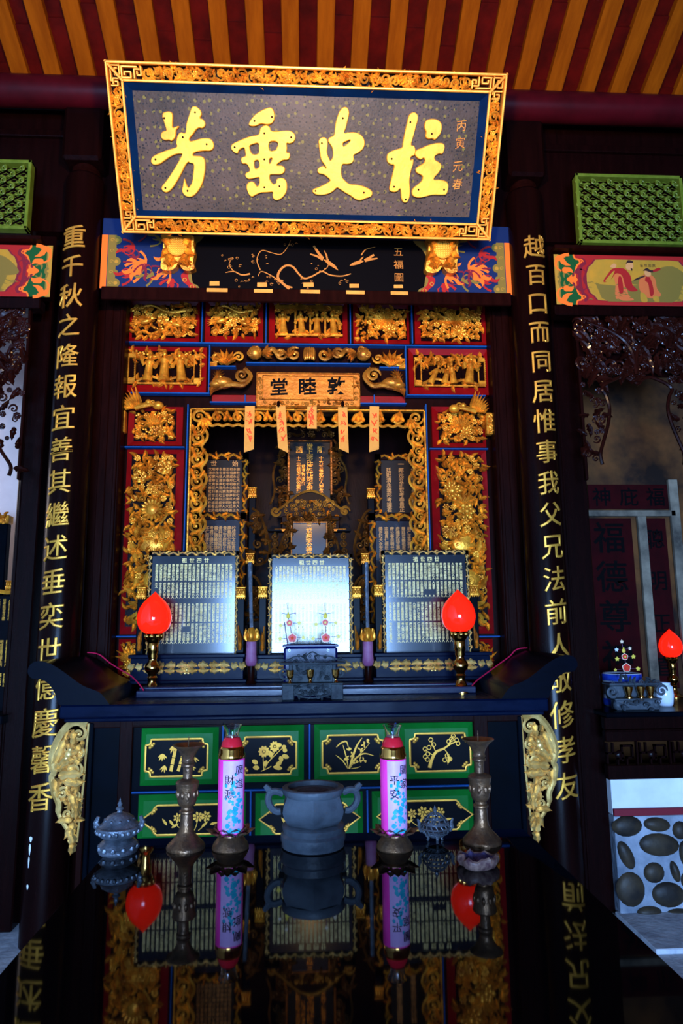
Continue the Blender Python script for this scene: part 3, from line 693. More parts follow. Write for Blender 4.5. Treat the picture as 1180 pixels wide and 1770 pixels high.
for (u, v, w, h) in ((51, 1452, 6, 9), (49, 1470, 4, 18), (47, 1492, 3, 18), (45, 1535, 4, 8)):
    p = P(u, v, 4.05); a = (p.x - fr0.x) / (35 * K(4.05)); r_ = 35 * K(4.05) + .0008
    pts = [((p.x - fr0.x + w * .5 * K(4.05) * math.cos(q) * (1 + .3 * math.sin(3 * q))), p.z + h * .5 * K(4.05) * math.sin(q)) for q in [k_ * PI / 5 for k_ in range(10)]]
    b.add([Vector((fr0.x + r_ * math.sin(max(-1.3, min(1.3, x / (35 * K(4.05)))) ), fr0.y - r_ * math.cos(max(-1.3, min(1.3, x / (35 * K(4.05))))), z)) for x, z in pts], [list(range(10))])
o = b.build('chipped_paint', PLAST, lc); o['label'] = 'pale chips where the lacquer has flaked off'

# ================================================================== ornament fill
def fill(mb, fr, a0, a1, b0, b1, cell, rg, avoid=(), mix='llsfp', cbase=0.0, inside=None):
    na = max(1, round((a1 - a0) / cell)); nb = max(1, round((b1 - b0) / cell))
    for i in range(na):
        for j in range(nb):
            a = a0 + (i + .5 + rg.uniform(-.25, .25)) * (a1 - a0) / na; q = b0 + (j + .5 + rg.uniform(-.25, .25)) * (b1 - b0) / nb
            if any((a - x) ** 2 + (q - y) ** 2 < r * r for x, y, r in avoid): continue
            if inside and not inside(a, q): continue
            c = cbase + rg.uniform(-.1, .25) * cell; kd = rg.choice(mix)
            if kd == 'l':
                for _ in range(2): mb.leaf(fr, a + rg.uniform(-.3, .3) * cell, q + rg.uniform(-.3, .3) * cell, c, rg.uniform(0, 6.28), cell * rg.uniform(.9, 1.4), cell * rg.uniform(.45, .7), rg.uniform(-1.3, 1.3), cell * .35, 3, 6)
            elif kd == 's': mb.scroll(fr, a, q, c, cell * rg.uniform(.42, .56), rg.uniform(1.1, 1.6), rg.uniform(0, 6.28), rg.choice((-1, 1)), .28)
            elif kd == 'f': mb.flower(fr, a, q, c, cell * rg.uniform(.45, .62), rg.choice((6, 7, 8)), 2, rg.uniform(0, 1))
            elif kd == 'p': mb.peony(fr, a, q, c, cell * rg.uniform(.45, .6), rg)
            elif kd == 'b':
                for _ in range(3):
                    r = cell * rg.uniform(.16, .26); mb.ell(fr(a + rg.uniform(-.4, .4) * cell, q + rg.uniform(-.4, .4) * cell, c + r * .3), r, r, r, 7, 5)
def wavy(mb, fr, pts, r, n=6, flat=1.0): mb.tube([fr(*p) for p in cat(pts, 5)], r, n, flat, fr.N)
def bird(mb, fr, a, q, c, s, d=1):
    mb.ell(fr(a, q, c + s * .2), s * .42, s * .2, s * .2, 8, 5, (fr.A + fr.B * .3 * d).normalized(), fr.N)
    mb.ell(fr(a + d * s * .42, q + s * .22, c + s * .25), s * .14, s * .14, s * .14, 7, 5)
    mb.tube([fr(a + d * s * .5, q + s * .22, c + s * .25), fr(a + d * s * .72, q + s * .2, c + s * .25)], [s * .06, s * .01], 5)
    for i in range(5): mb.leaf(fr, a - d * s * .1, q + s * .05, c + s * .25, PI / 2 + d * (.2 + .32 * i), s * (.75 - .06 * i), s * .2, .3 * d, s * .08, 1, 6)
    for i in range(4): mb.leaf(fr, a - d * s * .35, q - s * .05, c + s * .15, (PI if d > 0 else 0) + d * (-.35 + .25 * i), s * .7, s * .16, .2, s * .07, 1, 6)

# ================================================================== hanging plaque
YPb, YPt = 3.95, 3.45
pbl, pbr = P(215, 402, YPb), P(845, 415, YPb); ptl, ptr = P(183, 108, YPt), P(873, 128, YPt)
pm = (pbl + pbr) / 2; tm = (ptl + ptr) / 2
PF = Fr(pm, (1, 0, 0), (0, tm.y - pm.y, tm.z - pm.z))
def pab(u, v):
    p = PP(u, v, PF.o, PF.N) - PF.o; return p.dot(PF.A), p.dot(PF.B)
def quad(tl, tr, br, bl):
    q = [pab(*x) for x in (tl, tr, br, bl)]
    return (q[0][0] + q[3][0]) / 2, (q[1][0] + q[2][0]) / 2, (q[2][1] + q[3][1]) / 2, (q[0][1] + q[1][1]) / 2
oa0, oa1, ob0, ob1 = quad((183, 108), (873, 128), (845, 415), (215, 402))
ia0, ia1, ib0, ib1 = quad((215, 143.5), (842, 162.5), (821, 384), (238.6, 374))
fa0, fa1, fb0, fb1 = quad((230, 157), (827.6, 174.4), (811.5, 375), (246.4, 364))
PL = T('hanging_plaque', 'large carved gold-framed plaque leaning from the beam with four big gold characters', 'plaque', pm)
def fieldmat():
    M = mat('speckled_plaque_field', (.030, .018, .007), .42, 0, (.072, .044, .030), 3, .12, 60, spec=.13); nt = M.node_tree; bs = nt.nodes['Principled BSDF']
    src = bs.inputs['Base Color'].links[0].from_socket; mp = [n for n in nt.nodes if n.type == 'MAPPING'][0]
    def spots(scale, r0, r1, rnd):
        v = nt.nodes.new('ShaderNodeTexVoronoi'); v.inputs['Scale'].default_value = scale; v.inputs['Randomness'].default_value = rnd
        nt.links.new(mp.outputs[0], v.inputs['Vector']); g = nt.nodes.new('ShaderNodeMapRange'); g.inputs[1].default_value = r1; g.inputs[2].default_value = r0
        nt.links.new(v.outputs['Distance'], g.inputs[0]); return g.outputs[0]
    for sc, r0, r1, rnd, colr in ((24, .20, .27, .55, (.13, .10, .012)), (55, .20, .34, 1.0, (.010, .007, .006))):
        mx = nt.nodes.new('ShaderNodeMix'); mx.data_type = 'RGBA'; nt.links.new(spots(sc, r0, r1, rnd), mx.inputs[0]); nt.links.new(src, mx.inputs[6]); mx.inputs[7].default_value = (*colr, 1); src = mx.outputs[2]
    nt.links.new(src, bs.inputs['Base Color']); return M
b = MB(); b.box(fa0 - .01, fa1 + .01, fb0 - .01, fb1 + .01, -.02, 0, 0, PF); b.build('plaque_field', fieldmat(), PL)
b = MB()                                                       # blue sloping moulding round the field
q0 = [(fa0, fb0), (fa1, fb0), (fa1, fb1), (fa0, fb1)]; q1 = [(ia0, ib0), (ia1, ib0), (ia1, ib1), (ia0, ib1)]
b.add([PF(x, y, .001) for x, y in q0] + [PF(x, y, .035) for x, y in q1], [(i, (i + 1) % 4, (i + 1) % 4 + 4, i + 4) for i in range(4)], False); b.build('blue_moulding', NAVYB, PL)
b = MB(); w = .014
for (A0, A1, B0, B1, c1) in ((oa0, oa1, ob0, ob1, .055), (ia0 - w, ia1 + w, ib0 - w, ib1 + w, .045)):
    b.box(A0, A1, B0, B0 + w, -.01, c1, .004, PF); b.box(A0, A1, B1 - w, B1, -.01, c1, .004, PF)
    b.box(A0, A0 + w, B0, B1, -.01, c1, .004, PF); b.box(A1 - w, A1, B0, B1, -.01, c1, .004, PF)
for sx, sy in ((0, 0), (1, 0), (0, 1), (1, 1)):
    b.tube([PF((oa0, oa1)[sx], (ob0, ob1)[sy], .045), PF((ia0, ia1)[sx], (ib0, ib1)[sy], .045)], .008, 6)
b.build('gilt_rim', GOLDR, PL)
b = MB(); b.box(oa0 + .01, oa1 - .01, ob0 + .01, ob1 - .01, -.05, -.02, 0, PF); b.build('back_board', WOOD2, PL)
rg = random.Random(11); b = MB(); b2 = [MB() for _ in range(4)]
def border(A0, A1, B0, B1, seed):
    r = random.Random(seed); horiz = (A1 - A0) > (B1 - B0); wd = min(A1 - A0, B1 - B0); key = wd * 1.7
    n = int(((A1 - A0 if horiz else B1 - B0) - 2 * key) / (wd * .82)); L = ((A1 - A0 if horiz else B1 - B0) - 2 * key) / n
    for i in range(n):
        t = key + (i + .5) * L; sg = 1 if i % 2 else -1
        a, q = (A0 + t, (B0 + B1) / 2) if horiz else ((A0 + A1) / 2, B0 + t)
        b.scroll(PF, a, q + (sg * wd * .06 if horiz else 0), .022, wd * .46, 1.5, r.uniform(0, 6.28), sg, .27)
        for _ in range(9): b.leaf(PF, a + r.uniform(-.5, .5) * wd, q + r.uniform(-.4, .4) * wd, .012 + r.uniform(0, .012), r.uniform(0, 6.28), wd * r.uniform(.45, .7), wd * .3, r.uniform(-1.5, 1.5), wd * .14, 3, 6)
        if i % 3 == 1: b.flower(PF, a + L * .5 * (1 if horiz else 0), q + (0 if horiz else L * .5), .024, wd * .24, 6, 2)
    for e in (0, 1):                                           # key-fret corners
        u = wd / 5.2
        for (x0_, y0_, x1_, y1_) in ((.3, .5, 4.2, .5), (4.2, .5, 4.2, 2.6), (4.2, 2.6, 1.6, 2.6), (1.6, 2.6, 1.6, 1.6), (.3, 4.4, 6.6, 4.4), (5.6, .5, 5.6, 3.6), (5.6, 3.6, 7.6, 3.6), (6.8, 1.5, 8.4, 1.5), (6.8, 1.5, 6.8, 2.6), (.5, .5, .5, 4.4), (8.4, 1.5, 8.4, 4.4)):
            g = []
            for (x, y) in ((x0_, y0_), (x1_, y1_)):
                x *= u; y *= u
                if horiz: g.append((A0 + x if e == 0 else A1 - x, B0 + y if e == 0 else B1 - y))
                else: g.append((A0 + y if e == 0 else A1 - y, B0 + x if e == 0 else B1 - x))
            h = u * .33; gi = int(g[0][0] + g[1][0] > oa0 + oa1) + 2 * int(g[0][1] + g[1][1] > ob0 + ob1)
            b2[gi].box(min(g[0][0], g[1][0]) - h, max(g[0][0], g[1][0]) + h, min(g[0][1], g[1][1]) - h, max(g[0][1], g[1][1]) + h, .0, .036, .002, PF)
bw = ia0 - w - (oa0 + w)
border(ia0 - w, ia1 + w, ib1 + w, ob1 - w, 1); border(ia0 - w, ia1 + w, ob0 + w, ib0 - w, 2)
border(oa0 + w, ia0 - w, ob0 + w, ob1 - w, 3); border(ia1 + w, oa1 - w, ob0 + w, ob1 - w, 4)
b.build('carved_border', GOLD, PL); [q.build('key_fret_corner', GOLDR, PL) for q in b2]
def pc(s, off, sc): 
    v = [float(x) for x in s.replace(' ', ',').split(',') if x]; return [pab(v[i] / sc + off[0], v[i + 1] / sc + off[1]) for i in range(0, len(v), 2)]
o1, s1, o2, s2_ = (160, 90), 2.95, (520, 90), 3.105
def big_char(name, outs, label):
    o = MB()
    for out, holes in outs:
        oo = cat(out, 4, True); hh = [cat(h, 3, True) for h in holes]
        def inset(l, d):
            n = len(l); ar = sum(l[i][0] * l[(i + 1) % n][1] - l[(i + 1) % n][0] * l[i][1] for i in range(n)); sg = 1 if ar > 0 else -1; r_ = []
            for i in range(n):
                tx, ty = l[(i + 1) % n][0] - l[i - 1][0], l[(i + 1) % n][1] - l[i - 1][1]; q = math.hypot(tx, ty) or 1
                r_.append((l[i][0] - sg * ty / q * d, l[i][1] + sg * tx / q * d))
            return r_
        o.poly(PF, inset(oo, .004), .024, None, [inset(h, -.004) for h in hh])
        for l, ins in [(oo, inset(oo, .004))] + [(h, inset(h, -.004)) for h in hh]:
            n = len(l)
            o.add([PF(x, y, .0) for x, y in l] + [PF(x, y, .019) for x, y in l] + [PF(x, y, .024) for x, y in ins], [(i, (i + 1) % n, (i + 1) % n + n, i + n) for i in range(n)] + [(i + n, (i + 1) % n + n, (i + 1) % n + 2 * n, i + 2 * n) for i in range(n)], False)
    ob = o.build('gilt_character', GOLDF, PL); ob['label'] = label; return ob
big_char('f', [(pc('358,330 362,312 380,305 400,306 411,320 411,360 412,385 425,382 440,378 442,385 430,398 427,420 422,440 405,455 392,450 375,452 358,445 350,430 355,412 368,403 378,400 370,370 362,345', o1, s1), []),
    (pc('510,282 530,280 552,298 558,320 550,338 565,345 576,362 574,380 560,390 545,388 530,398 515,420 498,440 500,455 520,452 550,443 585,440 608,448 620,470 618,492 600,505 575,505 545,508 520,515 515,528 530,530 555,532 572,545 577,575 574,620 562,670 540,710 515,735 492,740 470,730 458,708 462,685 470,645 480,672 490,690 500,680 510,660 515,620 518,585 514,570 497,566 490,562 475,580 455,620 430,665 405,700 385,715 368,714 355,700 358,682 380,655 410,610 440,560 458,525 455,520 430,522 400,535 370,555 345,572 318,577 302,565 302,545 315,530 345,515 385,500 430,485 428,465 432,440 440,420 455,410 472,415 478,400 480,370 490,335 500,305', o1, s1), [])], 'leftmost big gold character')
big_char('c', [(pc('797,372 805,350 830,320 860,300 890,287 910,285 924,300 929,325 926,350 912,367 890,372 860,368 835,378 812,380', o1, s1), []),
    (pc('850,415 855,392 870,378 888,374 905,385 912,402 940,405 980,402 1010,404 1030,420 1034,440 1024,460 1005,468 990,467 992,490 990,512 1004,515 1006,535 995,550 970,553 945,570 940,578 965,580 980,592 978,612 960,624 920,625 905,628 905,650 920,672 935,668 938,650 955,642 975,645 988,660 992,690 985,720 965,745 940,757 922,748 917,730 918,715 890,716 860,718 835,728 815,738 800,730 790,710 785,690 790,670 808,660 825,665 840,685 850,670 850,650 848,640 820,645 795,648 780,635 782,618 800,608 798,590 785,572 765,570 757,552 762,538 780,530 778,510 772,490 750,500 740,518 722,512 708,495 710,475 728,462 765,445 800,432 840,424', o1, s1),
     [pc('802,482 825,470 845,468 848,495 845,518 815,520', o1, s1), pc('902,462 935,458 945,472 938,490 930,502 903,502', o1, s1), pc('826,560 845,554 850,585 830,595', o1, s1), pc('902,547 915,542 912,555 903,570', o1, s1)])], 'second big gold character from the left')
big_char('s', [(pc('205,320 220,302 235,296 250,303 258,330 250,370 240,410 232,435 260,432 290,432 320,445 338,470 340,500 328,525 300,545 282,555 282,580 270,598 245,603 222,605 215,640 220,670 235,690 260,708 300,712 340,722 370,738 382,755 375,775 350,785 315,797 290,790 265,772 235,755 205,735 192,730 175,745 150,760 115,768 80,765 62,750 68,735 95,725 130,708 155,690 140,672 120,658 95,652 87,635 98,620 120,612 133,625 130,612 108,580 100,540 95,500 95,475 110,460 130,460 142,478 143,500 140,540 150,570 158,582 170,560 168,520 155,495 145,480 150,462 175,448 180,420 185,380 195,345', o2, s2_), [pc('225,490 248,478 262,473 260,482 245,495 228,508', o2, s2_)])], 'third big gold character from the left')
big_char('z', [(pc('575,345 590,328 608,325 624,340 625,365 615,400 605,440 595,475 590,500 605,505 612,530 605,555 590,562 585,580 600,575 600,600 588,640 580,690 583,740 580,780 568,805 550,808 537,790 533,760 530,735 515,748 495,752 475,745 472,725 480,690 490,650 497,610 480,605 462,590 458,565 465,545 490,530 520,520 540,512 545,480 555,430 565,385', o2, s2_), []),
    (pc('662,380 675,365 700,360 730,365 750,385 753,410 745,440 730,460 715,472 700,466 680,468 665,455 668,430 660,410', o2, s2_), []),
    (pc('608,540 620,525 645,515 680,500 720,490 755,490 768,505 765,530 755,548 735,548 715,562 718,580 735,590 750,605 748,625 735,650 715,672 712,685 740,685 770,692 787,710 786,740 775,765 745,768 700,768 660,778 625,782 598,772 592,750 600,730 625,710 645,690 650,670 640,660 618,648 612,630 625,615 650,600 662,585 655,570 640,578 622,570 610,555', o2, s2_), [])], 'rightmost big gold character')
b = MB()
for (u, v) in ((285, 205), (338, 195), (270, 276), (287, 325), (325, 330), (317, 238), (358, 250), (440, 210), (470, 203), (406, 255), (457, 231), (503, 238), (457, 276), (457, 324), (483, 322), (556, 248), (628, 333), (545, 330), (592, 205), (676, 275), (680, 323), (722, 328), (766, 328), (708, 212), (745, 232), (700, 345)):
    a, q = pab(u, v); b = MB(); b.ell(PF(a, q, .0245), .006, .006, .002, 8, 4, PF.A, PF.N); b.build('fixing_nail', WOOD2, PL)

b = MB()
for ch, u, v in (('丙', 797, 217), ('寅', 795, 247), ('元', 791, 287), ('春', 790, 318)):
    a, q = pab(u, v); b = MB(); write(b, ch, lambda x, y, z: PF(a + x, q + y, .002 + z), 21 * 3.6 / F, .02, 0, .0, .12); b.build('small_inscription_character', NAMEG, PL)

# ================================================================== painted lintel with gold bird painting, plaque brackets
YL = 4.16; frl = FY(YL - .001); k = K(YL)
la0, la1, lb0, lb1 = R(174, 413, 883, 504, YL); lcx = (la0 + la1) / 2; lcz = (lb0 + lb1) / 2; LH = lb1 - lb0
LT = T('painted_lintel', 'blue and black painted lintel below the plaque with orange scrolls and gold birds', 'lintel', (lcx, YL, lb0))
b = MB(); b.box(la0, la1, YL, YL + .1, lb0, lb1 + .12, .003); b.build('timber', BLUPT, LT)
OR, OL, RD, MA, BK, GP, YE, LB = [MB() for _ in range(8)]
rg = random.Random(2)
for sd in (1, -1):
    X = lambda q: lcx - sd * (lcx - la0 - q * k)
    OR.poly(frl, [(X(0), lb0), (X(11), lb0), (X(11), lb1), (X(0), lb1)], .0006)
    OL.poly(frl, [(X(12), lb0), (X(27), lb0), (X(27), lb1), (X(12), lb1)], .0006)
    for i in range(5):
        z = lb0 + LH * (i + .5) / 5; OL.disc(frl, X(27), z, (9 if i % 2 == 0 else 5) * k, c=.0008, n=14)
        if i % 2 == 0: YE.disc(frl, X(28), z, 3.6 * k, c=.0012, n=12)
        YE.stroke(frl, [(X(19) + (4 - a_ * .35) * k * math.cos(a_ * .75), z + (4 - a_ * .35) * k * math.sin(a_ * .75)) for a_ in range(9)], 1.1 * k, .0012)
    for i, (u, zq, rot, w_, mr, mm) in enumerate(((40, .06, .3, 5, 1, 'r'), (44, .42, .7, 6, -1, 'o'), (40, .50, -.3, 4, 1, 'm'), (60, .12, .5, 6, 1, 'o'), (70, .70, -.6, 5, -1, 'o'), (38, .92, -.1, 5, -1, 'r'), (84, .05, .6, 4.5, 1, 'l'), (92, .42, .2, 4, -1, 'm'), (88, .80, 0, 4, 1, 'l'), (108, .08, .9, 6, -1, 'r'), (60, .30, 1.2, 4, -1, 'm'), (112, .35, .3, 5, 1, 'o'), (122, .10, 1.0, 5, 1, 'o'), (66, .88, .4, 4, 1, 'm'))):
        mb = {'r': RD, 'o': OR, 'm': MA, 'l': OL}[mm]
        r0 = rot if sd > 0 else PI - rot
        vine(mb, frl, X(u), lb0 + LH * zq, 50 * k, r0, 9, w_ * k * .9, .0014 + i * .0001, mr * sd)
    edge = [(168, -.5), (162, -.42), (154, -.36), (150, -.24), (156, -.16), (146, -.10), (140, .02), (146, .12), (140, .22), (146, .34), (152, .40), (156, .5)]
    e1 = cat([(p - 18, q) for p, q in edge], 4); e2 = cat([(p - 4, q) for p, q in edge], 4); e3 = cat([(p + 9, q) for p, q in edge], 4)
    e4 = cat([(182, -.5), (176, -.42), (168, -.38), (165, -.22), (160, -.1), (158, .05), (162, .2), (170, .34), (180, .42), (186, .5)], 4)
    for e, mb, c in ((e1, LB, .0030), (e2, RD, .0033), (e3, OL, .0036), (e4, BK, .0040)):
        mb.poly(frl, [(X(p), lcz + q * LH) for p, q in e] + [(lcx, lb1), (lcx, lb0)], c)
    for i in range(6): YE.disc(frl, X(edge[i * 2][0] - 1), lcz + edge[i * 2][1] * LH * .9, 4 * k, c=.0037, n=12); RD.disc(frl, X(edge[i * 2][0] - 1), lcz + edge[i * 2][1] * LH * .9, 2.6 * k, c=.0039, n=12)
def lp(u, v): p = P(u, v, YL); return p.x, p.z
def br(pts, w0, w1):
    q = cat([lp(*p) for p in pts], 5); GP.stroke(frl, q, [(w0 + (w1 - w0) * i / len(q)) * k for i in range(len(q))], .005)
br([(500, 500), (488, 490), (480, 480), (484, 468), (494, 460), (506, 462), (516, 474), (526, 482), (540, 478), (556, 470), (570, 476), (590, 478), (606, 474)], 5, 2)
br([(505, 498), (490, 492), (470, 478), (452, 470), (446, 478)], 3, 1); br([(432, 474), (418, 476), (404, 470), (390, 472)], 3.5, 1); br([(404, 470), (396, 458), (402, 446)], 1.6, .8)
br([(450, 468), (444, 450), (452, 434), (470, 438), (486, 440), (498, 426), (502, 416)], 2, .8); br([(556, 470), (566, 462), (568, 448)], 1.6, .8); br([(624, 442), (632, 432), (648, 428)], 2.4, 1)
for _ in range(60):
    u, v = rg.choice(((400, 455), (450, 450), (470, 488), (530, 492), (545, 462), (500, 425), (600, 490), (420, 488), (395, 448)))
    a, q = lp(u + rg.uniform(-16, 16), v + rg.uniform(-9, 9)); r = rg.uniform(1.2, 2.6) * k
    GP.stroke(frl, [(a + r * math.cos(t * .7), q + r * math.sin(t * .7)) for t in range(9)], .7 * k, .005) if rg.random() < .5 else GP.stroke(frl, [(a, q), (a + r, q + r * .8), (a + 2.4 * r, q + r * .4)], [.3 * k, 1.5 * k, .2 * k], .005)
for (u, v, dx) in ((560, 450, 1), (628, 452, -1)):             # two gold birds
    for pts, w_ in (([(0, 0), (8, 5), (18, 12), (24, 18)], (2, 9, 7, 1)), ([(-2, -2), (-10, -12), (-18, -24)], (7, 6, 5)), ([(-2, 0), (-12, -6), (-24, -10)], (6, 5, 3)), ([(6, 2), (4, -8), (0, -16)], (4, 4, 1))):
        if dx < 0: pts = [(-p, q * .45 + (p * .0)) for p, q in pts]
        GP.stroke(frl, [lp(u + p, v + q) for p, q in pts], [x * k * .8 for x in w_], .0055)
for i, ch in enumerate('五福圖'):
    a, q = lp(688 + i * .5, 436 + i * 22); write(GP, ch, lambda x, y, z: frl(a + x, q + y, .005), 19 * k)
YB_ = MB()
for (u, v, w_, h) in ((371, 491, 18, 9), (453, 493, 18, 9), (533, 493, 19, 9), (612, 495, 18, 8), (688, 496, 17, 7)):
    a, q = lp(u, v); YB_.poly(frl, [(a - w_ * k / 2, q - h * k / 2), (a + w_ * k / 2, q - h * k * .45), (a + w_ * k * .48, q + h * k / 2), (a - w_ * k / 2, q + h * k * .45)], .006, .007)
for mb, mt, nm in ((OR, ORNG, 'orange_scrolls'), (OL, OLIV, 'olive_border'), (RD, REDPT, 'red_border'), (MA, PURPT, 'maroon_scrolls'), (BK, INK, 'black_cartouche'), (GP, BRPT, 'gold_bird_painting'), (YE, YELPT, 'yellow_rosettes'), (LB, BLUPT, 'blue_edge'), (YB_, PAPER, 'torn_paper_scrap')):
    mb.build(nm, mt, LT)
b = MB(); z0 = P(530, 523, 4.14).z; b.box(la0 + .02, la1 - .02, 4.13, 4.158, z0, lb0, .004)
sb = tag(b.build('shrine_head_rail', WOOD2), 'purple-brown rail between painted lintel and the carved shrine', 'rail')
b = MB()
for (u, w_) in ((375, 38), (455, 34), (536, 36), (614, 34), (690, 32)):
    a = P(u, 508, 4.13).x; b.box(a - w_ * k / 2, a + w_ * k / 2, 4.128, 4.13, lb0 - 8 * k, lb0 - 1 * k)
b.build('torn_paper_scrap', PAPER, sb)
def bracket(u, v, label):
    Y0 = 4.14; p = P(u, v, 3.98); t = T('plaque_bracket', label, 'bracket', (p.x, Y0, p.z - .12)); k = K(4.05); fr = Fr((p.x, 4.04, p.z), (1, 0, 0), (0, -.25, 1)); b = MB()
    ol = [(-26, 20), (-30, 30), (-18, 31), (0, 27), (18, 31), (30, 29), (29, 14), (31, 0), (28, -16), (30, -29), (16, -33), (6, -27), (2, -17), (-4, -27), (-14, -33), (-30, -30), (-30, -14), (-27, 2)]
    oo = cat([(x * k, y * k) for x, y in ol], 4, True)
    b.poly(fr, oo, -.10, -.012, smooth=True)
    for a, L, x, y in ((-2.1, 24, -10, -6), (-1.05, 24, 10, -6), (-2.6, 22, -14, 2), (-.5, 22, 14, 2), (2.5, 20, -12, 12), (.6, 20, 12, 12), (-1.57, 14, -16, -14), (-1.57, 14, 16, -14), (-1.9, 16, -8, -12), (-1.2, 16, 8, -12)):
        b.leaf(fr, x * k, y * k, -.014, a, L * k, 17 * k, .4, .035, 1, 8)
    b.build('leaf_body', GOLD, t)
    b = MB(); c = fr(0, 9 * k, .012); ax = (fr.N + fr.B * .12).normalized()
    b.lathe([(17 * k, -.035), (18 * k, -.012), (18 * k, .0), (15.5 * k, .006), (15 * k, .002)], c, 22, ax)
    f2 = Fr(c, fr.A, fr.B)
    for i in range(-4, 5):
        for j in range(-4, 5):
            if i * i + j * j <= 18: b.ell(f2(i * 3.3 * k, j * 3.3 * k, .004), 1.8 * k, 1.8 * k, .006, 6, 4, f2.A, f2.N)
    b.build('seed_head', GOLDF, t); return t
bracket(303, 426, 'gilt sunflower bracket under the left end of the big plaque'); bracket(768, 431, 'gilt sunflower bracket under the right end of the big plaque')
# ================================================================== shrine cabinet
YSH = 4.50; k = K(YSH); frs = FY(YSH)
sx0, sx1 = P(207, 800, YSH).x, P(858, 800, YSH).x; szt = P(530, 480, YSH).z
SH = T('shrine_cabinet', 'tall red and gold carved shrine cabinet holding the ancestral tablets', 'shrine', ((sx0 + sx1) / 2, YSH, 0))
ZLED = 1.26
ox0, ox1 = P(330, 900, YSH).x, P(736, 900, YSH).x; ozt = P(530, 712, YSH).z
b = MB(); b.box(sx0, ox0, YSH + .03, YSH + .1, ZLED, szt); b.box(ox1, sx1, YSH + .03, YSH + .1, ZLED, szt); b.box(ox0, ox1, YSH + .03, YSH + .1, ozt, szt); b.build('facade_board', WOOD2, SH)
b = MB(); b.box(sx0, sx1, 5.5, 5.55, 0, szt); b.box(sx0, sx0 + .04, YSH + .1, 5.5, 0, szt); b.box(sx1 - .04, sx1, YSH + .1, 5.5, 0, szt); b.box(sx0, sx1, YSH + .1, 5.5, szt - .3, szt); b.build('cabinet_case', WOOD2, SH)
b = MB(); b.box(sx0, sx1, YSH + .04, 5.5, 0, 1.24); b.build('base_cabinet', WOOD, SH)
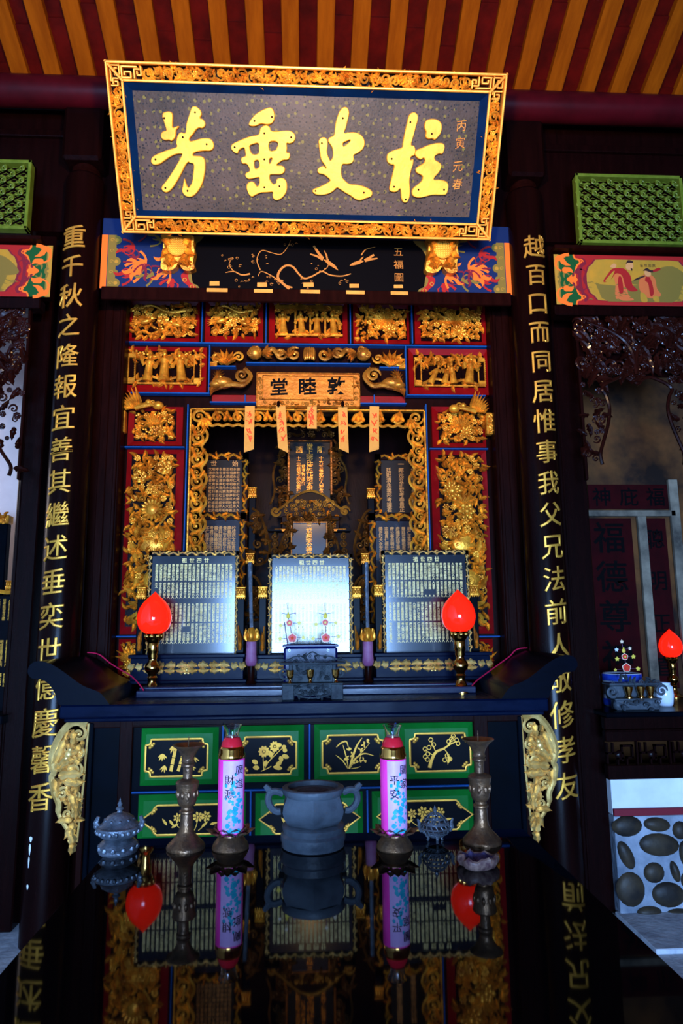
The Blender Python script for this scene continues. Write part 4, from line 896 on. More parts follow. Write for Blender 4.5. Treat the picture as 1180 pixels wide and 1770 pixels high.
def panel(c, red, kind, seed, name='carved_panel', cell=None, dep=.0):
    Y = YSH - dep; fr = FY(Y); a0, a1, q0, q1 = R(*c, Y); r0, r1, s0, s1 = R(*red, Y); rg = random.Random(seed)
    b = MB(); cm = -.012                                       # red bevelled surround sloping in to the carving
    o = [(r0, s0), (r1, s0), (r1, s1), (r0, s1)]; i_ = [(a0, q0), (a1, q0), (a1, q1), (a0, q1)]
    b.add([fr(x, y, .010) for x, y in o] + [fr(x, y, cm) for x, y in i_] + [fr(x, y, -.03) for x, y in o], [(t, (t + 1) % 4, (t + 1) % 4 + 4, t + 4) for t in range(4)] + [(t, t + 8, (t + 1) % 4 + 8, (t + 1) % 4) for t in range(4)], False)
    pn = b.build('panel_surround', REDL, SH)
    b = MB(); b.box(a0, a1, Y + .012, Y + .02, q0, q1); b.build('panel_ground', WOOD, pn)
    b = MB(); W_, H_ = a1 - a0, q1 - q0; av = []; cx, cz = (a0 + a1) / 2, (q0 + q1) / 2; cell = cell or .052
    f = Fr((0, Y, 0)); 
    if kind == 'bird':
        wavy(b, f, [(a0, q0 + H_ * .8, .0), (a0 + W_ * .3, q1 - H_ * .05, .012), (a0 + W_ * .6, q0 + H_ * .75, .014), (a1, q1 - H_ * .12, .0)], .009)
        bird(b, f, a0 + W_ * .24, q0 + H_ * .42, .01, H_ * .42, 1); bird(b, f, a0 + W_ * .72, q0 + H_ * .34, .01, H_ * .36, -1); av = [(a0 + W_ * .24, q0 + H_ * .42, H_ * .2), (a0 + W_ * .72, q0 + H_ * .34, H_ * .18)]
        b.peony(f, cx, q0 + H_ * .55, .01, H_ * .2, rg); av.append((cx, q0 + H_ * .55, H_ * .2)); mix = 'lpfbl'
    elif kind == 'court':
        b.box(a0, a1, Y - .02, Y, q1 - H_ * .16, q1, .004)
        for t in range(int(W_ / .008)): b.box(a0 + .008 * t, a0 + .008 * t + .005, Y - .026, Y - .018, q1 - H_ * .17, q1 - H_ * .03)
        b.box(a0, a1, Y - .016, Y, q0, q0 + H_ * .07, .003)
        for t in (.30, .52, .74): b.box(a0 + W_ * t - .006, a0 + W_ * t + .006, Y - .018, Y, q0, q1 - H_ * .1, .002)
        for i, t in enumerate((.13, .40, .62, .87)): b.figure(f, a0 + W_ * t, q0 + H_ * .05, .004, H_ * .72, rg.uniform(-.1, .1), rg.choice((-1, 0, 1)))
        av = [(a0 + W_ * t, q0 + H_ * .4, H_ * .42) for t in (.13, .3, .5, .7, .87)]; mix = 'bl'
        for t in (.05, .95): b.peony(f, a0 + W_ * t, q1 - H_ * .14, .01, H_ * .12, rg); b.leaf(f, a0 + W_ * t, q0 + H_ * .2, .006, 1.5, H_ * .5, H_ * .16)
    elif kind in ('scene', 'scene2'):
        for t in (.0, 1.0):
            x = a0 + (W_ - .05) * t
            for q in (0, .044): b.box(x + q, x + q + .007, Y - .02, Y, q0, q1 - H_ * .12, .002)
            b.box(x, x + .05, Y - .02, Y, q0, q0 + H_ * .18, .003); b.box(x, x + .05, Y - .02, Y, q1 - H_ * .24, q1 - H_ * .12, .003)
            for j in range(12): b.box(x + .044, x + .052, Y - .024, Y - .016, q0 + H_ * (.05 + .065 * j), q0 + H_ * (.08 + .065 * j))
        b.box(a0, a1, Y - .012, Y, q0, q0 + H_ * .06, .003)
        wavy(b, f, [(a0 + W_ * .12, q0 + H_ * .1, .0), (a0 + W_ * .3, q0 + H_ * .22, .012), (cx, q0 + H_ * .12, .012), (a0 + W_ * .7, q0 + H_ * .2, .012), (a0 + W_ * .88, q0 + H_ * .1, 0)], .010)
        fx = ((.27, .8, .1), (.50, .9, 0), (.74, .85, -.1)) if kind == 'scene' else ((.22, .6, .5), (.42, .6, .25), (.55, .68, -.1), (.76, .85, .12))
        for t, h, l in fx: b.figure(f, a0 + W_ * t, q0 + H_ * .08, .004, H_ * h, l, rg.choice((-1, 1)))
        av = [(a0 + W_ * t, q0 + H_ * .35, H_ * .42) for t in (.05, .22, .38, .52, .64, .76, .95)]; mix = 'lpb'
        for t in range(7): b.leaf(f, a0 + W_ * (.16 + .11 * t), q1 - H_ * .1, .008, -1.2 + .3 * rg.random(), H_ * .3, H_ * .16, rg.uniform(-1, 1), .014, 3)
    elif kind == 'lotus':
        b.flower(f, a0 + W_ * .62, q0 + H_ * .3, .008, H_ * .22, 9, 2); av = [(a0 + W_ * .62, q0 + H_ * .3, H_ * .2)]
        for t in range(7): b.leaf(f, a0 + W_ * .5, q0 + H_ * .5, .01, .4 + .4 * t, H_ * .5, H_ * .17, .3, .016, 1)
        mix = 'lbpf'
    elif kind in ('vase', 'vase2'):
        hz = lambda t: q1 - H_ * t
        if kind == 'vase':
            b.flower(f, cx + W_ * .02, hz(.335), .012, W_ * .27, 16, 1, 0, .52); b.disc(f, cx, hz(.335), .001)
            b.peony(f, cx + W_ * .25, hz(.085), .012, W_ * .2, rg); b.peony(f, cx - W_ * .28, hz(.14), .012, W_ * .17, rg)
            av = [(cx, hz(.335), W_ * .3), (cx + W_ * .25, hz(.085), W_ * .16), (cx - W_ * .28, hz(.14), W_ * .14)]
            wavy(b, f, [(cx + W_ * .05, hz(.46), .0), (cx + W_ * .35, hz(.36), .014), (cx + W_ * .42, hz(.24), .014), (cx + W_ * .3, hz(.15), .01)], .008)
        else:
            b.flower(f, cx - W_ * .22, hz(.22), .012, W_ * .24, 10, 2); b.flower(f, cx + W_ * .1, hz(.34), .012, W_ * .2, 6, 2); av = [(cx - W_ * .22, hz(.22), W_ * .22), (cx + W_ * .1, hz(.34), W_ * .18)]
            for t in range(5): b.leaf(f, cx + W_ * .05, hz(.3), .016, .5 + .55 * t, W_ * .4, W_ * .12, .4, .014, 1)
        b.tube([f(cx - W_ * .3, hz(.465), .012), f(cx + W_ * .3, hz(.465), .012)], .009, 7)
        b.lathe([(W_ * .18, H_ * .0), (W_ * .30, H_ * .03), (W_ * .26, H_ * .07), (W_ * .16, H_ * .10), (W_ * .22, H_ * .115)], f(cx, hz(.575), .0), 16, sy=.25)
        b.ell(f(cx + W_ * .1, hz(.74), .012), W_ * .24, W_ * .24, .012, 14, 6, f.A, f.N); b.scroll(f, cx + W_ * .1, hz(.74), .022, W_ * .17, 2, 0, 1, .1)
        av += [(cx, hz(.54), W_ * .24), (cx + W_ * .1, hz(.74), W_ * .2)]
        z9 = hz(.865)
        b.tube([f(cx - W_ * .42, z9, .012), f(cx + W_ * .42, z9, .012)], .008, 7); b.tube([f(cx - W_ * .44, hz(.975), .012), f(cx + W_ * .44, hz(.975), .012)], .011, 7)
        for sd in (-1, 1): wavy(b, f, [(cx + sd * W_ * .38, z9, .01), (cx + sd * W_ * .22, hz(.89), .014), (cx + sd * W_ * .20, hz(.92), .014), (cx + sd * W_ * .33, hz(.945), .014), (cx + sd * W_ * .34, hz(.97), .01)], .013)
        av.append((cx, hz(.92), W_ * .5)); mix = 'lslpf'
        for t in (.5, .58, .64, .7, .78, .83):
            for sd in (-1, 1): b.leaf(f, cx + sd * W_ * .3, hz(t), .01, 1.57 + sd * rg.uniform(-1, 1), W_ * .35, W_ * .16, rg.uniform(-1, 1), .014)
    fill(b, f, a0, a1, q0, q1, cell * .85, rg, [(x, y, r_ * .6) for x, y, r_ in av] if kind in ('court', 'scene', 'scene2') else (), 'l', -.004)
    fill(b, f, a0 + cell * .2, a1 - cell * .2, q0 + cell * .2, q1 - cell * .2, cell * .82, rg, av, mix, .006)
    b.build(name, GOLD, pn); return pn
panel((228, 527, 337, 583), (221, 518, 345, 594), 'bird', 1); panel((363, 528, 446, 580), (355, 518, 455, 593), 'bird', 2); panel((475, 529, 592, 582), (465, 518, 600, 594), 'court', 3)
panel((620, 532, 703, 586), (610, 519, 706, 595), 'lotus', 4); panel((727, 535, 832, 589), (716, 520, 838, 596), 'lotus', 5)
panel((222, 606, 348, 665), (216, 601, 357, 679), 'scene', 6, dep=.02); panel((715, 613, 837, 669), (706, 604, 842, 683), 'scene2', 7, dep=.02)
panel((231, 710, 304, 762), (222, 704, 316, 771), 'lotus', 8); panel((758, 712, 834, 765), (746, 704, 838, 774), 'lotus', 9)
panel((221, 784, 300, 1083), (214, 778, 314, 1096), 'vase', 10, cell=.058); panel((762, 786, 838, 1083), (748, 779, 846, 1096), 'vase2', 12, cell=.058)
panel((212, 1112, 236, 1168), (205, 1104, 246, 1172), 'lotus', 13, cell=.035); panel((826, 1112, 846, 1168), (818, 1104, 852, 1172), 'lotus', 14, cell=.035)
b = MB()                                                       # blue mouldings between the panels
def hline(u0, u1, v, Y=YSH, h=2.4): 
    a0, a1 = P(u0, v, Y).x, P(u1, v, Y).x; z = P((u0 + u1) / 2, v, Y).z; b.box(a0, a1, Y - .026, Y + .03, z - h * k * .5, z + h * k * .5, .003)
def vline(u, v0, v1, Y=YSH, w=2.2):
    x = P(u, (v0 + v1) / 2, Y).x; b.box(x - w * k / 2, x + w * k / 2, Y - .026, Y + .03, P(u, v1, Y).z, P(u, v0, Y).z, .003)
hline(213, 842, 597); [vline(u, 518, 596) for u in (350, 460, 605, 711)]
hline(225, 363, 681, YSH - .02); vline(362, 598, 682, YSH - .02); hline(701, 838, 685, YSH - .02); vline(701, 600, 686, YSH - .02)
hline(363, 702, 698); vline(320, 700, 1100); vline(741, 700, 1100); hline(215, 320, 774); hline(741, 842, 777); hline(200, 252, 1100); hline(815, 866, 1100); vline(424, 684, 698); vline(646, 684, 698)
hline(363, 408, 635); hline(425, 640, 630); hline(655, 702, 637)
b.build('blue_moulding', BLUE, SH)
b = MB(); a0, a1, q0, q1 = R(366, 684, 700, 697, YSH); b.box(a0, a1, YSH - .005, YSH + .03, q0, q1, .003); b.build('red_rail', REDL, SH)
# acanthus corners, dragon frieze and dragon heads round the small plaque
fr = Fr((0, YSH - .02, 0)); rg = random.Random(21)
for (u0, v0, u1, v1, sd) in ((363, 602, 425, 634, 1), (641, 604, 701, 637, -1)):
    a0, a1, q0, q1 = R(u0, v0, u1, v1, YSH - .02); H_ = q1 - q0; W_ = a1 - a0; b = MB(); cx = (a0 + a1) / 2
    for t in range(6):
        b.leaf(fr, cx - sd * W_ * .1, q0 + H_ * .12, .008, PI / 2 + sd * (-1.2 + .42 * t), H_ * .85, H_ * .26, sd * .5, .018, 2)
    b.scroll(fr, cx - sd * W_ * .3, q0 + H_ * .4, .008, H_ * .3, 1.4, 0, sd, .3); b.scroll(fr, cx + sd * W_ * .3, q0 + H_ * .5, .008, H_ * .28, 1.4, 3, -sd, .3)
    b.box(a0 if sd > 0 else a1 - W_ * .2, a0 + W_ * .2 if sd > 0 else a1, YSH - .03, YSH, q0, q0 + H_ * .25, .004); b.build('acanthus_carving', GOLD, SH)
a0, a1, q0, q1 = R(428, 600, 640, 629, YSH - .03); H_ = q1 - q0; W_ = a1 - a0; f2 = Fr((0, YSH - .03, 0)); b = MB()
for sd in (-1, 1):
    cx = (a0 + a1) / 2; X = lambda t: cx + sd * W_ * .5 * t
    b.ell(f2(X(.88), q0 + H_ * .55, .02), H_ * .42, H_ * .42, .04, 10, 6, f2.A, f2.N); b.scroll(f2, X(.84), q0 + H_ * .7, .045, H_ * .22, 1.5, 0, sd, .3); b.scroll(f2, X(.94), q0 + H_ * .45, .045, H_ * .2, 1.5, 2, -sd, .3)
    for t in range(5): b.leaf(f2, X(.75), q0 + H_ * .5, .03, (PI if sd > 0 else 0) + (-.8 + .4 * t), H_ * .6, H_ * .25, .6, .02, 2)
    wavy(b, f2, [(X(.7), q0 + H_ * .4, .02), (X(.6), q0 + H_ * .75, .03), (X(.5), q0 + H_ * .4, .03), (X(.42), q0 + H_ * .7, .02)], H_ * .14); b.scroll(f2, X(.46), q0 + H_ * .5, .03, H_ * .36, 1.4, 0, sd, .28)
    b.scroll(f2, X(.24), q0 + H_ * .5, .02, H_ * .42, 1.3, 1, -sd, .3)
    for t in range(3): b.leaf(f2, X(.33), q0 + H_ * .3, .02, PI / 2 + (t - 1) * .7, H_ * .6, H_ * .25, .3, .02, 2)
for t in range(7): 
    t_ = -PI / 2 + PI * t / 6; b.ell(f2((a0 + a1) / 2 + math.sin(t_) * H_ * .25, q0 + H_ * .5, .02 + .02 * math.cos(t_)), H_ * .10, H_ * .1, H_ * .4, 7, 6)
b.build('dragon_frieze', GOLD2, SH)
for (u0, v0, u1, v1, sd) in ((360, 640, 437, 683, -1), (626, 640, 702, 685, 1)):
    Yd = YSH - .05; fd = Fr((0, Yd, 0)); a0, a1, q0, q1 = R(u0, v0, u1, v1, Yd); H_ = q1 - q0; W_ = a1 - a0; cx = (a0 + a1) / 2; b = MB(); X = lambda t: cx + sd * W_ * .5 * t
    wavy(b, fd, [(X(.9), q0 + H_ * .2, .0), (X(.4), q0 + H_ * .3, .03), (X(-.1), q0 + H_ * .35, .04), (X(-.6), q0 + H_ * .35, .035), (X(-.92), q0 + H_ * .7, .03), (X(-.62), q0 + H_ * 1.0, .03)], [.02] * 6 + [.019] * 10 + [.016] * 10)
    b.scroll(fd, X(-.52), q0 + H_ * .72, .04, H_ * .27, 1.5, 0, sd, .3)
    b.ell(fd(X(.35), q0 + H_ * .45, .02), W_ * .26, H_ * .25, .05, 9, 6, fd.A, fd.N); b.ell(fd(X(.62), q0 + H_ * .35, .03), W_ * .16, H_ * .16, .04, 8, 5, fd.A, fd.N)
    b.ell(fd(X(.42), q0 + H_ * .6, .065), .012, .012, .012, 7, 5)
    for t in range(8): b.leaf(fd, X(.2 + .08 * t), q0 + H_ * .45, .03, (0 if sd > 0 else PI) + sd * (.15 + .3 * t), H_ * .55, H_ * .16, .5 * sd, .02, 1)
    for t in range(4): b.leaf(fd, X(.3 + .15 * t), q0 + H_ * .3, .02, (0 if sd > 0 else PI) - sd * (.2 + .3 * t), H_ * .4, H_ * .14, -.5 * sd, .02, 1)
    b.build('dragon_head', GOLD2, SH)
# eagle-winged corner ornaments
for (u, v, sd) in ((236, 706, -1), (820, 712, 1)):
    Ye = YSH - .06; fe = Fr((0, Ye, 0)); p = P(u, v, Ye); b = MB()
    for t in range(7): b.leaf(fe, p.x - sd * (2 - t) * k * 2.2, p.z, .006 + .002 * t, PI / 2 - sd * (.10 + .12 * t) if sd > 0 else PI / 2 + (.10 + .12 * t) - .0, (44 - 4 * t) * k, 9 * k, -.25 * sd, .012, 1, 7)
    for t in range(5): b.leaf(fe, p.x + sd * t * 3 * k, p.z - 2 * k, .014, PI / 2 - sd * (.5 + .15 * t), 16 * k, 7 * k, .2, .012, 1)
    wavy(b, fe, [(p.x + sd * 2 * k, p.z, .01), (p.x - sd * 14 * k, p.z + 4 * k, .02), (p.x - sd * 26 * k, p.z + 6 * k, .02), (p.x - sd * 42 * k, p.z + 2 * k, .018)], [.018] * 10 + [.014] * 6)
    b.ell(fe(p.x - sd * 38 * k, p.z + 4 * k, .02), 10 * k, 8 * k, .03, 9, 6, fe.A, fe.N); b.scroll(fe, p.x - sd * 30 * k, p.z + 8 * k, .035, 6 * k, 1.4, 0, sd, .3); b.ell(fe(p.x - sd * 22 * k, p.z + 9 * k, .03), 6 * k, 5 * k, .02, 8, 5)
    b.build('winged_ornament', GOLD, SH)
    uc = 207 if sd < 0 else 849; p = P(uc, 729 if sd < 0 else 733, Ye); b = MB(); b.box(p.x - 10 * k, p.x + 10 * k, Ye - .02, Ye + .04, p.z - 20 * k, p.z + 20 * k, .006)
    for q in (-10, 9): b.peony(fe, p.x, p.z + q * k, .026, 9 * k, rg); [b.leaf(fe, p.x, p.z + q * k, .022, t * 1.57 + .8, 12 * k, 7 * k, .3, .012, 1) for t in range(4)]
    b.build('gilt_corner_block', GOLD, SH)
# gilt scroll arch round the tablets
b = MB(); Ya = YSH - .01; fa = Fr((0, Ya, 0)); aL, aR = P(326, 830, Ya).x, P(737, 830, Ya).x; iL, iR = P(357, 830, Ya).x, P(706, 830, Ya).x; zt = P(530, 709, Ya).z; zi = P(530, 737, Ya).z; zb = 1.24; wv = iL - aL; wh = zt - zi
for (x0_, x1_) in ((aL, aL + .012), (aR - .012, aR)): b.box(x0_, x1_, Ya - .03, Ya + .01, zb, zt, .003)
b.box(aL, aR, Ya - .03, Ya + .01, zt - .010, zt, .003)
n = int((zi - zb) / (38 * k)); rg = random.Random(4)
for sd in (0, 1):
    X = lambda t: (aL + wv * t) if sd == 0 else (aR - wv * t); d = 1 if sd == 0 else -1
    pts = []
    for i in range(n):
        z1 = zi - (zi - zb) * i / n; z0 = zi - (zi - zb) * (i + 1) / n; h = z1 - z0
        pts += [(X(.70), z1, .012), (X(.98), z1 - h * .35, .022), (X(1.02), z1 - h * .5, .022), (X(.96), z1 - h * .68, .02)]
        b.scroll(fa, X(.52), z0 + h * .42, .014, wv * .40, 1.6, PI / 2, d, .26); b.scroll(fa, X(.45), z0 + h * .82, .016, wv * .22, 1.3, 0, -d, .3)
        b.leaf(fa, X(.15), z1, .012, -PI / 2 + d * .25, h * .75, wv * .3, d * .5, .018, 2); b.leaf(fa, X(.2), z0 + h * .05, .012, d * .3 if d > 0 else PI - .3, wv * .8, wv * .34, d * .5, .018, 3); b.leaf(fa, X(.9), z1 - h * .1, .014, -PI / 2 - d * .4, h * .5, wv * .22, -d * .5, .016, 2)
    wavy(b, fa, pts, .010)
n = 10; pts = []
for i in range(n):
    x0_ = iL + (iR - iL) * i / n; w_ = (iR - iL) / n; d = 1 if i < n / 2 else -1
    for t in (0, .25, .5, .75): pts.append((x0_ + w_ * t, zi + (.004 if t in (0, .5) else -.006), .02))
    b.scroll(fa, x0_ + w_ * .5, zi + wh * .5, .014, wh * .36, 1.5, 0, d, .28)
    for t in range(3): b.leaf(fa, x0_ + w_ * (.2 + .3 * t), zi + wh * .25, .012, PI / 2 + d * (.5 - .5 * t), wh * .8, wh * .3, d * .6, .018, 2)
pts.append((iR, zi, .02)); wavy(b, fa, pts, .010)
for x_, d in ((iL, 1), (iR, -1)):
    b.scroll(fa, x_ - d * wv * .5, zt - wh * .5, .016, wv * .42, 1.6, 0, d, .26)
    for t in range(4): b.leaf(fa, x_ - d * wv * .2, zt - wh * .6, .014, -PI / 2 + d * (t - 1.5) * .5, wv * .7, wv * .3, .4, .016, 2)
b.build('scroll_arch', GOLD, SH)
for nm, Y0_, z in (('lower_step', 4.64, 1.48), ('middle_step', 4.80, 1.68), ('upper_step', 4.96, 1.88)):
    b = MB(); b.box(ox0 + .02, ox1 - .02, Y0_, 5.49, 1.24, z, .006); b.build(nm, WOOD2, SH)

# small name plaque over the arch
Ys = YSH - .08; k = K(Ys); fs = Fr((0, Ys, 0)); a0, a1, q0, q1 = R(443, 645, 622, 703, Ys); i0, i1, j0, j1 = R(455, 651, 610, 690, Ys)
SP = T('name_plaque', 'small gilt plaque with three black characters over the tablet arch', 'plaque', ((a0 + a1) / 2, Ys, q0))
b = MB(); b.box(a0, a1, Ys + .01, Ys + .05, q0, q1, .003); b.box(i0, i1, Ys, Ys + .012, j0, j1); b.build('board', NAMEG, SP)
b = MB(); w = .006
for (A0, A1, B0, B1) in ((a0, a1, q0, q1), (i0 - w, i1 + w, j0 - w, j1 + w)):
    for q in ((A0, A1, B0, B0 + w), (A0, A1, B1 - w, B1), (A0, A0 + w, B0, B1), (A1 - w, A1, B0, B1)): b.box(q[0], q[1], Ys - .012, Ys + .012, q[2], q[3], .002)
rg = random.Random(8)
fill(b, fs, i0, i1, q0 + w, j0 - w, .03, rg, (), 'sl', -.006); fill(b, fs, a0 + w, i0 - w, j0, j1, .03, rg, (), 'sl', -.006); fill(b, fs, i1 + w, a1 - w, j0, j1, .03, rg, (), 'sl', -.006)
b.build('carved_frame', GOLD2, SP)
b = MB()
for ch, u, v in (('堂', 482, 669), ('睦', 531, 668), ('敦', 581, 667)):
    p = P(u, v, Ys); b = MB(); write(b, ch, lambda x, y, z: fs(p.x + x, p.z + y, .002 + z), 34 * k, .02, 0, .02, .06); b.build('black_character', INK, SP)

b = MB(); 
for u in (481, 592): p = P(u, 698, Ys - .02); b.ell((p.x, Ys - .02, p.z), .012, .014, .022, 8, 6)
b.build('fixing_knob', WOOD, SP)
# paper charms that hang across the arch
for i, (ut, ub, vb, tip, lab) in enumerate(((432, 430, 779, -6, 'leftmost yellow paper charm with red brush marks hanging below the small plaque'), (485, 489, 778, 9, 'second yellow paper charm from the left, its tip pointing right'), (539, 539, 741, 0, 'short middle yellow paper charm hanging below the small plaque'), (592, 594, 780, 8, 'fourth yellow paper charm from the left hanging below the small plaque'), (647, 646, 780, -5, 'rightmost yellow paper charm with red brush marks hanging below the small plaque'))):
    Yc = YSH - .075; fc = Fr((0, Yc, 0)); b = MB(); p0 = P(ut, 702, Yc); p1 = P(ub, vb, Yc); n = 10; vs = []; hw = 8.6 * K(Yc)
    for j in range(n + 1):
        t = j / n; x = p0.x + (p1.x - p0.x) * t; z = p0.z + (p1.z - p0.z) * t; c = .004 + .010 * math.sin(t * 4 + i)
        for s_ in (-1, 1): vs.append(fc(x + s_ * hw, z + (s_ * -tip * .5 * K(Yc) if j == n else 0), c + s_ * .003 * math.sin(3 * t + i)))
    vs2 = [v + Vector((0, .0012, 0)) for v in vs]; m_ = len(vs)
    b.add(vs + vs2, [(2 * j, 2 * j + 1, 2 * j + 3, 2 * j + 2) for j in range(n)] + [(m_ + 2 * j, m_ + 2 * j + 2, m_ + 2 * j + 3, m_ + 2 * j + 1) for j in range(n)] + [(0, m_, m_ + 1, 1), (2 * n, 2 * n + 1, m_ + 2 * n + 1, m_ + 2 * n)] + [(2 * j + e, 2 * j + 2 + e, m_ + 2 * j + 2 + e, m_ + 2 * j + e) for j in range(n) for e in (0, 1)])
    t = T('paper_charm', lab, 'paper charm', (p0.x, Yc, p1.z), 'paper charms under the small plaque'); b.build('paper_strip', PAPER, t)
    b = MB(); rg = random.Random(i + 30); L = p0.z - p1.z
    nseg = 4 if L > .12 else 1
    for s_ in range(nseg):
        zc = p0.z - L * (.2 + .7 * s_ / max(1, nseg)) if nseg > 1 else p0.z - L * .6
        def cc(z): q = (p0.z - z) / L; return .0052 + .010 * math.sin(q * 4 + i)
        for e in range(3):
            zz = zc + rg.uniform(-.012, .012); xx = p0.x + (p1.x - p0.x) * (p0.z - zz) / L + rg.uniform(-.3, .3) * hw
            pts = [(xx + rg.uniform(-.5, .5) * hw, zz + .014), (xx + rg.uniform(-.4, .4) * hw, zz), (xx + rg.uniform(-.5, .5) * hw, zz - .016)]
            for (p, q), (r, s2) in zip(pts, pts[1:]): b.add([fc(p - .004, q, cc(q) + .001), fc(p + .005, q, cc(q) + .001), fc(r + .004, s2, cc(s2) + .001), fc(r - .003, s2, cc(s2) + .001)], [(0, 1, 2, 3)], False)
    b.build('red_brush_marks', REDP, t)

# ================================================================== ancestral tablets
POOL = '世祖考妣李公孺人諱府君元德仁義文武廷光大成宗榮華貴興邦國正和永安清明春秋福壽康寧'
def inscription(fr, a0, a1, q0, q1, cols, blocks, rg, c=.0012, size=None, tail=None, skip=()):
    b = MB(); cw = (a1 - a0) / cols
    for bi, (t0, t1, rows) in enumerate(blocks):
        zt_, zb_ = q1 - (q1 - q0) * t0, q1 - (q1 - q0) * t1; rh = (zt_ - zb_) / rows; s_ = min(cw * .98, rh * 1.08) if size is None else size
        for i in range(cols):
            nr = rows
            for j in range(nr):
                if (bi, i, j) in skip or any(x[0] == bi and x[1] <= i <= x[2] and x[3] <= j <= x[4] for x in skip if len(x) == 5): continue
                ch = tail if (tail and j == nr - 1 and bi % 2 == 1) else rg.choice(POOL)
                x0_, z0_ = a0 + (i + .5) * cw, zt_ - (j + .5) * rh
                write(b, ch, lambda x, y, z: fr(x0_ + x, z0_ + y, c), s_, 0, 0, 0.012, 0, min(1.0, cw / s_ * .95), 1)
    return b
def tablet_frame(fr, x0, x1, z0, z1, w, wt, seed, lit=True, bottom=False):
    rg = random.Random(seed); b = MB(); g = MB(); Y = 0
    for (p, q, r, s_) in ((x0, x0 + w, z0, z1), (x1 - w, x1, z0, z1), (x0, x1, z1 - wt, z1)) + (((x0, x1, z0, z0 + wt),) if bottom else ()):
        b.box(p, q, r, s_, -.02, .014, .004, fr)
    def run(p0, p1, ww):
        L = math.hypot(p1[0] - p0[0], p1[1] - p0[1]); n = max(3, int(L / (ww * 1.9))); dx, dz = (p1[0] - p0[0]) / n, (p1[1] - p0[1]) / n; ang = math.atan2(dz, dx)
        g.tube([fr(p0[0] + (p1[0] - p0[0]) * i / (n * 4) - math.sin(ang) * ww * .22 * math.sin(i * PI / 2), p0[1] + (p1[1] - p0[1]) * i / (n * 4) + math.cos(ang) * ww * .22 * math.sin(i * PI / 2), .016) for i in range(n * 4 + 1)], ww * .17, 5, 1, fr.N)
        for i in range(n):
            x, z = p0[0] + dx * (i + .5), p0[1] + dz * (i + .5); sg = 1 if i % 2 else -1
            g.leaf(fr, x, z, .014, ang + sg * .8, ww * 1.1, ww * .55, -sg * 1.2, ww * .25, 2, 5); g.leaf(fr, x + dx * .4, z + dz * .4, .014, ang - sg * 2.2, ww * .8, ww * .36, sg * 1.2, ww * .25, 2, 5)
    run((x0 + w / 2, z0), (x0 + w / 2, z1 - wt), w); run((x1 - w / 2, z0), (x1 - w / 2, z1 - wt), w); run((x0 + w, z1 - wt / 2), (x1 - w, z1 - wt / 2), wt)
    return b, g
def post(fr, x, zb, zc, w, tab, top=True):
    b = MB(); b.box(x - w * .42, x + w * .42, zb, zc, -.04, .0, .004, fr); pl_ = b.build('post', NAVY, tab)
    b = MB(); b.box(x - w * .5, x + w * .5, zc + .004, zc + w * .95, -.035, .008, .005, fr)
    for q in (-1, 0, 1): b.ell(fr(x + q * w * .3, zc + w * .55, .008), w * .17, w * .36, .008, 7, 5, fr.A, fr.N)
    b.box(x - w * .56, x + w * .56, zc - .006, zc + .012, -.035, .012, .004, fr); b.box(x - w * .56, x + w * .56, zc + w * .95, zc + w * 1.12, -.035, .012, .004, fr)
    for q in range(-2, 3): b.ell(fr(x + q * w * .22, zc - .008, .006), w * .1, w * .14, .008, 6, 4, fr.A, fr.N)
    b.build('lotus_capital', GOLD, pl_)
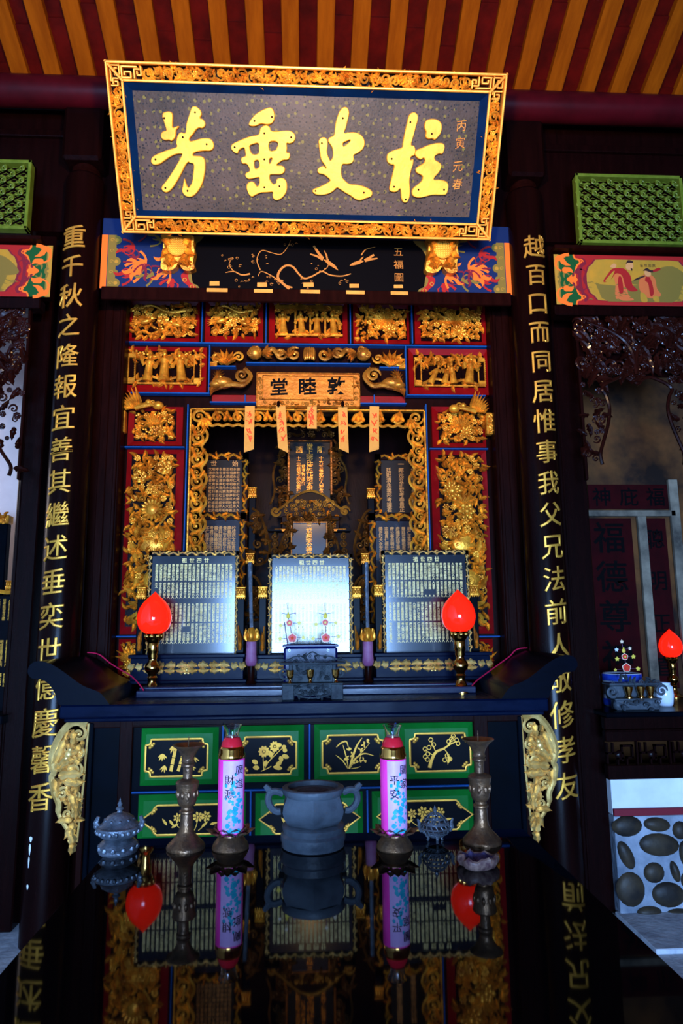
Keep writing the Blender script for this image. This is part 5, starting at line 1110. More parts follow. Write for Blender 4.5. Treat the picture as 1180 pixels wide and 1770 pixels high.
def front_tablet(o, inn, stand, posts, cap_v, label, seed, skip, pale=False):
    Y = 4.33; k = K(Y); fr = Fr((0, Y, 0)); x0, x1, z0, z1 = R(*o, Y); i0, i1, j0, j1 = R(*inn, Y); zb = 0
    t = T('ancestral_tablet', label, 'tablet', ((x0 + x1) / 2, Y, ZPL), 'front row of ancestral tablets')
    b = MB(); b.box(x0, x1, Y - .002, Y + .03, j0 - .02, z1 - .005); b.build('lacquer_panel', TABLET, t)
    fb, g = tablet_frame(fr, x0, x1, z0, z1, (i0 - x0 + x1 - i1) / 2 * .85, (z1 - j1) * .8, seed); f_ = fb.build('frame', BLACK, t); g.build('gilt_scrollwork', GOLDB, f_)
    rg = random.Random(seed); M_ = (i1 - i0) * .025
    b = inscription(fr, i0 + M_, i1 - M_, j0, j1, 19, [(.075, .26, 6), (.275, .45, 6), (.29 + .21, .70, 7), (.715, .93, 7)], rg, .0035, None, '人', skip)
    for i, ch in enumerate('祖世四廿'):
        x_ = i0 + (i1 - i0) * (.38 + .09 * i); write(b, ch, lambda x, y, z: fr(x_ + x, j1 - (j1 - j0) * .035 + y, .0035), 9 * k, 0, 0, .015)
    b.build('gilt_inscription', GOLDT, t)
    # stand: black stepped base with gilt apron
    s0, s1 = P(stand[0], 1150, 4.25).x, P(stand[1], 1150, 4.25).x; zs1 = z0 + .004
    b = MB(); b.box(s0, s1, Y - .10, Y + .10, zs1 - .022, zs1, .004); b.box(s0 + .012, s1 - .012, Y - .085, Y + .09, ZPL, zs1 - .022, .003); b.box(s0 - .01, s1 + .01, Y - .115, Y + .11, ZPL, ZPL + .02, .004); b.build('stand', ALTAR, t)
    f3 = Fr((0, Y - .086, 0)); b = MB(); cx = (s0 + s1) / 2; h = zs1 - .022 - ZPL - .02; zc = ZPL + .02 + h * .55; w = (s1 - s0) * .29
    for sd in (-1, 1):
        for q in (.0, .33, .66, .95):
            b.leaf(f3, cx + sd * w * q, zc + h * .1, .003, (0 if sd > 0 else PI) + sd * .25, w * .34, h * .34, -sd * .8, .012, 3); b.leaf(f3, cx + sd * w * (q + .02), zc - h * .12, .003, (0 if sd > 0 else PI) - sd * .2, w * .34, h * .28, sd * .6, .012, 3)
        for q in (1.32, 1.55): b.leaf(f3, cx + sd * w * q, zc, .003, (0 if sd > 0 else PI) + sd * .5, w * .22, h * .4, -sd, .012, 2)
    b.flower(f3, cx, zc - h * .1, .003, h * .22, 6, 1); b.build('gilt_apron', GOLDB, t)
    for u in posts: post(Fr((0, Y - .02, 0)), P(u, 1030, Y - .02).x, zs1, P(u, cap_v + 18, Y - .02).z, 15 * k, t)
    for u in posts:                                            # small carved brackets beside the posts
        b = MB(); x = P(u, 1080, Y).x; sd = 1 if x < cx else -1; f4 = Fr((0, Y - .03, 0)); b.tube([f4(x + sd * .0, zs1 + .02, .01), f4(x + sd * .006, zs1 + .09, .012), f4(x + sd * .012, zs1 + .17, .008)], [.011, .009, .004], 6); b.leaf(f4, x, zs1 + .02, .012, 1.5, .12, .03, .2, .012, 2); b.build('post_bracket', GOLD2, t)
    return t
ZPL = P(535, 1180, 4.16).z
SK1 = [(3, 3, 3, 0, 2), (3, 7, 8, 1, 2), (1, 0, 0, 2, 4)]; SK2 = [(1, 9, 11, 3, 4), (3, 1, 1, 0, 6), (1, 0, 0, 2, 4)]
front_tablet((255, 953, 412, 1131), (262, 963, 405, 1124), (222, 424, 1180), (244, 416), 1014, 'black ancestral tablet of gold columns behind the left red lamp', 41, SK1)
front_tablet((463, 958, 610, 1131), (471, 967, 602, 1122), (440, 632, 1180), (454, 616), 1013, 'bright mirror-like ancestral tablet in the middle behind the flower sprigs', 42, [])
front_tablet((660, 951, 812, 1128), (667, 961, 805, 1122), (646, 850, 1180), (654, 819), 1010, 'black ancestral tablet of gold columns behind the right red lamp', 43, SK2)
def back_tablet(o, inn, Y, zfoot, label, seed, m_, text=None, cols=9, rows=12, open_side=None, gm=GOLD, post_u=None, post_v=0, wing=0):
    k = K(Y); fr = Fr((0, Y, 0)); x0, x1, z0, z1 = R(*o, Y); i0, i1, j0, j1 = R(*inn, Y)
    t = T('ancestral_tablet', label, 'tablet', ((x0 + x1) / 2, Y, zfoot))
    b = MB(); b.box(i0 - .01, i1 + .01, Y, Y + .03, zfoot + .03, z1 - .01); b.build('lacquer_panel', m_, t)
    fb, g = tablet_frame(fr, x0, x1, zfoot + .03, z1, (i0 - x0 + x1 - i1) / 2, z1 - j1, seed); f_ = fb.build('frame', WOOD2, t); g.build('gilt_scrollwork', gm, f_)
    rg = random.Random(seed); M_ = (i1 - i0) * .06
    b = inscription(fr, i0 + M_, i1 - M_, j0, j1, cols, [(.14, .97, rows)], rg, .002)
    for i, ch in enumerate(text or ''): 
        x_ = i0 + (i1 - i0) * (.2 + .6 * i / max(1, len(text) - 1) if len(text) > 1 else .5); write(b, ch, lambda x, y, z: fr(x_ + x, j1 - (j1 - j0) * .07 + y, .002), 11 * k, 0, 0, .015)
    b.build('gilt_inscription', GOLD2 if gm is GOLD2 else mat('faded_gilt', (.42, .19, .05), .5, .3), t)
    b = MB(); b.box(x0 - .03, x1 + .03, Y - .06, Y + .07, zfoot, zfoot + .035, .005); b.build('stand', WOOD2, t)
    if post_u:
        xp = P(post_u, post_v, Y - .02).x; post(Fr((0, Y - .02, 0)), xp, zfoot + .03, P(post_u, post_v, Y - .02).z, 14 * k, t)
        if wing:
            b = MB(); f4 = Fr((0, Y - .02, 0)); zt_ = P(post_u, post_v + 22, Y).z; L = min(zt_ - zfoot - .06, .42); rg2 = random.Random(seed + 5)
            ol = cat([(0, 0), (.3, -.08), (.55, -.3), (.75, -.55), (.8, -.75), (.6, -.95), (0, -1)], 4)
            pts = [(xp + wing * 38 * k * p, zt_ + L * q) for p, q in ol]; b.tube([f4(p, q, .004) for p, q in pts], 2.2 * k, 5)
            for i in range(16):
                q = rg2.uniform(.12, .95); p = rg2.uniform(.08, .62) * min(1, q * 1.5)
                b.leaf(f4, xp + wing * 38 * k * p, zt_ - L * q, 0, rg2.uniform(0, 6.28), 22 * k, 9 * k, rg2.uniform(-1, 1), .014) if i % 2 else b.scroll(f4, xp + wing * 38 * k * p, zt_ - L * q, .002, 8 * k, 1.4, rg2.uniform(0, 6), wing, .28)
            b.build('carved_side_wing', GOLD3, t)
    return t
back_tablet((346, 783, 429, 890), (356, 795, 418, 888), 5.02, 1.88, 'upper left framed tablet with a faded grid of gold writing inside the arch', 51, TABOLD, '世始', 9, 12, post_u=436, post_v=858, wing=1)
back_tablet((648, 785, 742, 892), (657, 796, 730, 888), 5.02, 1.88, 'upper right framed tablet with three faint gold columns inside the arch', 52, TABOLD, '一', 3, 9, post_u=641, post_v=859, wing=-1)
back_tablet((342, 886, 425, 975), (350, 899, 411, 972), 4.85, 1.68, 'lower left grey-blue tablet in a gold frame behind the left front tablet', 53, TABLET, None, 7, 9, post_u=432, post_v=972, wing=1)
back_tablet((637, 887, 728, 975), (649, 901, 716, 972), 4.85, 1.68, 'lower right grey-blue tablet in a gold frame behind the right front tablet', 54, TABLET, None, 6, 9, post_u=631, post_v=972, wing=-1)
# central spirit tablets
Y = 5.12; k = K(Y); fr = Fr((0, Y, 0)); i0, i1, j0, j1 = R(501, 765, 570, 856, Y); cx = P(536, 800, Y).x
t = T('ancestral_tablet', 'tall carved brown-gold central tablet with three columns of gold writing', 'tablet', (cx, Y, 1.88))
b = MB(); b.box(i0, i1, Y, Y + .03, j0 - .05, j1); b.build('lacquer_panel', TABOLD, t)
b = MB(); x0, x1, zt = P(474, 800, Y).x, P(598, 800, Y).x, P(536, 735, Y).z
b.box(i0 - .02, i0, Y - .02, Y + .03, j0, j1 + .01, .004); b.box(i1, i1 + .02, Y - .02, Y + .03, j0, j1 + .01, .004); b.box(i0 - .02, i1 + .02, Y - .03, Y + .03, j1, j1 + .012, .004)
bq = MB(); bq.poly(fr, [(i0 - .02, j1 + .012), (i1 + .02, j1 + .012), (i1 + .05, zt), (i0 - .05, zt)], -.03, .006); bq.build('crest_board', WOOD2, t); rg = random.Random(61)
fill(b, fr, i0 - .03, i1 + .03, j1 + .02, zt, .05, rg, (), 'slsf', .012)
for sd in (-1, 1):
    xe = i0 - .02 if sd < 0 else i1 + .02; pts = [(xe + sd * p * k, j1 + q * k) for p, q in cat([(2, 6), (12, -14), (14, -30), (22, -44), (25, -62), (22, -86), (26, -104), (30, -112)], 4)]
    b.tube([fr(p, q, .006) for p, q in pts], .009, 6)
    for i in range(26): 
        q = rg.uniform(0, 108); p = rg.uniform(2, 8 + q * .14)
        b.leaf(fr, xe + sd * p * k, j1 - q * k, .004, rg.uniform(0, 6.28), 17 * k, 8 * k, rg.uniform(-1, 1), .018, 2) if i % 2 else b.scroll(fr, xe + sd * p * k, j1 - q * k, .004, 6.5 * k, 1.4, rg.uniform(0, 6), sd, .28)
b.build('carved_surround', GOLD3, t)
b = MB(); bd = MB(); f3 = Fr((0, Y - .04, 0)); zc = P(536, 880, Y).z
pts = cat([(-62, -8), (-48, 2), (-36, 12), (-20, 24), (0, 30), (20, 24), (36, 12), (48, 2), (62, -8)], 5); b.tube([f3(cx + p * k, zc + q * k, .012) for p, q in pts], .010, 6)
bd.poly(f3, [(cx + p * k, zc + q * k) for p, q in pts] + [(cx + 55 * k, zc - 16 * k), (cx - 55 * k, zc - 16 * k)], -.02, .0); fill(b, f3, cx - 44 * k, cx + 44 * k, zc - 14 * k, zc + 16 * k, .036, rg, (), 'slfs', .006)
for s_ in (-1, 1): b.scroll(f3, cx + s_ * 60 * k, zc - 6 * k, .01, 9 * k, 1.4, 0, s_, .35)
bd.box(cx - 50 * k, cx + 50 * k, Y - .10, Y + .06, zc - 40 * k, zc - 16 * k, .008); fill(b, Fr((0, Y - .10, 0)), cx - 46 * k, cx + 46 * k, zc - 38 * k, zc - 18 * k, .04, rg, (), 'slf', .0)
b.box(cx - 62 * k, cx + 62 * k, Y - .12, Y + .08, zc - 44 * k, zc - 38 * k, .006); bd.box(cx - 56 * k, cx + 56 * k, Y - .1, Y + .08, 1.88, zc - 44 * k, .006); b.build('carved_base', GOLD2, t); bd.build('base_board', WOOD2, t)
b = MB(); ci = 0
for txt, u, v0, v1, s_ in (('西', 517, 777, 777, 13), ('隴', 554, 777, 777, 13), ('堂上李氏歷代始太祖', 535, 772, 846, 12), ('十三世祖考諱公妣孺', 516, 792, 848, 8), ('世考德公諱興', 524, 806, 836, 7), ('十六世祖妣孺人神位', 555, 792, 848, 8)):
    for i, ch in enumerate(txt):
        p = P(u, v0 + (v1 - v0) * i / max(1, len(txt) - 1), Y); write(b, ch, lambda x, y, z: fr(p.x + x, p.z + y, .002), s_ * k, 0, 0, .02)
b.build('gilt_inscription', GOLD2, t)
Y = 4.75; k = K(Y); fr = Fr((0, Y, 0)); i0, i1, j0, j1 = R(505, 905, 563, 962, Y); cx = (i0 + i1) / 2
t = T('ancestral_tablet', 'small grey-blue tablet with one worn gold column between brown carved sides', 'tablet', (cx, Y, 1.48))
b = MB(); b.box(i0, i1, Y, Y + .03, 1.51, j1); b.build('lacquer_panel', TABLET, t)
b = MB(); 
for sd in (-1, 1):
    xe = i0 if sd < 0 else i1
    pts = [(xe + sd * p * k, j1 + q * k) for p, q in cat([(2, 8), (8, 0), (12, -18), (18, -30), (22, -48), (18, -60)], 4)]; b.tube([fr(p, q, .006) for p, q in pts], .009, 6)
    for i in range(16):
        q = rg.uniform(-4, 58); p = rg.uniform(2, 8 + q * .2)
        b.leaf(fr, xe + sd * p * k, j1 - q * k, .004, rg.uniform(0, 6.28), 16 * k, 8 * k, rg.uniform(-1, 1), .018, 2) if i % 2 else b.scroll(fr, xe + sd * p * k, j1 - q * k, .004, 6 * k, 1.4, rg.uniform(0, 6), sd, .28)
    b.box(min(xe, xe + sd * .012), max(xe, xe + sd * .012), Y - .012, Y + .03, 1.51, j1 + .012, .003)
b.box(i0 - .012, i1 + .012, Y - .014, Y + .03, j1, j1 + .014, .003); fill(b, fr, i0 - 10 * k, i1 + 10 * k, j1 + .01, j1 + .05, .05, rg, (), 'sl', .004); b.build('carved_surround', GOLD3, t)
b = MB()
for i, ch in enumerate('三世祖李公神位'):
    p = P(534, 909 + i * 8.2, Y); write(b, ch, lambda x, y, z: fr(p.x + x, p.z + y, .002), 11 * k, 0, 0, .03)
b.build('gilt_inscription', GOLD2, t)
b = MB(); b.box(i0 - .12, i1 + .12, Y - .08, Y + .1, 1.48, 1.53, .006); b.build('stand', WOOD2, t)
for (u, sd, lab) in ((475, -1, 'small carved gilt offering rack left of the small grey-blue tablet'), (594, 1, 'small carved gilt offering rack right of the small grey-blue tablet')):
    Yr = 4.70; f5 = Fr((0, Yr, 0)); p = P(u, 918, Yr); k = K(Yr); t = T('offering_rack', lab, 'rack', (p.x, Yr, 1.48)); b = MB(); b.box(p.x - 12 * k, p.x + 12 * k, Yr - .05, Yr + .05, p.z - .006, p.z + .006, .003); b.build('rack_top', BLACK, t)
    b = MB()
    for q in (.02, .07, .12, .17): b.scroll(f5, p.x, p.z - q - .02, .01, .026, 1.5, q * 30, sd, .3)
    b.tube([f5(p.x, p.z, -.01), f5(p.x, 1.48, -.01)], .008, 6); b.box(p.x - .04, p.x + .04, Yr - .04, Yr + .04, 1.48, 1.50, .003); b.build('carved_leg', GOLD3, t)
# the tablet of the left bay that shows at the photo's edge
Y = 4.45; k = K(Y); fr = Fr((0, Y, 0)); t = T('ancestral_tablet', 'black tablet with gold writing in the left bay, cut by the photo edge', 'tablet', (P(-40, 1100, Y).x, Y, 1.2)); x0, x1, z0, z1 = R(-110, 1030, 20, 1235, Y)
b = MB(); b.box(x0, x1, Y, Y + .04, z0, z1, .004); b.build('lacquer_panel', BLACK, t)
rg = random.Random(77); b = inscription(fr, x0 + .02, x1 - .012, z0 + .03, z1 - .02, 12, [(.0, .2, 7), (.38, .62, 8), (.68, .8, 3)], rg, .002); b.build('gilt_inscription', GOLDP, t)
b = MB(); wavy(b, fr, [(x0, z1 + .02, .0), (x0 + .3, z1 + .03, .01), (x1 - .05, z1 + .02, .01), (x1, z1 + .028, 0)], .014); b.build('gilt_crest', GOLD, t)
b = MB(); b.box(x0 - .05, x1 + .03, Y - .1, Y + .1, 1.2, z0, .006); b.build('stand', BLACK, t)
post(Fr((0, Y + .01, 0)), P(16, 1000, Y).x, z1 - .05, P(16, 1016, Y).z, 11 * k, t)
t2 = T('ancestral_tablet', 'dark upright tablet with a gilt cap before the white wall at the left edge', 'tablet', (P(-20, 1000, 4.8).x, 4.8, 1.2)); x0, x1, z0, z1 = R(-60, 905, 9, 1035, 4.8)
b = MB(); b.box(x0, x1, 4.8, 4.86, 1.2, z1, .005); b.box(x0 - .02, x1 + .02, 4.77, 4.89, 1.2, 1.23, .005); b.build('board', NAVY, t2); b = MB(); b.box(x0 - .005, x1 + .008, 4.79, 4.87, z1, z1 + .06, .006); fill(b, Fr((0, 4.79, 0)), x0, x1, z1, z1 + .06, .04, rg, (), 'lfp'); b.build('gilt_cap', GOLD, t2)
# ================================================================== altar table
def KD(p): return (Vector(p) - EYE).dot(CF) / F
ZA = P(535, 1213, 3.60).z; YA = 3.60; acx = (P(102, 1225, YA).x + P(948, 1215, YA).x) / 2
AT = T('altar_table', 'long dark altar table with upswept ends and green drawers before the shrine', 'altar', (acx, 3.66, 0))
hw = (P(948, 1215, YA).x - P(102, 1225, YA).x) / 2; th = ZA - P(535, 1236, YA).z
b = MB(); b.box(acx - hw, acx + hw, YA, 4.30, ZA - th, ZA, .008); b.box(acx - hw + .02, acx + hw - .02, YA + .02, 4.28, ZA - th - .02, ZA - th, .005); b.build('table_top', ALTAR, AT)
b = MB(); b.box(acx - hw + .30, acx + hw - .30, 3.92, 4.49, ZA, ZPL - .014, .004); b.box(acx - hw + .30, acx + hw - .30, 3.99, 4.49, ZPL - .014, ZPL, .004); b.build('raised_ledge', LEDGE, AT)
prof = [(866, 1205), (875, 1193), (885, 1184), (911, 1173), (943, 1149), (962, 1137), (980, 1132), (993, 1137), (998, 1149), (993, 1159), (984, 1162), (975, 1163), (963, 1172), (955, 1186), (948, 1207)]
pr = [(p.x - acx, p.z) for p in (P(u, v, YA) for u, v in prof)]; top = pr[:10]; zoff = ZA - pr[0][1]
pr = [(x, z + zoff * max(0, 1 - i / 4)) for i, (x, z) in enumerate(pr)]
pw = cat(pr[:11], 5) + cat(pr[10:], 4)[1:] + [(pr[-1][0], ZA + .0005), (pr[0][0], ZA + .0005)]
COLI = {-1: -1.318, 1: 1.358}                                      # the back of each end is cut to pass inside the column
for sd in (-1, 1):
    b = MB(); f = Fr((acx, YA, 0), (1, 0, 0), (0, 0, 1)); b.poly(f, [(sd * x, z) for x, z in pw], -.44, .0, smooth=True)
    lim = abs(COLI[sd] - acx); i1 = next(i for i, p in enumerate(pw) if p[0] > lim)
    zt = pw[i1][1]; q = pw[:i1] + [(lim, zt), (lim, ZA + .0005), (pw[0][0], ZA + .0005)]
    b.poly(f, [(sd * x, z) for x, z in q], -.70, -.44, smooth=True); b.build('upswept_end', ENDW, AT)
YD = 3.68; k = K(YD); fd = Fr((0, YD, 0))
b = MB(); zb = .12
x0, x1 = P(152, 1340, YD).x, P(905, 1340, YD).x; b.box(x0, x1, YD + .004, 4.25, zb, ZA - th - .02, .004)
for (ua, ub, nm) in ((152, 160, 0), (897, 905, 0)): b.box(P(ua, 1340, YD).x, P(ub, 1340, YD).x, YD - .02, YD + .02, 0, ZA - th - .03, .004)
b.build('carcass', NAVY, AT)
b = MB()
for (ua, ub) in ((205, 228), (820, 845)): b.box(P(ua, 1340, YD).x, P(ub, 1340, YD).x, YD - .018, YD + .01, zb, ZA - th - .02, .004)
a0, a1 = P(152, 1340, YD).x, P(905, 1340, YD).x; b.box(a0, a1, YD - .016, YD + .01, P(530, 1252, YD).z, ZA - th - .02, .004); b.build('dark_red_stile', WOOD2, AT)
b = MB()
def hl(u0, u1, v, h=3.0): z = P((u0 + u1) / 2, v, YD).z; b.box(P(u0, v, YD).x, P(u1, v, YD).x, YD - .016, YD + .01, z - h * k * .5, z + h * k * .5, .003)
def vl(u, v0, v1, w=3.0): x = P(u, (v0 + v1) / 2, YD).x; b.box(x - w * k / 2, x + w * k / 2, YD - .016, YD + .01, P(u, v1, YD).z, P(u, v0, YD).z, .003)
hl(228, 822, 1363); [vl(u, 1248, 1362) for u in (385, 535, 684)]; [vl(u, 1364, 1470) for u in (433, 635)]; hl(228, 822, 1249, 2)
b.build('blue_moulding', BLUE, AT)
def bamboo(mb, f, cx, cz, s):
    for x, w_, l in ((-.16, .10, .15), (.06, .09, .22)):
        for i in range(4):
            t0, t1 = i / 4 + .01, (i + 1) / 4 - .015; mb.stroke(f, [(cx + s * (x + l * t0), cz + s * (-.40 + .8 * t0)), (cx + s * (x + l * t1), cz + s * (-.40 + .8 * t1))], [s * w_, s * w_ * .95], .003)
    rg = random.Random(1)
    for (x, z, n, a) in ((-.42, .12, 5, -1.4), (-.34, -.22, 4, -1.6), (-.12, .34, 5, -1.2), (.38, .24, 5, -.8), (.50, .02, 4, -1.0), (.42, -.26, 3, -.5), (.22, .36, 4, -.6), (.2, -.06, 3, .5)):
        for i in range(n):
            t = a + (i - n / 2) * .42; L = s * rg.uniform(.16, .24); mb.stroke(f, [(cx + s * x + math.cos(t) * L * q, cz + s * z + math.sin(t) * L * q) for q in (0, .3, .7, 1)], [s * .01, s * .05, s * .04, 0], .003)
def daisy(mb, f, x, z, r, n=9, c=.003):
    for i in range(n):
        t = 2 * PI * i / n; mb.stroke(f, [(x + math.cos(t) * r * q, z + math.sin(t) * r * q) for q in (.3, .55, .8, 1)], [r * .14, r * .42, r * .42, r * .08], c)
    mb.disc(f, x, z, r * .2, c=c)
def chrys(mb, f, cx, cz, s):
    daisy(mb, f, cx - .12 * s, cz + .12 * s, .17 * s, 10); daisy(mb, f, cx + .20 * s, cz + .26 * s, .16 * s, 10)
    for pts in ([(-.12, -.42), (.0, -.2), (.2, .0), (.42, .2)], [(-.12, -.42), (-.14, -.1), (-.12, .05)], [(.05, -.16), (.18, .08), (.2, .16)], [(-.2, -.44), (.0, -.36), (.1, -.3)]): q = cat([(cx + p * s, cz + r * s) for p, r in pts], 4); mb.stroke(f, q, s * .022, .003)
    for (x, z, a, L) in ((-.3, -.22, 2.6, .2), (-.25, -.35, 3.0, .2), (.1, -.05, 1.8, .2), (.42, .0, -.3, .22), (.36, -.02, -1.2, .18), (.16, -.32, -.2, .28), (.24, -.28, .5, .2), (.42, .2, .6, .14), (.44, .16, -.2, .14), (.36, .24, 1.8, .12), (-.1, -.3, 1.2, .18)):
        mb.stroke(f, [(cx + s * x + math.cos(a) * L * s * q, cz + s * z + math.sin(a) * L * s * q) for q in (0, .25, .6, .85, 1)], [s * .03, s * .12, s * .13, s * .08, 0], .0032)
def orchid(mb, f, cx, cz, s):
    for pts, w_ in (([(-.12, -.42), (-.05, -.2), (.1, .2), (.28, .46)], .06), ([(-.12, -.42), (.0, -.2), (.3, .0), (.62, -.06)], .045), ([(-.14, -.42), (-.2, -.1), (-.3, .26)], .035), ([(-.5, .2), (-.36, .32), (-.2, .36), (-.14, .2)], .05), ([(-.16, -.42), (-.3, -.2), (-.52, -.02)], .03), ([(-.1, -.42), (.12, -.1), (.34, .12), (.5, .3)], .022), ([(-.06, -.42), (.1, -.4), (.22, -.36)], .02)):
        q = cat([(cx + p * s, cz + r * s) for p, r in pts], 5); n = len(q); mb.stroke(f, q, [s * w_ * math.sin(PI * (.12 + .86 * i / n)) for i in range(n)], .003)
    rg = random.Random(4)
    for (x, z) in ((-.12, .1), (.22, .12), (.34, .26), (.42, .34), (.2, -.16), (-.02, -.02), (-.2, -.1), (.08, -.26), (.32, -.18)):
        for i in range(4):
            t = rg.uniform(0, 6.28); L = s * .1; mb.stroke(f, [(cx + s * x + math.cos(t) * L * q, cz + s * z + math.sin(t) * L * q) for q in (0, .4, .8, 1)], [s * .01, s * .045, s * .035, 0], .0032)
def plum(mb, f, cx, cz, s):
    q = cat([(cx + p * s, cz + r * s) for p, r in ((-.34, -.44), (-.28, -.24), (-.14, .0), (.1, .1), (.3, .22), (.5, .3))], 6); n = len(q); mb.stroke(f, q, [s * (.11 - .09 * i / n) for i in range(n)], .003)
    for pts in ([(-.14, .0), (-.22, .2), (-.28, .34)], [(.22, .18), (.34, .36), (.4, .46)], [(.1, .1), (.22, -.06), (.2, -.3)], [(-.2, -.1), (-.36, .0), (-.46, .08)]): mb.stroke(f, cat([(cx + p * s, cz + r * s) for p, r in pts], 4), s * .025, .003)
    for (x, z) in ((-.46, .1), (-.38, -.04), (-.46, -.12), (-.34, .14), (-.28, .36), (-.2, .22), (.26, .3), (.4, .46), (.34, .36), (.54, .24), (.5, .34), (.2, -.1), (.28, -.2), (.12, -.22), (-.4, -.2)):
        n = 10; mb.stroke(f, [(cx + s * (x + .06 * math.cos(2 * PI * i / n)), cz + s * (z + .06 * math.sin(2 * PI * i / n))) for i in range(n + 1)], s * .022, .003)
    mb.stroke(f, [(cx + s * .2, cz - .06 * s), (cx + s * .28, cz - .2 * s), (cx + s * .2, cz - .36 * s)], [s * .02, s * .1, 0], .003)
def daisies(mb, f, cx, cz, s):
    for (x, z, r) in ((-.55, .08, .2), (-.1, .14, .24), (.28, .1, .22), (.62, .12, .22)):
        daisy(mb, f, cx + x * s, cz + z * s, r * s, 7); mb.stroke(f, cat([(cx + x * s, cz + z * s), (cx + (x - .04) * s, cz - .2 * s), (cx + (x * .5) * s, cz - .44 * s)], 4), s * .03, .003)
    for (x, z, a) in ((-.9, .0, -.9), (-.8, -.3, .5), (-.3, -.3, .8), (.0, -.3, 1.9), (.45, -.3, .7), (.8, -.2, .2), (-1.0, -.2, 2.2)):
        mb.stroke(f, [(cx + s * x + math.cos(a) * .34 * s * q, cz + s * z + math.sin(a) * .34 * s * q) for q in (0, .3, .7, 1)], [s * .03, s * .11, s * .08, 0], .003)
def drawer(c, inner, kind, pointed=False):
    a0, a1, q0, q1 = R(*c, YD); i0, i1, j0, j1 = R(*inner, YD)
    b = MB(); o = [(a0, q0), (a1, q0), (a1, q1), (a0, q1)]; m_ = .028; i_ = [(a0 + m_, q0 + m_), (a1 - m_, q0 + m_), (a1 - m_, q1 - m_), (a0 + m_, q1 - m_)]; h0, h1 = -.004, .010
    b.add([fd(x, y, h0) for x, y in o] + [fd(x, y, h1) for x, y in i_], [(t, (t + 1) % 4, (t + 1) % 4 + 4, t + 4) for t in range(4)] + [(4, 5, 6, 7)], False)
    d = b.build('drawer', GREEN, AT); f = Fr((0, YD - .0105, 0)); cx, cz = (i0 + i1) / 2, (j0 + j1) / 2; W_, H_ = (i1 - i0) / 2, (j1 - j0) / 2; n_ = H_ * .34
    if not pointed:
        q = []
        for sx, sy in ((1, 1), (-1, 1), (-1, -1), (1, -1)):
            cr = [(W_, H_ - n_ * 1.1), (W_ * .995, H_ - n_ * .9), (W_ - n_ * .6, H_ - n_ * .8), (W_ - n_ * .8, H_ - n_ * .6), (W_ - n_ * .9, H_ * .995), (W_ - n_ * 1.1, H_)]
            cr = [(sx * x, sy * y) for x, y in cr]; q += cr if sx * sy > 0 else cr[::-1]
    else:
        q = [(W_, 0), (W_ - H_ * .9, H_ * .62), (W_ - H_ * 1.0, H_ * .85), (W_ - H_ * 1.2, H_), (-W_ + H_ * 1.2, H_), (-W_ + H_ * 1.0, H_ * .85), (-W_ + H_ * .9, H_ * .62), (-W_, 0), (-W_ + H_ * .9, -H_ * .62), (-W_ + H_ * 1.0, -H_ * .85), (-W_ + H_ * 1.2, -H_), (W_ - H_ * 1.2, -H_), (W_ - H_ * 1.0, -H_ * .85), (W_ - H_ * .9, -H_ * .62)]
    q = [(cx + x, cz + y) for x, y in q]
    b = MB(); b.poly(f, q, 0, .0015); b.build('cartouche', BLACK, d)
    b = MB(); b.tube([f(x, y, .002) for x, y in q], .0058, 6, .5, f.N, True)
    for sx in (-1, 1):
        for sy in (-1, 1):
            x_, z_ = (cx + sx * (W_ - n_ * .95), cz + sy * (H_ - n_ * .95)) if not pointed else (cx + sx * (W_ - H_ * .95), cz + sy * H_ * .62)
            b.ell(f(x_, z_, .002), .011, .011, .003, 8, 4, f.A, f.N); b.ell(f(x_ + sx * .008, z_ - sy * .010, .002), .008, .008, .003, 8, 4, f.A, f.N); b.ell(f(x_ - sx * .010, z_ + sy * .008, .002), .008, .008, .003, 8, 4, f.A, f.N)
    b.build('gilt_border', GOLDP, d)
    b = MB(); kind(b, f, cx, cz, H_ * 1.85 if not pointed else H_ * 1.7); b.build('gilt_flower_painting', GOLDP, d)
drawer((243, 1258, 377, 1357), (252, 1277, 359, 1341), bamboo); drawer((393, 1254, 525, 1352), (414, 1273, 512, 1338), chrys)
drawer((543, 1251, 674, 1349), (557, 1270, 662, 1335), orchid); drawer((690, 1249, 818, 1346), (708, 1267, 812, 1332), plum)
drawer((238, 1372, 424, 1454), (243, 1390, 418, 1441), daisies, True); drawer((441, 1370, 627, 1452), (448, 1388, 622, 1439), daisies, True); drawer((643, 1366, 818, 1448), (651, 1383, 816, 1434), daisies, True)
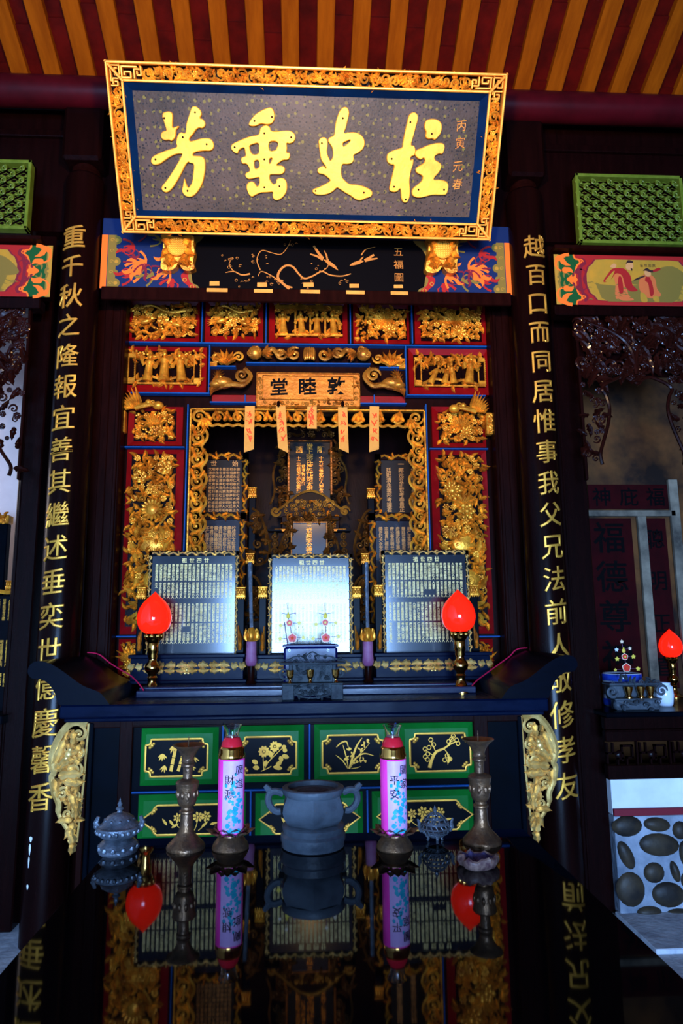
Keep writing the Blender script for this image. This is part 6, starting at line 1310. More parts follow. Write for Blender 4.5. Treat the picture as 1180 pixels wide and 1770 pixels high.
# gilt corner brackets under the ends
YC = 3.67; kk = K(YC); fc = Fr((0, YC, 0))
def corner(sd):
    X = lambda u: acx + sd * (P(u, 1340, YC).x - acx); Zc = lambda v: P(930, v, YC).z; o = (840, 1100); s = 4.66
    def p(x, y, c): return (X(o[0] + x / s), Zc(o[1] + y / s), c)
    b = MB(); dirs = sd
    wavy(b, fc, [p(*q) for q in ((310, 650, .012), (380, 628, .014), (440, 645, .016), (500, 720, .018), (545, 830, .018), (556, 930, .016), (535, 1010, .016), (552, 1050, .014), (530, 1160, .014), (492, 1250, .012), (486, 1330, .012), (452, 1400, .012), (405, 1480, .010), (372, 1600, .006))], [.019] * 30 + [.016] * 20 + [.011] * 20)
    for (x, y, r, tr, st, d) in ((365, 720, 55, 1.5, 1.6, 1), (355, 860, 42, 1.6, 0, -1), (388, 1000, 62, 1.8, 2.0, 1), (440, 830, 34, 1.2, 1, -1), (468, 690, 26, 1.3, 0, 1), (465, 1175, 46, 1.5, 3, -1), (420, 1335, 50, 1.6, 1, 1), (370, 1200, 36, 1.3, 2, 1), (385, 1540, 24, 1.2, 0, -1)):
        q = p(x, y, .012); b.scroll(fc, q[0], q[1], .012, r / s * kk, tr, st if sd > 0 else PI - st, d * sd, .32)
    for (x, y, L, w_, a, c) in ((520, 1000, 170, 70, 2.2, .6), (500, 1040, 200, 70, 2.9, .5), (450, 1080, 150, 60, 3.4, -.5), (360, 1090, 110, 60, .2, .4), (540, 1000, 200, 60, 1.75, .2), (350, 800, 110, 45, -1.2, .9), (400, 700, 120, 45, -1.6, .4), (400, 1180, 170, 50, -1.9, -.4), (530, 1060, 180, 55, -1.75, .2), (380, 1380, 130, 45, .1, -.6), (370, 1400, 140, 45, -1.2, .3), (400, 1440, 150, 45, -1.9, .2), (370, 1560, 90, 40, -1.5, .2), (350, 1230, 160, 40, -1.55, .1), (350, 950, 90, 50, .8, .5), (470, 760, 160, 55, -1.25, .2), (390, 930, 90, 45, .5, .7)):
        q = p(x, y, 0); b.leaf(fc, q[0], q[1], .008, a if sd > 0 else PI - a, L / s * kk, w_ * 1.5 / s * kk, c * sd, .022, 2, 8)
    for (x, y, r) in ((435, 875, 34), (450, 905, 26), (425, 840, 24)):
        q = p(x, y, 0); b.ell(fc(q[0], q[1], .016), r / s * kk, r / s * kk * 1.1, .016, 9, 6, fc.A, fc.N)
    rg = random.Random(19)
    for i in range(46):
        yy = rg.uniform(680, 1480); x1 = 540 if yy < 1020 else 540 - (yy - 1020) * .34; x0 = 320 + (yy - 640) * .045; q = p(rg.uniform(x0 + 15, max(x0 + 20, x1 - 25)), yy, 0)
        b.leaf(fc, q[0], q[1], .002, rg.uniform(0, 6.28), 85 / s * kk, 42 / s * kk, rg.uniform(-1.3, 1.3), .018, 2, 6)
    q0 = p(302, 640, 0); q1 = p(345, 1560, 0); b.tube([fc(q0[0], q0[1], .004), fc((q0[0] + q1[0]) / 2 - sd * .004, (q0[1] + q1[1]) / 2, .004), fc(q1[0], q1[1], .004)], .006, 6)
    b.build('gilt_corner_bracket', GOLDB, AT)
corner(1); corner(-1)
for sd in (-1, 1):
    b = MB(); xa = acx + sd * (P(908, 1340, YD).x - acx); b.box(xa - .02, xa + .012, YD - .01, YD + .03, .3, ZA - th - .02, .004); b.box(xa - .03, xa + .10, YD - .02, 4.25, 0, .12, .01); b.build('leg', WOOD2, AT)

# ================================================================== black polished table in front
ZT = 0.98; tx0 = (PZ(200, 1453, ZT).x); tx1 = PZ(905, 1432, ZT).x; ty1 = PZ(530, 1441, ZT).y; ty0 = ty1 - 1.5
FT = T('offering_table', 'large polished black table in the foreground mirroring the altar', 'table', ((tx0 + tx1) / 2, ty1 - .75, 0))
b = MB(); b.box(tx0, tx1, ty0, ty1, ZT - .05, ZT, .006); b.build('table_top', TOP, FT)
b = MB(); 
for q in ((tx0 + .08, tx1 - .08, ty0 + .06, ty0 + .09), (tx0 + .08, tx1 - .08, ty1 - .09, ty1 - .06), (tx0 + .06, tx0 + .09, ty0 + .08, ty1 - .08), (tx1 - .09, tx1 - .06, ty0 + .08, ty1 - .08)): b.box(*q, ZT - .16, ZT - .05, .004)
b.build('apron', WOOD2, FT)
for x in (tx0 + .05, tx1 - .12):
    for y in (ty0 + .05, ty1 - .12): b = MB(); b.box(x, x + .07, y, y + .07, 0, ZT - .05, .006); b.build('leg', WOOD2, FT)

# ================================================================== things on the tables
def spin(u, vbase, Z, prof, name, m_, parent, n=28, Y=None, rot=0, smooth=True, sx=1, sy=1):
    """lathe from (half width in px, pixels above the base) pairs"""
    c = PZ(u, vbase, Z); kd = KD(c) * 1.02; b = MB(); b.lathe([(r * kd, h * kd * 1.02) for r, h in prof], c, n, rot=rot, sx=sx, sy=sy)
    return b.build(name, m_, parent, flatall=not smooth)
def lamp(u, vb, Z, label, scale=1.0, group='red lotus-bud lamps'):
    c = PZ(u, vb, Z); kd = KD(c) * scale; t = T('lotus_bud_lamp', label, 'lamp', c, group); S_ = lambda pr: [(r * kd, h * kd) for r, h in pr]
    b = MB(); b.lathe(S_([(24, 0), (24, 2), (22, 4), (16, 7), (11, 12), (8, 18), (7, 24), (9, 28), (7, 31), (8, 35), (12, 39), (14, 45), (12, 51), (8, 55), (7, 60), (9, 64), (8, 68), (10, 72), (10, 84), (9, 88)]), c, 28); b.build('stem', BRASS, t)
    b = MB(); b.lathe(S_([(9, 86), (13, 92), (13, 99), (16, 103), (11, 104)]), c, 24)
    for i in range(8): t_ = 2 * PI * i / 8; b.ell(c + Vector((math.cos(t_) * 13 * kd, math.sin(t_) * 13 * kd, 99 * kd)), 4 * kd, 4 * kd, 6 * kd, 6, 4)
    b.build('bulb_holder', BRASS, t)
    b = MB(); b.lathe(S_(cat([(10, 103), (17, 105), (25, 112), (29, 123), (29.5, 134), (26, 147), (19, 158), (10, 167), (3.5, 173), (.01, 177)], 3)), c, 36); b.build('bud_shade', REDLAMP, t)
    return t
LL = lamp(262, 1200, ZA, 'glowing red lotus-bud lamp on a brass stem at the left of the altar table'); lamp(797, 1196, ZA, 'glowing red lotus-bud lamp on a brass stem at the right of the altar table')
def cord(pts, label):
    q = cat([tuple(P(u, v, y)) for u, v, y in pts], 6); b = MB(); b.tube(q, .0038, 6); tag(b.build('electric_cord', CORD), label, 'cord')
cord([(248, 1193, 3.95), (240, 1182, 4.0), (226, 1168, 4.12), (209, 1158, 4.2), (190, 1146, 4.26), (174, 1133, 4.28), (163, 1129, 4.29), (151, 1128, 4.29)], 'red cord running from the left lamp up over the left upswept altar end')
cord([(812, 1190, 3.95), (822, 1178, 4.02), (840, 1164, 4.14), (862, 1148, 4.22), (881, 1134, 4.27), (889, 1125, 4.28), (898, 1121, 4.29), (911, 1120, 4.29)], 'magenta cord running from the right lamp up over the right upswept altar end')

# cobalt planter, flower sprigs and the carved stand with three cups
Yp = 3.83; kp = KD(P(535, 1125, Yp)); a0, a1, q0, q1 = R(490, 1114, 583, 1150, Yp)
PT = T('cobalt_planter', 'dark blue glazed rectangular planter behind the carved stand with cups', 'planter', ((a0 + a1) / 2, Yp, ZA))
b = MB(); b.box(a0, a1, Yp, Yp + .12, ZA, q1 - .012, .012); b.box(a0 - .006, a1 + .006, Yp - .006, Yp + .126, q1 - .014, q1, .005); b.build('trough', COBALT, PT)
b = MB(); f = Fr((0, Yp - .001, 0))
for u in (500, 567): p = P(u, 1124, Yp); b.stroke(f, [(p.x + .008 * math.cos(PI * i / 5) * (1 if i % 2 else .55), p.z + .008 * math.sin(PI * i / 5) * (1 if i % 2 else .55)) for i in range(11)], .0014, .001)
b.build('star_outline', PORC, PT)
b = MB(); b.box(a0 + .01, a1 - .01, Yp + .01, Yp + .11, q1 - .004, q1 + .001); 
rg = random.Random(5)
for i in range(16): x = rg.uniform(a0 + .02, a1 - .02); y = rg.uniform(Yp + .02, Yp + .1); b.tube([(x, y, q1), (x + rg.uniform(-.004, .004), y, q1 + rg.uniform(.008, .03))], .0011, 5)
b.build('ash_bed', ASH, PT)
def star(mb, f, x, z, r, c=0.0, th=.003, n=5):
    pts = cat([(x + r * (1 if i % 2 == 0 else .66) * math.cos(PI * i / n + PI / 2), z + r * (1 if i % 2 == 0 else .66) * math.sin(PI * i / n + PI / 2)) for i in range(2 * n)], 3, True); mb.poly(f, pts, c - th, c)
def sprig(foot, items, Y, label, zf, group='flower sprigs'):
    k = KD(P(foot[0], foot[1], Y)); f = Fr((0, Y, 0)); p0 = P(*foot, Y); t = T('flower_sprig', label, 'flower sprig', (p0.x, Y, zf), group)
    b = MB(); pts = [Vector((p0.x, Y + .002, zf))] + [P(u, v, Y + .002) for (u, v, r, kd) in items if kd in 'BRGT']; b.tube(pts, .0022, 6)
    for i, (u, v, r, kd) in enumerate(items):
        if kd in 'ycpw':
            m_ = min((x for x in items if x[3] in 'BRG'), key=lambda x: abs(x[1] - v)); b.tube([P(u, v, Y + .002), P(m_[0], v + (m_[1] - v) * .5, Y + .002)], .0014, 5)
    b.build('wire_stem', STEM, t)
    for (u, v, r, kd) in items:
        p = P(u, v, Y); b = MB(); c = .006
        if kd in 'BR':
            pts = cat([(p.x + r * k * (1 if i % 2 == 0 else .86) * math.cos(PI * i / 5 + PI / 2), p.z + r * k * (1 if i % 2 == 0 else .86) * math.sin(PI * i / 5 + PI / 2)) for i in range(10)], 3, True)
            b.poly(f, pts, 0, .005); o = b.build('flower_disc', CRMF, t)
            b = MB(); pts = [(p.x + (x - p.x) * .82, p.z + (z - p.z) * .82) for x, z in pts]; b.poly(f, pts, .005, .008); b.build('red_petals', REDF, o)
            b = MB(); star(b, f, p.x, p.z, r * k * .38, .0100, .002); b.build('flower_centre', YELF if kd == 'R' else REDP, o)
        elif kd == 'G':
            b.ell(f(p.x, p.z - r * k * .2, .004), r * k * .75, r * k * .85, .006, 10, 6, f.A, f.N); b.ell(f(p.x, p.z + r * k * .75, .004), r * k * .38, r * k * .5, .005, 8, 5, f.A, f.N); b.build('gourd_bead', YELF, t)
        else:
            star(b, f, p.x, p.z, r * k, .003, .004); b.build('small_blossom', {'y': YELF, 'c': CRMF, 'T': CRMF, 'p': PURP, 'w': PORC}[kd], t)
    return t
sprig((504, 1114), [(505, 1103, 9, 'B'), (500, 1077, 6.5, 'R'), (498, 1064, 5, 'G'), (497, 1044, 3.2, 'T'), (486, 1060, 3, 'c'), (510, 1060, 2, 'p'), (485, 1081, 4, 'y'), (517, 1077, 4, 'y'), (484, 1104, 4.2, 'y'), (524, 1102, 4, 'y')], 3.89, 'left flower sprig of red and orange beads in the cobalt planter', q1)
sprig((562, 1114), [(563, 1102.5, 9, 'B'), (562, 1076, 6.5, 'R'), (562, 1064, 5, 'G'), (561.5, 1044, 3.2, 'T'), (549, 1060, 3, 'c'), (575, 1059, 3, 'c'), (546, 1079, 4, 'y'), (580, 1077, 4, 'y'), (541, 1104, 4, 'y'), (585, 1100, 4, 'y')], 3.89, 'right flower sprig of pink and yellow beads in the cobalt planter', q1)
b = MB(); b.tube([P(497, 1114, 3.88), P(494, 1095, 3.88), P(491.5, 1077, 3.88)], .003, 6); b.ell(P(491.5, 1077, 3.88), .004, .004, .005, 6, 4); tag(b.build('incense_stick', STEM), 'single purple incense stick leaning beside the left flower sprig', 'incense stick')
Yq = 3.67; a0, a1, q0, q1 = R(487, 1181, 593, 1205, Yq); cx = (a0 + a1) / 2; w = a1 - a0; kq = KD(P(535, 1190, Yq)); fq = Fr((0, Yq, 0)); q0 = ZA
ST = T('carved_stand', 'grey carved openwork stand with an upper tray at the middle of the altar table', 'stand', (cx, Yq, ZA))
b = MB(); b.box(a0, a1, Yq, Yq + .10, q1 - .008, q1, .003); b.box(a0, a0 + w * .2, Yq + .002, Yq + .098, q0, q1 - .006, .004); b.box(a1 - w * .2, a1, Yq + .002, Yq + .098, q0, q1 - .006, .004); b.box(a0 + w * .1, a1 - w * .1, Yq + .02, Yq + .08, q0 + .02, q1, .004)
fill(b, fq, a0 + w * .22, a1 - w * .22, q0 + .012, q1 - .012, .022, random.Random(3), (), 'sl', -.004)
b.tube([fq(cx + w * .30 * math.cos(t * PI / 10), (q0 + q1) / 2 + (q1 - q0) * .36 * math.sin(t * PI / 10), .002) for t in range(20)], .004, 6, closed=True); b.build('base', STONE, ST)
b = MB(); zt0 = P(540, 1147, Yq).z; zt1 = P(540, 1131, Yq).z; b.box(cx - w * .36, cx + w * .36, Yq + .05, Yq + .08, q1, zt0, .004)
for sd in (-1, 1): b.box(cx + sd * w * .36 - .01, cx + sd * w * .36 + .01, Yq + .02, Yq + .09, q1, zt0, .004); b.scroll(Fr((0, Yq + .03, 0)), cx + sd * w * .46, (q1 + zt0) / 2, 0, .034, 1.5, 0, sd, .22)
fill(b, Fr((0, Yq + .05, 0)), cx - w * .32, cx + w * .32, q1 + .01, zt0 - .01, .03, random.Random(2), (), 'slf'); b.build('carved_back', STONE, ST)
b = MB(); b.box(cx - w * .54, cx + w * .54, Yq - .006, Yq + .11, zt0 - .006, zt0 + .006, .004)
pts = cat([(-.54, 0), (-.52, .35), (-.4, .45), (-.3, .75), (-.12, .85), (0, 1.25), (.12, .85), (.3, .75), (.4, .45), (.52, .35), (.54, 0)], 4)
b.tube([fq(cx + w * x, zt0 + (zt1 - zt0) * z, .0) for x, z in pts], .004, 6)
fill(b, fq, cx - w * .5, cx + w * .5, zt0 + .006, zt0 + (zt1 - zt0) * 1.0, .020, random.Random(6), (), 'sls', .0, lambda a, z: abs(a - cx) < w * .52 * (1.15 - (z - zt0) / (zt1 - zt0) * .75)); b.build('upper_tray', STONE, ST)
for u, vb, lab in ((501, 1180, 'left brass cup on the carved stand of the altar table'), (536, 1179, 'middle dark brass cup on the carved stand of the altar table'), (580, 1179, 'right brass cup on the carved stand of the altar table')):
    p = P(u, vb, Yq + .02); kd = KD(p); t = T('offering_cup', lab, 'cup', (p.x, Yq + .025, q1), 'brass cups on the altar stand'); b = MB(); b.lathe([(r * kd, h * kd) for r, h in ((4, 0), (4.2, 1), (2.6, 3), (2.4, 6), (5, 9), (6.2, 14), (6.6, 20), (7, 22), (6, 21.5), (5.6, 14), (3, 11), (.01, 10))], (p.x, Yq + .025, q1), 20); b.build('bowl', BRASS, t)
# tall slender sticks in purple sleeves
for (u, us, lab) in ((434, 431, 'tall blue-grey stick in a purple paper sleeve left of the middle tablet'), (636, 634, 'tall blue-grey stick in a purple paper sleeve right of the middle tablet')):
    Yv = 4.16; p = P(u, 1150, Yv); k = KD(p); t = T('sleeved_candle', lab, 'candle', (p.x, Yv, ZPL), 'sleeved candles between the front tablets'); z = lambda v: P(u, v, Yv).z
    b = MB(); xs_ = P(us, 1030, Yv).x; b.tube([(p.x, Yv, z(1092)), (xs_, Yv, z(972))], 3.4 * k, 8); b.build('slender_stick', PEWTER, t)
    b = MB(); b.lathe([(3 * k, z(1112)), (9 * k, z(1106)), (9.5 * k, z(1096)), (6 * k, z(1088)), (3 * k, z(1084))], (p.x, Yv, 0), 14)
    for i in range(9): t_ = 2 * PI * i / 9; f6 = Fr((p.x, Yv, 0), (1, 0, 0)); b.leaf(Fr((p.x, Yv - .0, z(1108)), (math.cos(t_), math.sin(t_), 0)), 8 * k, 0, 0, 1.3, 22 * k, 8 * k, .4, .004, 1, 5)
    b.build('gilt_knop', GOLD, t)
    b = MB(); b.lathe([(9 * k, z(1109)), (9.2 * k, z(1132)), (10.5 * k, z(1143)), (8 * k, z(1150)), (5 * k, z(1152))], (p.x, Yv, 0), 10); b.build('paper_sleeve', PURP, t, flatall=True)
    b = MB(); b.lathe([(9 * k, ZPL), (8 * k, ZPL + .008), (5.5 * k, ZPL + .02), (6.5 * k, z(1150))], (p.x, Yv, 0), 16); b.build('foot', WOOD2, t)

# ---- on the black table
def setT(name, label, cat_, u, vb, group=None): c = PZ(u, vb, ZT); return T(name, label, cat_, c, group), c, KD(c)
# stone incense burner
t, c, k = setT('incense_burner', 'grey-blue stone incense burner with two beast handles in the middle of the black table', 'incense burner', 541, 1462)
L = lambda pr, n=32, rot=0, sx=1, sy=1: (lambda b: (b.lathe([(r * k, h * k * 1.03) for r, h in pr], c, n, rot=rot, sx=sx, sy=sy), b)[1])(MB())
L([(50, 0), (54, 2), (54, 8), (56, 12), (56, 20), (52, 24), (53, 30), (54, 34), (50, 37)], 36).build('foot_ring', BURN, t)
L([(34, 30), (40, 34), (50, 40), (57, 50), (60, 60), (58, 70), (53, 80), (52, 84)], 6, PI / 2 + PI / 6 * 0).build('hexagonal_body', BURN, t, flatall=True)
L([(50, 82), (52, 84), (54, 90), (54, 94), (50, 96), (44, 95), (42, 88)], 36).build('rim', BURN, t)
L([(43, 86), (20, 89), (.01, 90)], 30).build('ash', ASH, t)
for sd in (-1, 1):
    b = MB(); q = cat([(52, 84, 0), (64, 88, 0), (74, 86, 0), (78, 76, 0), (74, 64, 0), (64, 56, 0), (56, 56, 0)], 4)
    b.tube([c + Vector((sd * x * k, 0, z * k * 1.03)) for x, z, _ in q], [6 * k] * len(q), 8); b.tube([c + Vector((sd * x * k, 0, z * k * 1.03)) for x, z in ((72, 84), (78, 92), (84, 98))], [6 * k, 6 * k, 4 * k], 7); b.ell(c + Vector((sd * 76 * k, 0, 90 * k)), 6 * k, 6 * k, 5 * k, 8, 5); b.build('beast_handle', BURN, t)
# candles in lotus holders
def candle(u, label, text, lab2):
    t, c, k = setT('lotus_holder', lab2, 'candle holder', u, 1466, 'lotus candle holders'); S_ = lambda pr: [(r * k, h * k * 1.03) for r, h in pr]
    b = MB(); b.lathe(S_([(31, 0), (32, 2), (29, 9), (23, 17), (20, 20), (24, 22), (24, 24), (.01, 24)]), c, 30); b.build('domed_foot', BRONZE, t)
    b = MB()
    for lay, n, r0, h0, L_, a in ((0, 8, 19, 21, 26, .42), (1, 8, 17, 22, 20, .8)):
        for i in range(n):
            t_ = 2 * PI * (i + .5 * lay) / n; d = Vector((math.cos(t_), math.sin(t_), 0)); f = Fr(c + d * (r0 * k) + Vector((0, 0, h0 * k)), Vector((0, 0, 1)).cross(d), d * math.cos(a) + Vector((0, 0, 1)) * math.sin(a)); b.leaf(f, 0, 0, 0, PI / 2, L_ * k, 27 * k, 0, -.006, 0, 6)
    b.build('lotus_petals', BRONZE, t)
    b = MB()
    for i in range(14):
        t_ = 2 * PI * i / 14; b.tube([c + Vector((math.cos(t_ + q * .18) * (31 - 8 * h / 17) * k, math.sin(t_ + q * .18) * (31 - 8 * h / 17) * k, h * k)) for q, h in ((-.9, 1.5), (-.8, 8), (0, 15), (.8, 8), (.9, 1.5))], .0016, 5)
    b.build('petal_relief', BRONZE, t)
    base = c + Vector((0, 0, 24.2 * k * 1.03)); tc = T('altar_candle', label, 'candle', base, 'pink altar candles'); c = base
    b = MB(); b.lathe(S_([(22.5, 0), (23, 2), (23, 121), (21.5, 123), (.01, 123)]), c, 36); b.build('wax_body', PINK, tc)
    b = MB(); b.lathe(S_([(23.15, 4), (23.15, 119)]), c, 28, a0=-2.16, a1=-.42); b.build('paper_label', LABELM, tc)
    def on(a, h, e=.0012): return c + Vector((math.cos(a) * (23.15 * k + e), math.sin(a) * (23.15 * k + e), h * k))
    rg = random.Random(len(text)); b = MB()
    for i in range(70):
        a = -.95 + rg.gauss(0, .25) - .25 * (i % 3); h = min(108, max(8, rg.gauss(38, 24))); r = rg.uniform(2, 5)
        if not -2.1 < a < -.48: continue
        n = 7; b.add([on(a + r / 23 * math.cos(2 * PI * q / n) * rg.uniform(.6, 1), h + r * math.sin(2 * PI * q / n) * rg.uniform(.6, 1)) for q in range(n)], [list(range(n))])
    b.build('blue_floral_print', CYAN, tc)
    b = MB()
    for i, ch in enumerate(text):
        a = -.86 if i < 2 else -1.62; h = (108 - 23 * i) if i < 2 else (92 - 23 * (i - 2)); write(b, ch, lambda x, y, z: on(a + x / (23 * k), h + y / k, .002), 17 * k)
    b.build('black_writing', INK, tc)
    b = MB(); b.lathe(S_([(23.2, 121), (23.6, 123), (23.6, 127), (22, 130), (22, 136), (20, 140), (18, 141)]), c, 32); b.build('gold_collar', BRASS, tc)
    b = MB(); b.lathe(S_([(19, 140), (18, 146), (15, 152), (12.5, 155), (.01, 156)]), c, 28); b.build('red_shoulder', REDN, tc)
    b = MB(); b.lathe(S_([(12.5, 154), (12, 160), (13, 166), (16, 173), (17, 175), (15.6, 174.6), (12, 167), (11, 160), (11, 157)]), c, 28); b.build('glass_mouth', GLASS, tc)
candle(398, 'pink altar candle with blue-printed label left of the incense burner', '廣進財源', 'bronze lotus holder under the candle left of the incense burner')
candle(682, 'pink altar candle with blue-printed label right of the incense burner', '闔家平安', 'bronze lotus holder under the candle right of the incense burner')
# candlesticks
def stick(u, vb, label):
    t, c, k = setT('candlestick', label, 'candlestick', u, vb, 'tall worn bronze candlesticks'); S_ = lambda pr: [(r * k, h * k * 1.03) for r, h in pr]
    b = MB(); b.lathe(S_([(33, 0), (33.5, 3), (32, 6), (26, 12), (18, 20), (13, 28), (11.5, 36), (11, 50), (10.5, 56)]), c, 30); b.build('flared_foot', BRONZE, t)
    b = MB(); b.lathe(S_([(10.5, 55), (13, 57), (13, 60), (10, 62), (10, 66), (14, 69), (16, 74), (17, 80), (18, 94), (20, 102), (20.5, 105), (18, 108), (8, 112)]), c, 30)
    for i in range(10): t_ = 2 * PI * i / 10; b.ell(c + Vector((math.cos(t_) * 17 * k, math.sin(t_) * 17 * k, 87 * k * 1.03)), 3.4 * k, 3.4 * k, 7 * k, 6, 5)
    b.build('carved_drum', BRONZE, t)
    b = MB(); b.lathe(S_([(8, 110), (8.5, 124), (9, 130), (12, 132), (12, 135), (10, 137), (12, 139), (10.5, 142), (11, 146), (15, 154), (21, 161), (27, 165), (28, 167), (26, 166.5), (16, 160), (8, 156), (.01, 155)]), c, 30); b.build('neck_and_drip_pan', BRONZE, t)
    b = MB(); b.tube([c + Vector((0, 0, 155 * k)), c + Vector((0, 0, 186 * k))], [2 * k, .5 * k], 7); b.build('pricket', BRONZE, t)
stick(321, 1466, 'tall worn bronze candlestick left of the left pink candle'); stick(833, 1456, 'tall worn bronze candlestick at the right end behind the agate bowl')
# lidded censer
t, c, k = setT('lidded_censer', 'squat pewter-blue lidded censer with two ears at the left end of the black table', 'censer', 204, 1472); S_ = lambda pr: [(r * k, h * k * 1.03) for r, h in pr]
b = MB(); b.lathe(S_([(32, 0), (33, 3), (31, 7), (33, 12), (30, 16), (24, 19), (20, 22)]), c, 30)
for i in range(12): t_ = 2 * PI * i / 12; b.ell(c + Vector((math.cos(t_) * 31 * k, math.sin(t_) * 31 * k, 9 * k)), 5 * k, 5 * k, 5 * k, 6, 4)
b.build('saucer_foot', PEWTER, t)
b = MB(); b.lathe(S_([(20, 21), (27, 24), (35, 30), (38, 36), (37, 41), (33, 43)]), c, 30)
for i in range(22): t_ = 2 * PI * i / 22; b.ell(c + Vector((math.cos(t_) * 36.5 * k, math.sin(t_) * 36.5 * k, 36 * k)), 4 * k, 4 * k, 4 * k, 6, 4)
b.build('bowl', PEWTER, t)
b = MB(); b.lathe(S_([(34, 43), (29, 46), (26, 51), (20, 57), (12, 61), (5, 63), (4, 66), (7, 68), (6, 70), (3, 72), (4.5, 76), (2, 80), (1, 84), (.01, 86)]), c, 28)
for i in range(10): t_ = 2 * PI * i / 10; b.ell(c + Vector((math.cos(t_) * 23 * k, math.sin(t_) * 23 * k, 53 * k)), 4 * k, 4 * k, 3 * k, 6, 4)
b.build('domed_lid', PEWTER, t)
for sd in (-1, 1): b = MB(); b.tube([c + Vector((sd * x * k, 0, z * k)) for x, z in ((35, 40), (40, 48), (36, 58))], [5 * k, 5 * k, 3 * k], 7); b.ell(c + Vector((sd * 39 * k, 0, 42 * k)), 5 * k, 5 * k, 5 * k, 7, 5); b.build('ear', PEWTER, t)
# small openwork censer
t, c, k = setT('openwork_censer', 'small openwork silver censer with tiny legs between right candle and candlestick', 'censer', 753, 1455)
b = MB(); n = 16
for i in range(n):
    t_ = 2 * PI * i / n; b.tube([c + Vector((math.cos(t_ + a) * r * k, math.sin(t_ + a) * r * k, h * k)) for a, r, h in ((0, 10, 10), (.15, 22, 16), (0, 25, 24), (-.15, 22, 30))], .0022, 5)
for r, h in ((23, 31), (25.5, 24), (20, 15), (11, 10)): b.tube([c + Vector((math.cos(2 * PI * i / 20) * r * k, math.sin(2 * PI * i / 20) * r * k, h * k)) for i in range(20)], .0028, 5, closed=True)
b.lathe([(r * k, h * k) for r, h in ((.01, 9), (10, 10), (17, 14), (20, 18), (18.5, 19), (9, 12), (.01, 11))], c, 20)
b.build('openwork_bowl', PEWTER, t)
b = MB()
for i in range(9): t_ = 2 * PI * i / 9; b.tube([c + Vector((math.cos(t_) * r * k, math.sin(t_) * r * k, h * k)) for r, h in ((22, 31), (18, 38), (10, 45), (3, 48))], .0024, 5)
for r, h in ((22, 33), (17, 39)): b.tube([c + Vector((math.cos(2 * PI * i / 20) * r * k, math.sin(2 * PI * i / 20) * r * k, h * k)) for i in range(20)], .0024, 5, closed=True)
b.lathe([(r * k, h * k) for r, h in ((4, 46), (3, 49), (4, 52), (2, 56), (.01, 60))], c, 12); b.build('openwork_lid', PEWTER, t)
for i in range(3): t_ = -PI / 2 + 2 * PI * i / 3; b = MB(); b.tube([c + Vector((math.cos(t_) * r * k, math.sin(t_) * r * k, h * k)) for r, h in ((14, 13), (16, 8), (13, 4), (15, 0.8))], [3.4 * k, 3 * k, 2 * k, 2.4 * k], 6); b.build('foot', PEWTER, t)
for sd in (-1, 1): b = MB(); b.tube([c + Vector((sd * x * k, 0, z * k)) for x, z in ((24, 18), (29, 24), (28, 32), (31, 38))], [3.5 * k, 3.5 * k, 3 * k, 1.5 * k], 6); b.build('ear', PEWTER, t)
# agate bowl
t, c, k = setT('agate_bowl', 'rough purple agate bowl with pale rim at the right front of the black table', 'bowl', 826, 1498)
rg = random.Random(9); b = MB(); g = MB(); n = 28; rw = []
ph = [rg.uniform(-1, 1) for _ in range(n)]
for i in range(n):
    t_ = 2 * PI * i / n; rw.append(1 + .07 * math.sin(3 * t_ + 1) + .05 * math.sin(5 * t_) + .03 * ph[i])
def ring(mb, prof):
    vs = []
    for (r, h, j) in prof:
        for i in range(n): t_ = 2 * PI * i / n; q = rw[i] + j * ph[(i * 3) % n] * .05; vs.append(c + Vector((math.cos(t_) * r * q * 1.0 * k, math.sin(t_) * r * q * .92 * k, h * k * (1 + j * .25 * ph[(i * 5) % n]))))
    mb.add(vs, [(a * n + i, a * n + (i + 1) % n, (a + 1) * n + (i + 1) % n, (a + 1) * n + i) for a in range(len(prof) - 1) for i in range(n)])
ring(b, [(24, 0, 0), (32, 3, 1), (36, 10, 1), (35, 17, 1), (31, 19, 1), (28, 17, 1)]); b.build('rough_rim', AGAT, t)
ring(g, [(29, 17.4, 1), (24, 12, 1), (18, 6, 1), (10, 3, 1), (.5, 2.5, 0)]); g.build('crystal_hollow', AMET, t)

# ---- right bay altar things
YB2 = 4.34
def setB(name, label, cat_, u, Y=YB2, group=None): x = P(u, 1210, Y).x; c = Vector((x, Y, zs)); return T(name, label, cat_, c, group), c, KD(c)
t, c, k = setB('porcelain_pot', 'blue and white cylindrical porcelain pot on the right bay shelf', 'pot', 1077, 4.46); S_ = lambda pr: [(r * k, h * k) for r, h in pr]
b = MB(); b.lathe(S_([(30, 0), (32, 2), (32.5, 54), (31, 55), (29, 54), (29, 46), (.01, 46)]), c, 32); b.build('pot_body', PORC, t)
for h0, h1 in ((43, 54), (2, 13)): b = MB(); b.lathe(S_([(33, h0), (33.2, h0 + 1), (33.2, h1 - 1), (33, h1)]), c, 32); b.build('blue_band', BPORC, t)
sprig((1080, 1164), [(1082, 1154, 8, 'B'), (1079, 1135, 6, 'R'), (1077, 1124, 4.5, 'G'), (1074, 1109, 3.6, 'T'), (1065, 1123, 3.6, 'w'), (1088, 1121, 3.4, 'c'), (1066, 1139, 4, 'y'), (1094, 1135, 4.2, 'y'), (1063, 1158, 3, 'y'), (1102, 1156, 4, 'y')], 4.46, 'flower sprig of cream, red and yellow beads in the blue and white pot', zs + 46 * k)
x = P(1104, 1210, 4.2).x; k = KD((x, 4.2, zs)); f = Fr((0, 4.2, 0)); t = T('cup_tray', 'dark carved two-tier tray with three cups on the right bay shelf', 'tray', (x, 4.2, zs)); w = 42 * k
b = MB(); b.box(x - w, x + w, 4.2, 4.32, zs + 17 * k, zs + 20 * k, .004)
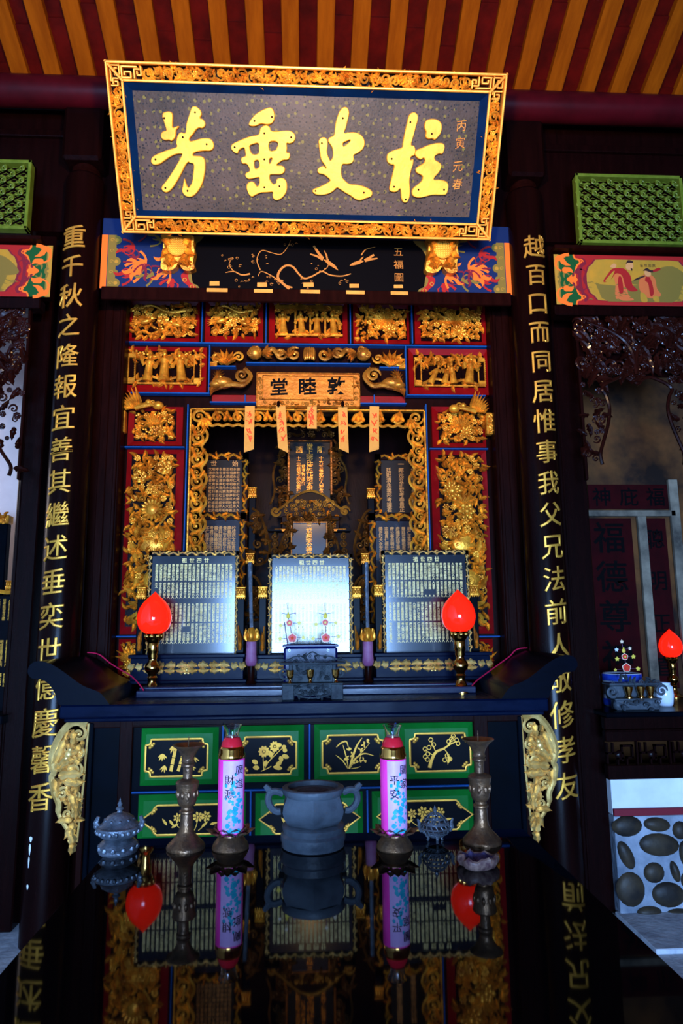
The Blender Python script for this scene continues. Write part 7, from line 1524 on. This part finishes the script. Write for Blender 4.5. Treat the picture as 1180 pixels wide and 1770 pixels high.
for q in (-1, 1): b.ell((x + q * w * .8, 4.24, zs + 8 * k), w * .2, .03, 9 * k, 8, 5)
fill(b, f, x - w * .9, x + w * .9, zs + 3 * k, zs + 17 * k, .04, random.Random(3), (), 'sl', .0); b.box(x - w * .9, x + w * .9, 4.22, 4.3, zs, zs + 17 * k, .004); b.build('lower_tier', BURN, t)
b = MB(); b.box(x - w, x + w, 4.27, 4.33, zs + 20 * k, zs + 40 * k, .004); b.box(x - w * 1.15, x + w * 1.1, 4.21, 4.33, zs + 42 * k, zs + 46 * k, .004); fill(b, f, x - w * 1.1, x + w * 1.05, zs + 44 * k, zs + 54 * k, .035, random.Random(4), (), 'sl', -.02)
for q in (-1, 1): b.scroll(f, x + q * w * 1.05, zs + 32 * k, -.02, 11 * k, 1.4, 0, q, .3)
b.build('upper_tier', BURN, t)
for u, lab in ((1087, 'left'), (1108, 'middle'), (1125, 'right')):
    xx = P(u, 1210, 4.235).x; t = T('offering_cup', '%s brass cup on the dark tray of the right bay shelf' % lab, 'cup', (xx, 4.235, zs + 20 * k), 'brass cups in the right bay'); b = MB(); b.lathe([(r * k, h * k) for r, h in ((6, 0), (6, 2), (4, 4), (5, 8), (7, 14), (7.5, 19), (6.6, 18.5), (5, 10), (.01, 8))], (xx, 4.235, zs + 20 * k), 18); b.build('bowl', BRASS, t)
t, c, k = setB('porcelain_jar', 'pale blue-white porcelain jar between the dark tray and the right bay lamp', 'jar', 1149, 4.42); b = MB(); b.lathe([(r * k, h * k) for r, h in ((11, 0), (13, 3), (15, 18), (14, 32), (10, 36), (11, 39), (9, 39), (8, 30), (.01, 30))], c, 24); b.build('jar_body', PORC, t)
c = P(1166, 1208, 4.28); t = lamp(1166, 1205, zs, 'glowing red lotus-bud lamp on the right bay shelf, cut by the photo edge', .66)

# added pendant above the frame, only there to dress the warm spot
t = T('added_pendant', 'added brass pendant out of view, dressing the warm spot', 'lamp', (.05, .9, 3.42)); b = MB(); b.tube([(.05, .9, 3.5), (.05, .9, RF(0, 3.4, 0).z - .04)], .006, 6); b.build('hanging_rod', WOOD2, t)
b = MB(); b.lathe([(.02, .1), (.05, .08), (.12, .03), (.13, 0), (.12, .005), (.05, .07), (.01, .08)], (.05, .9, 3.42), 28); b.build('shade', BRASS, t)
bpy.data.objects.remove(_to)
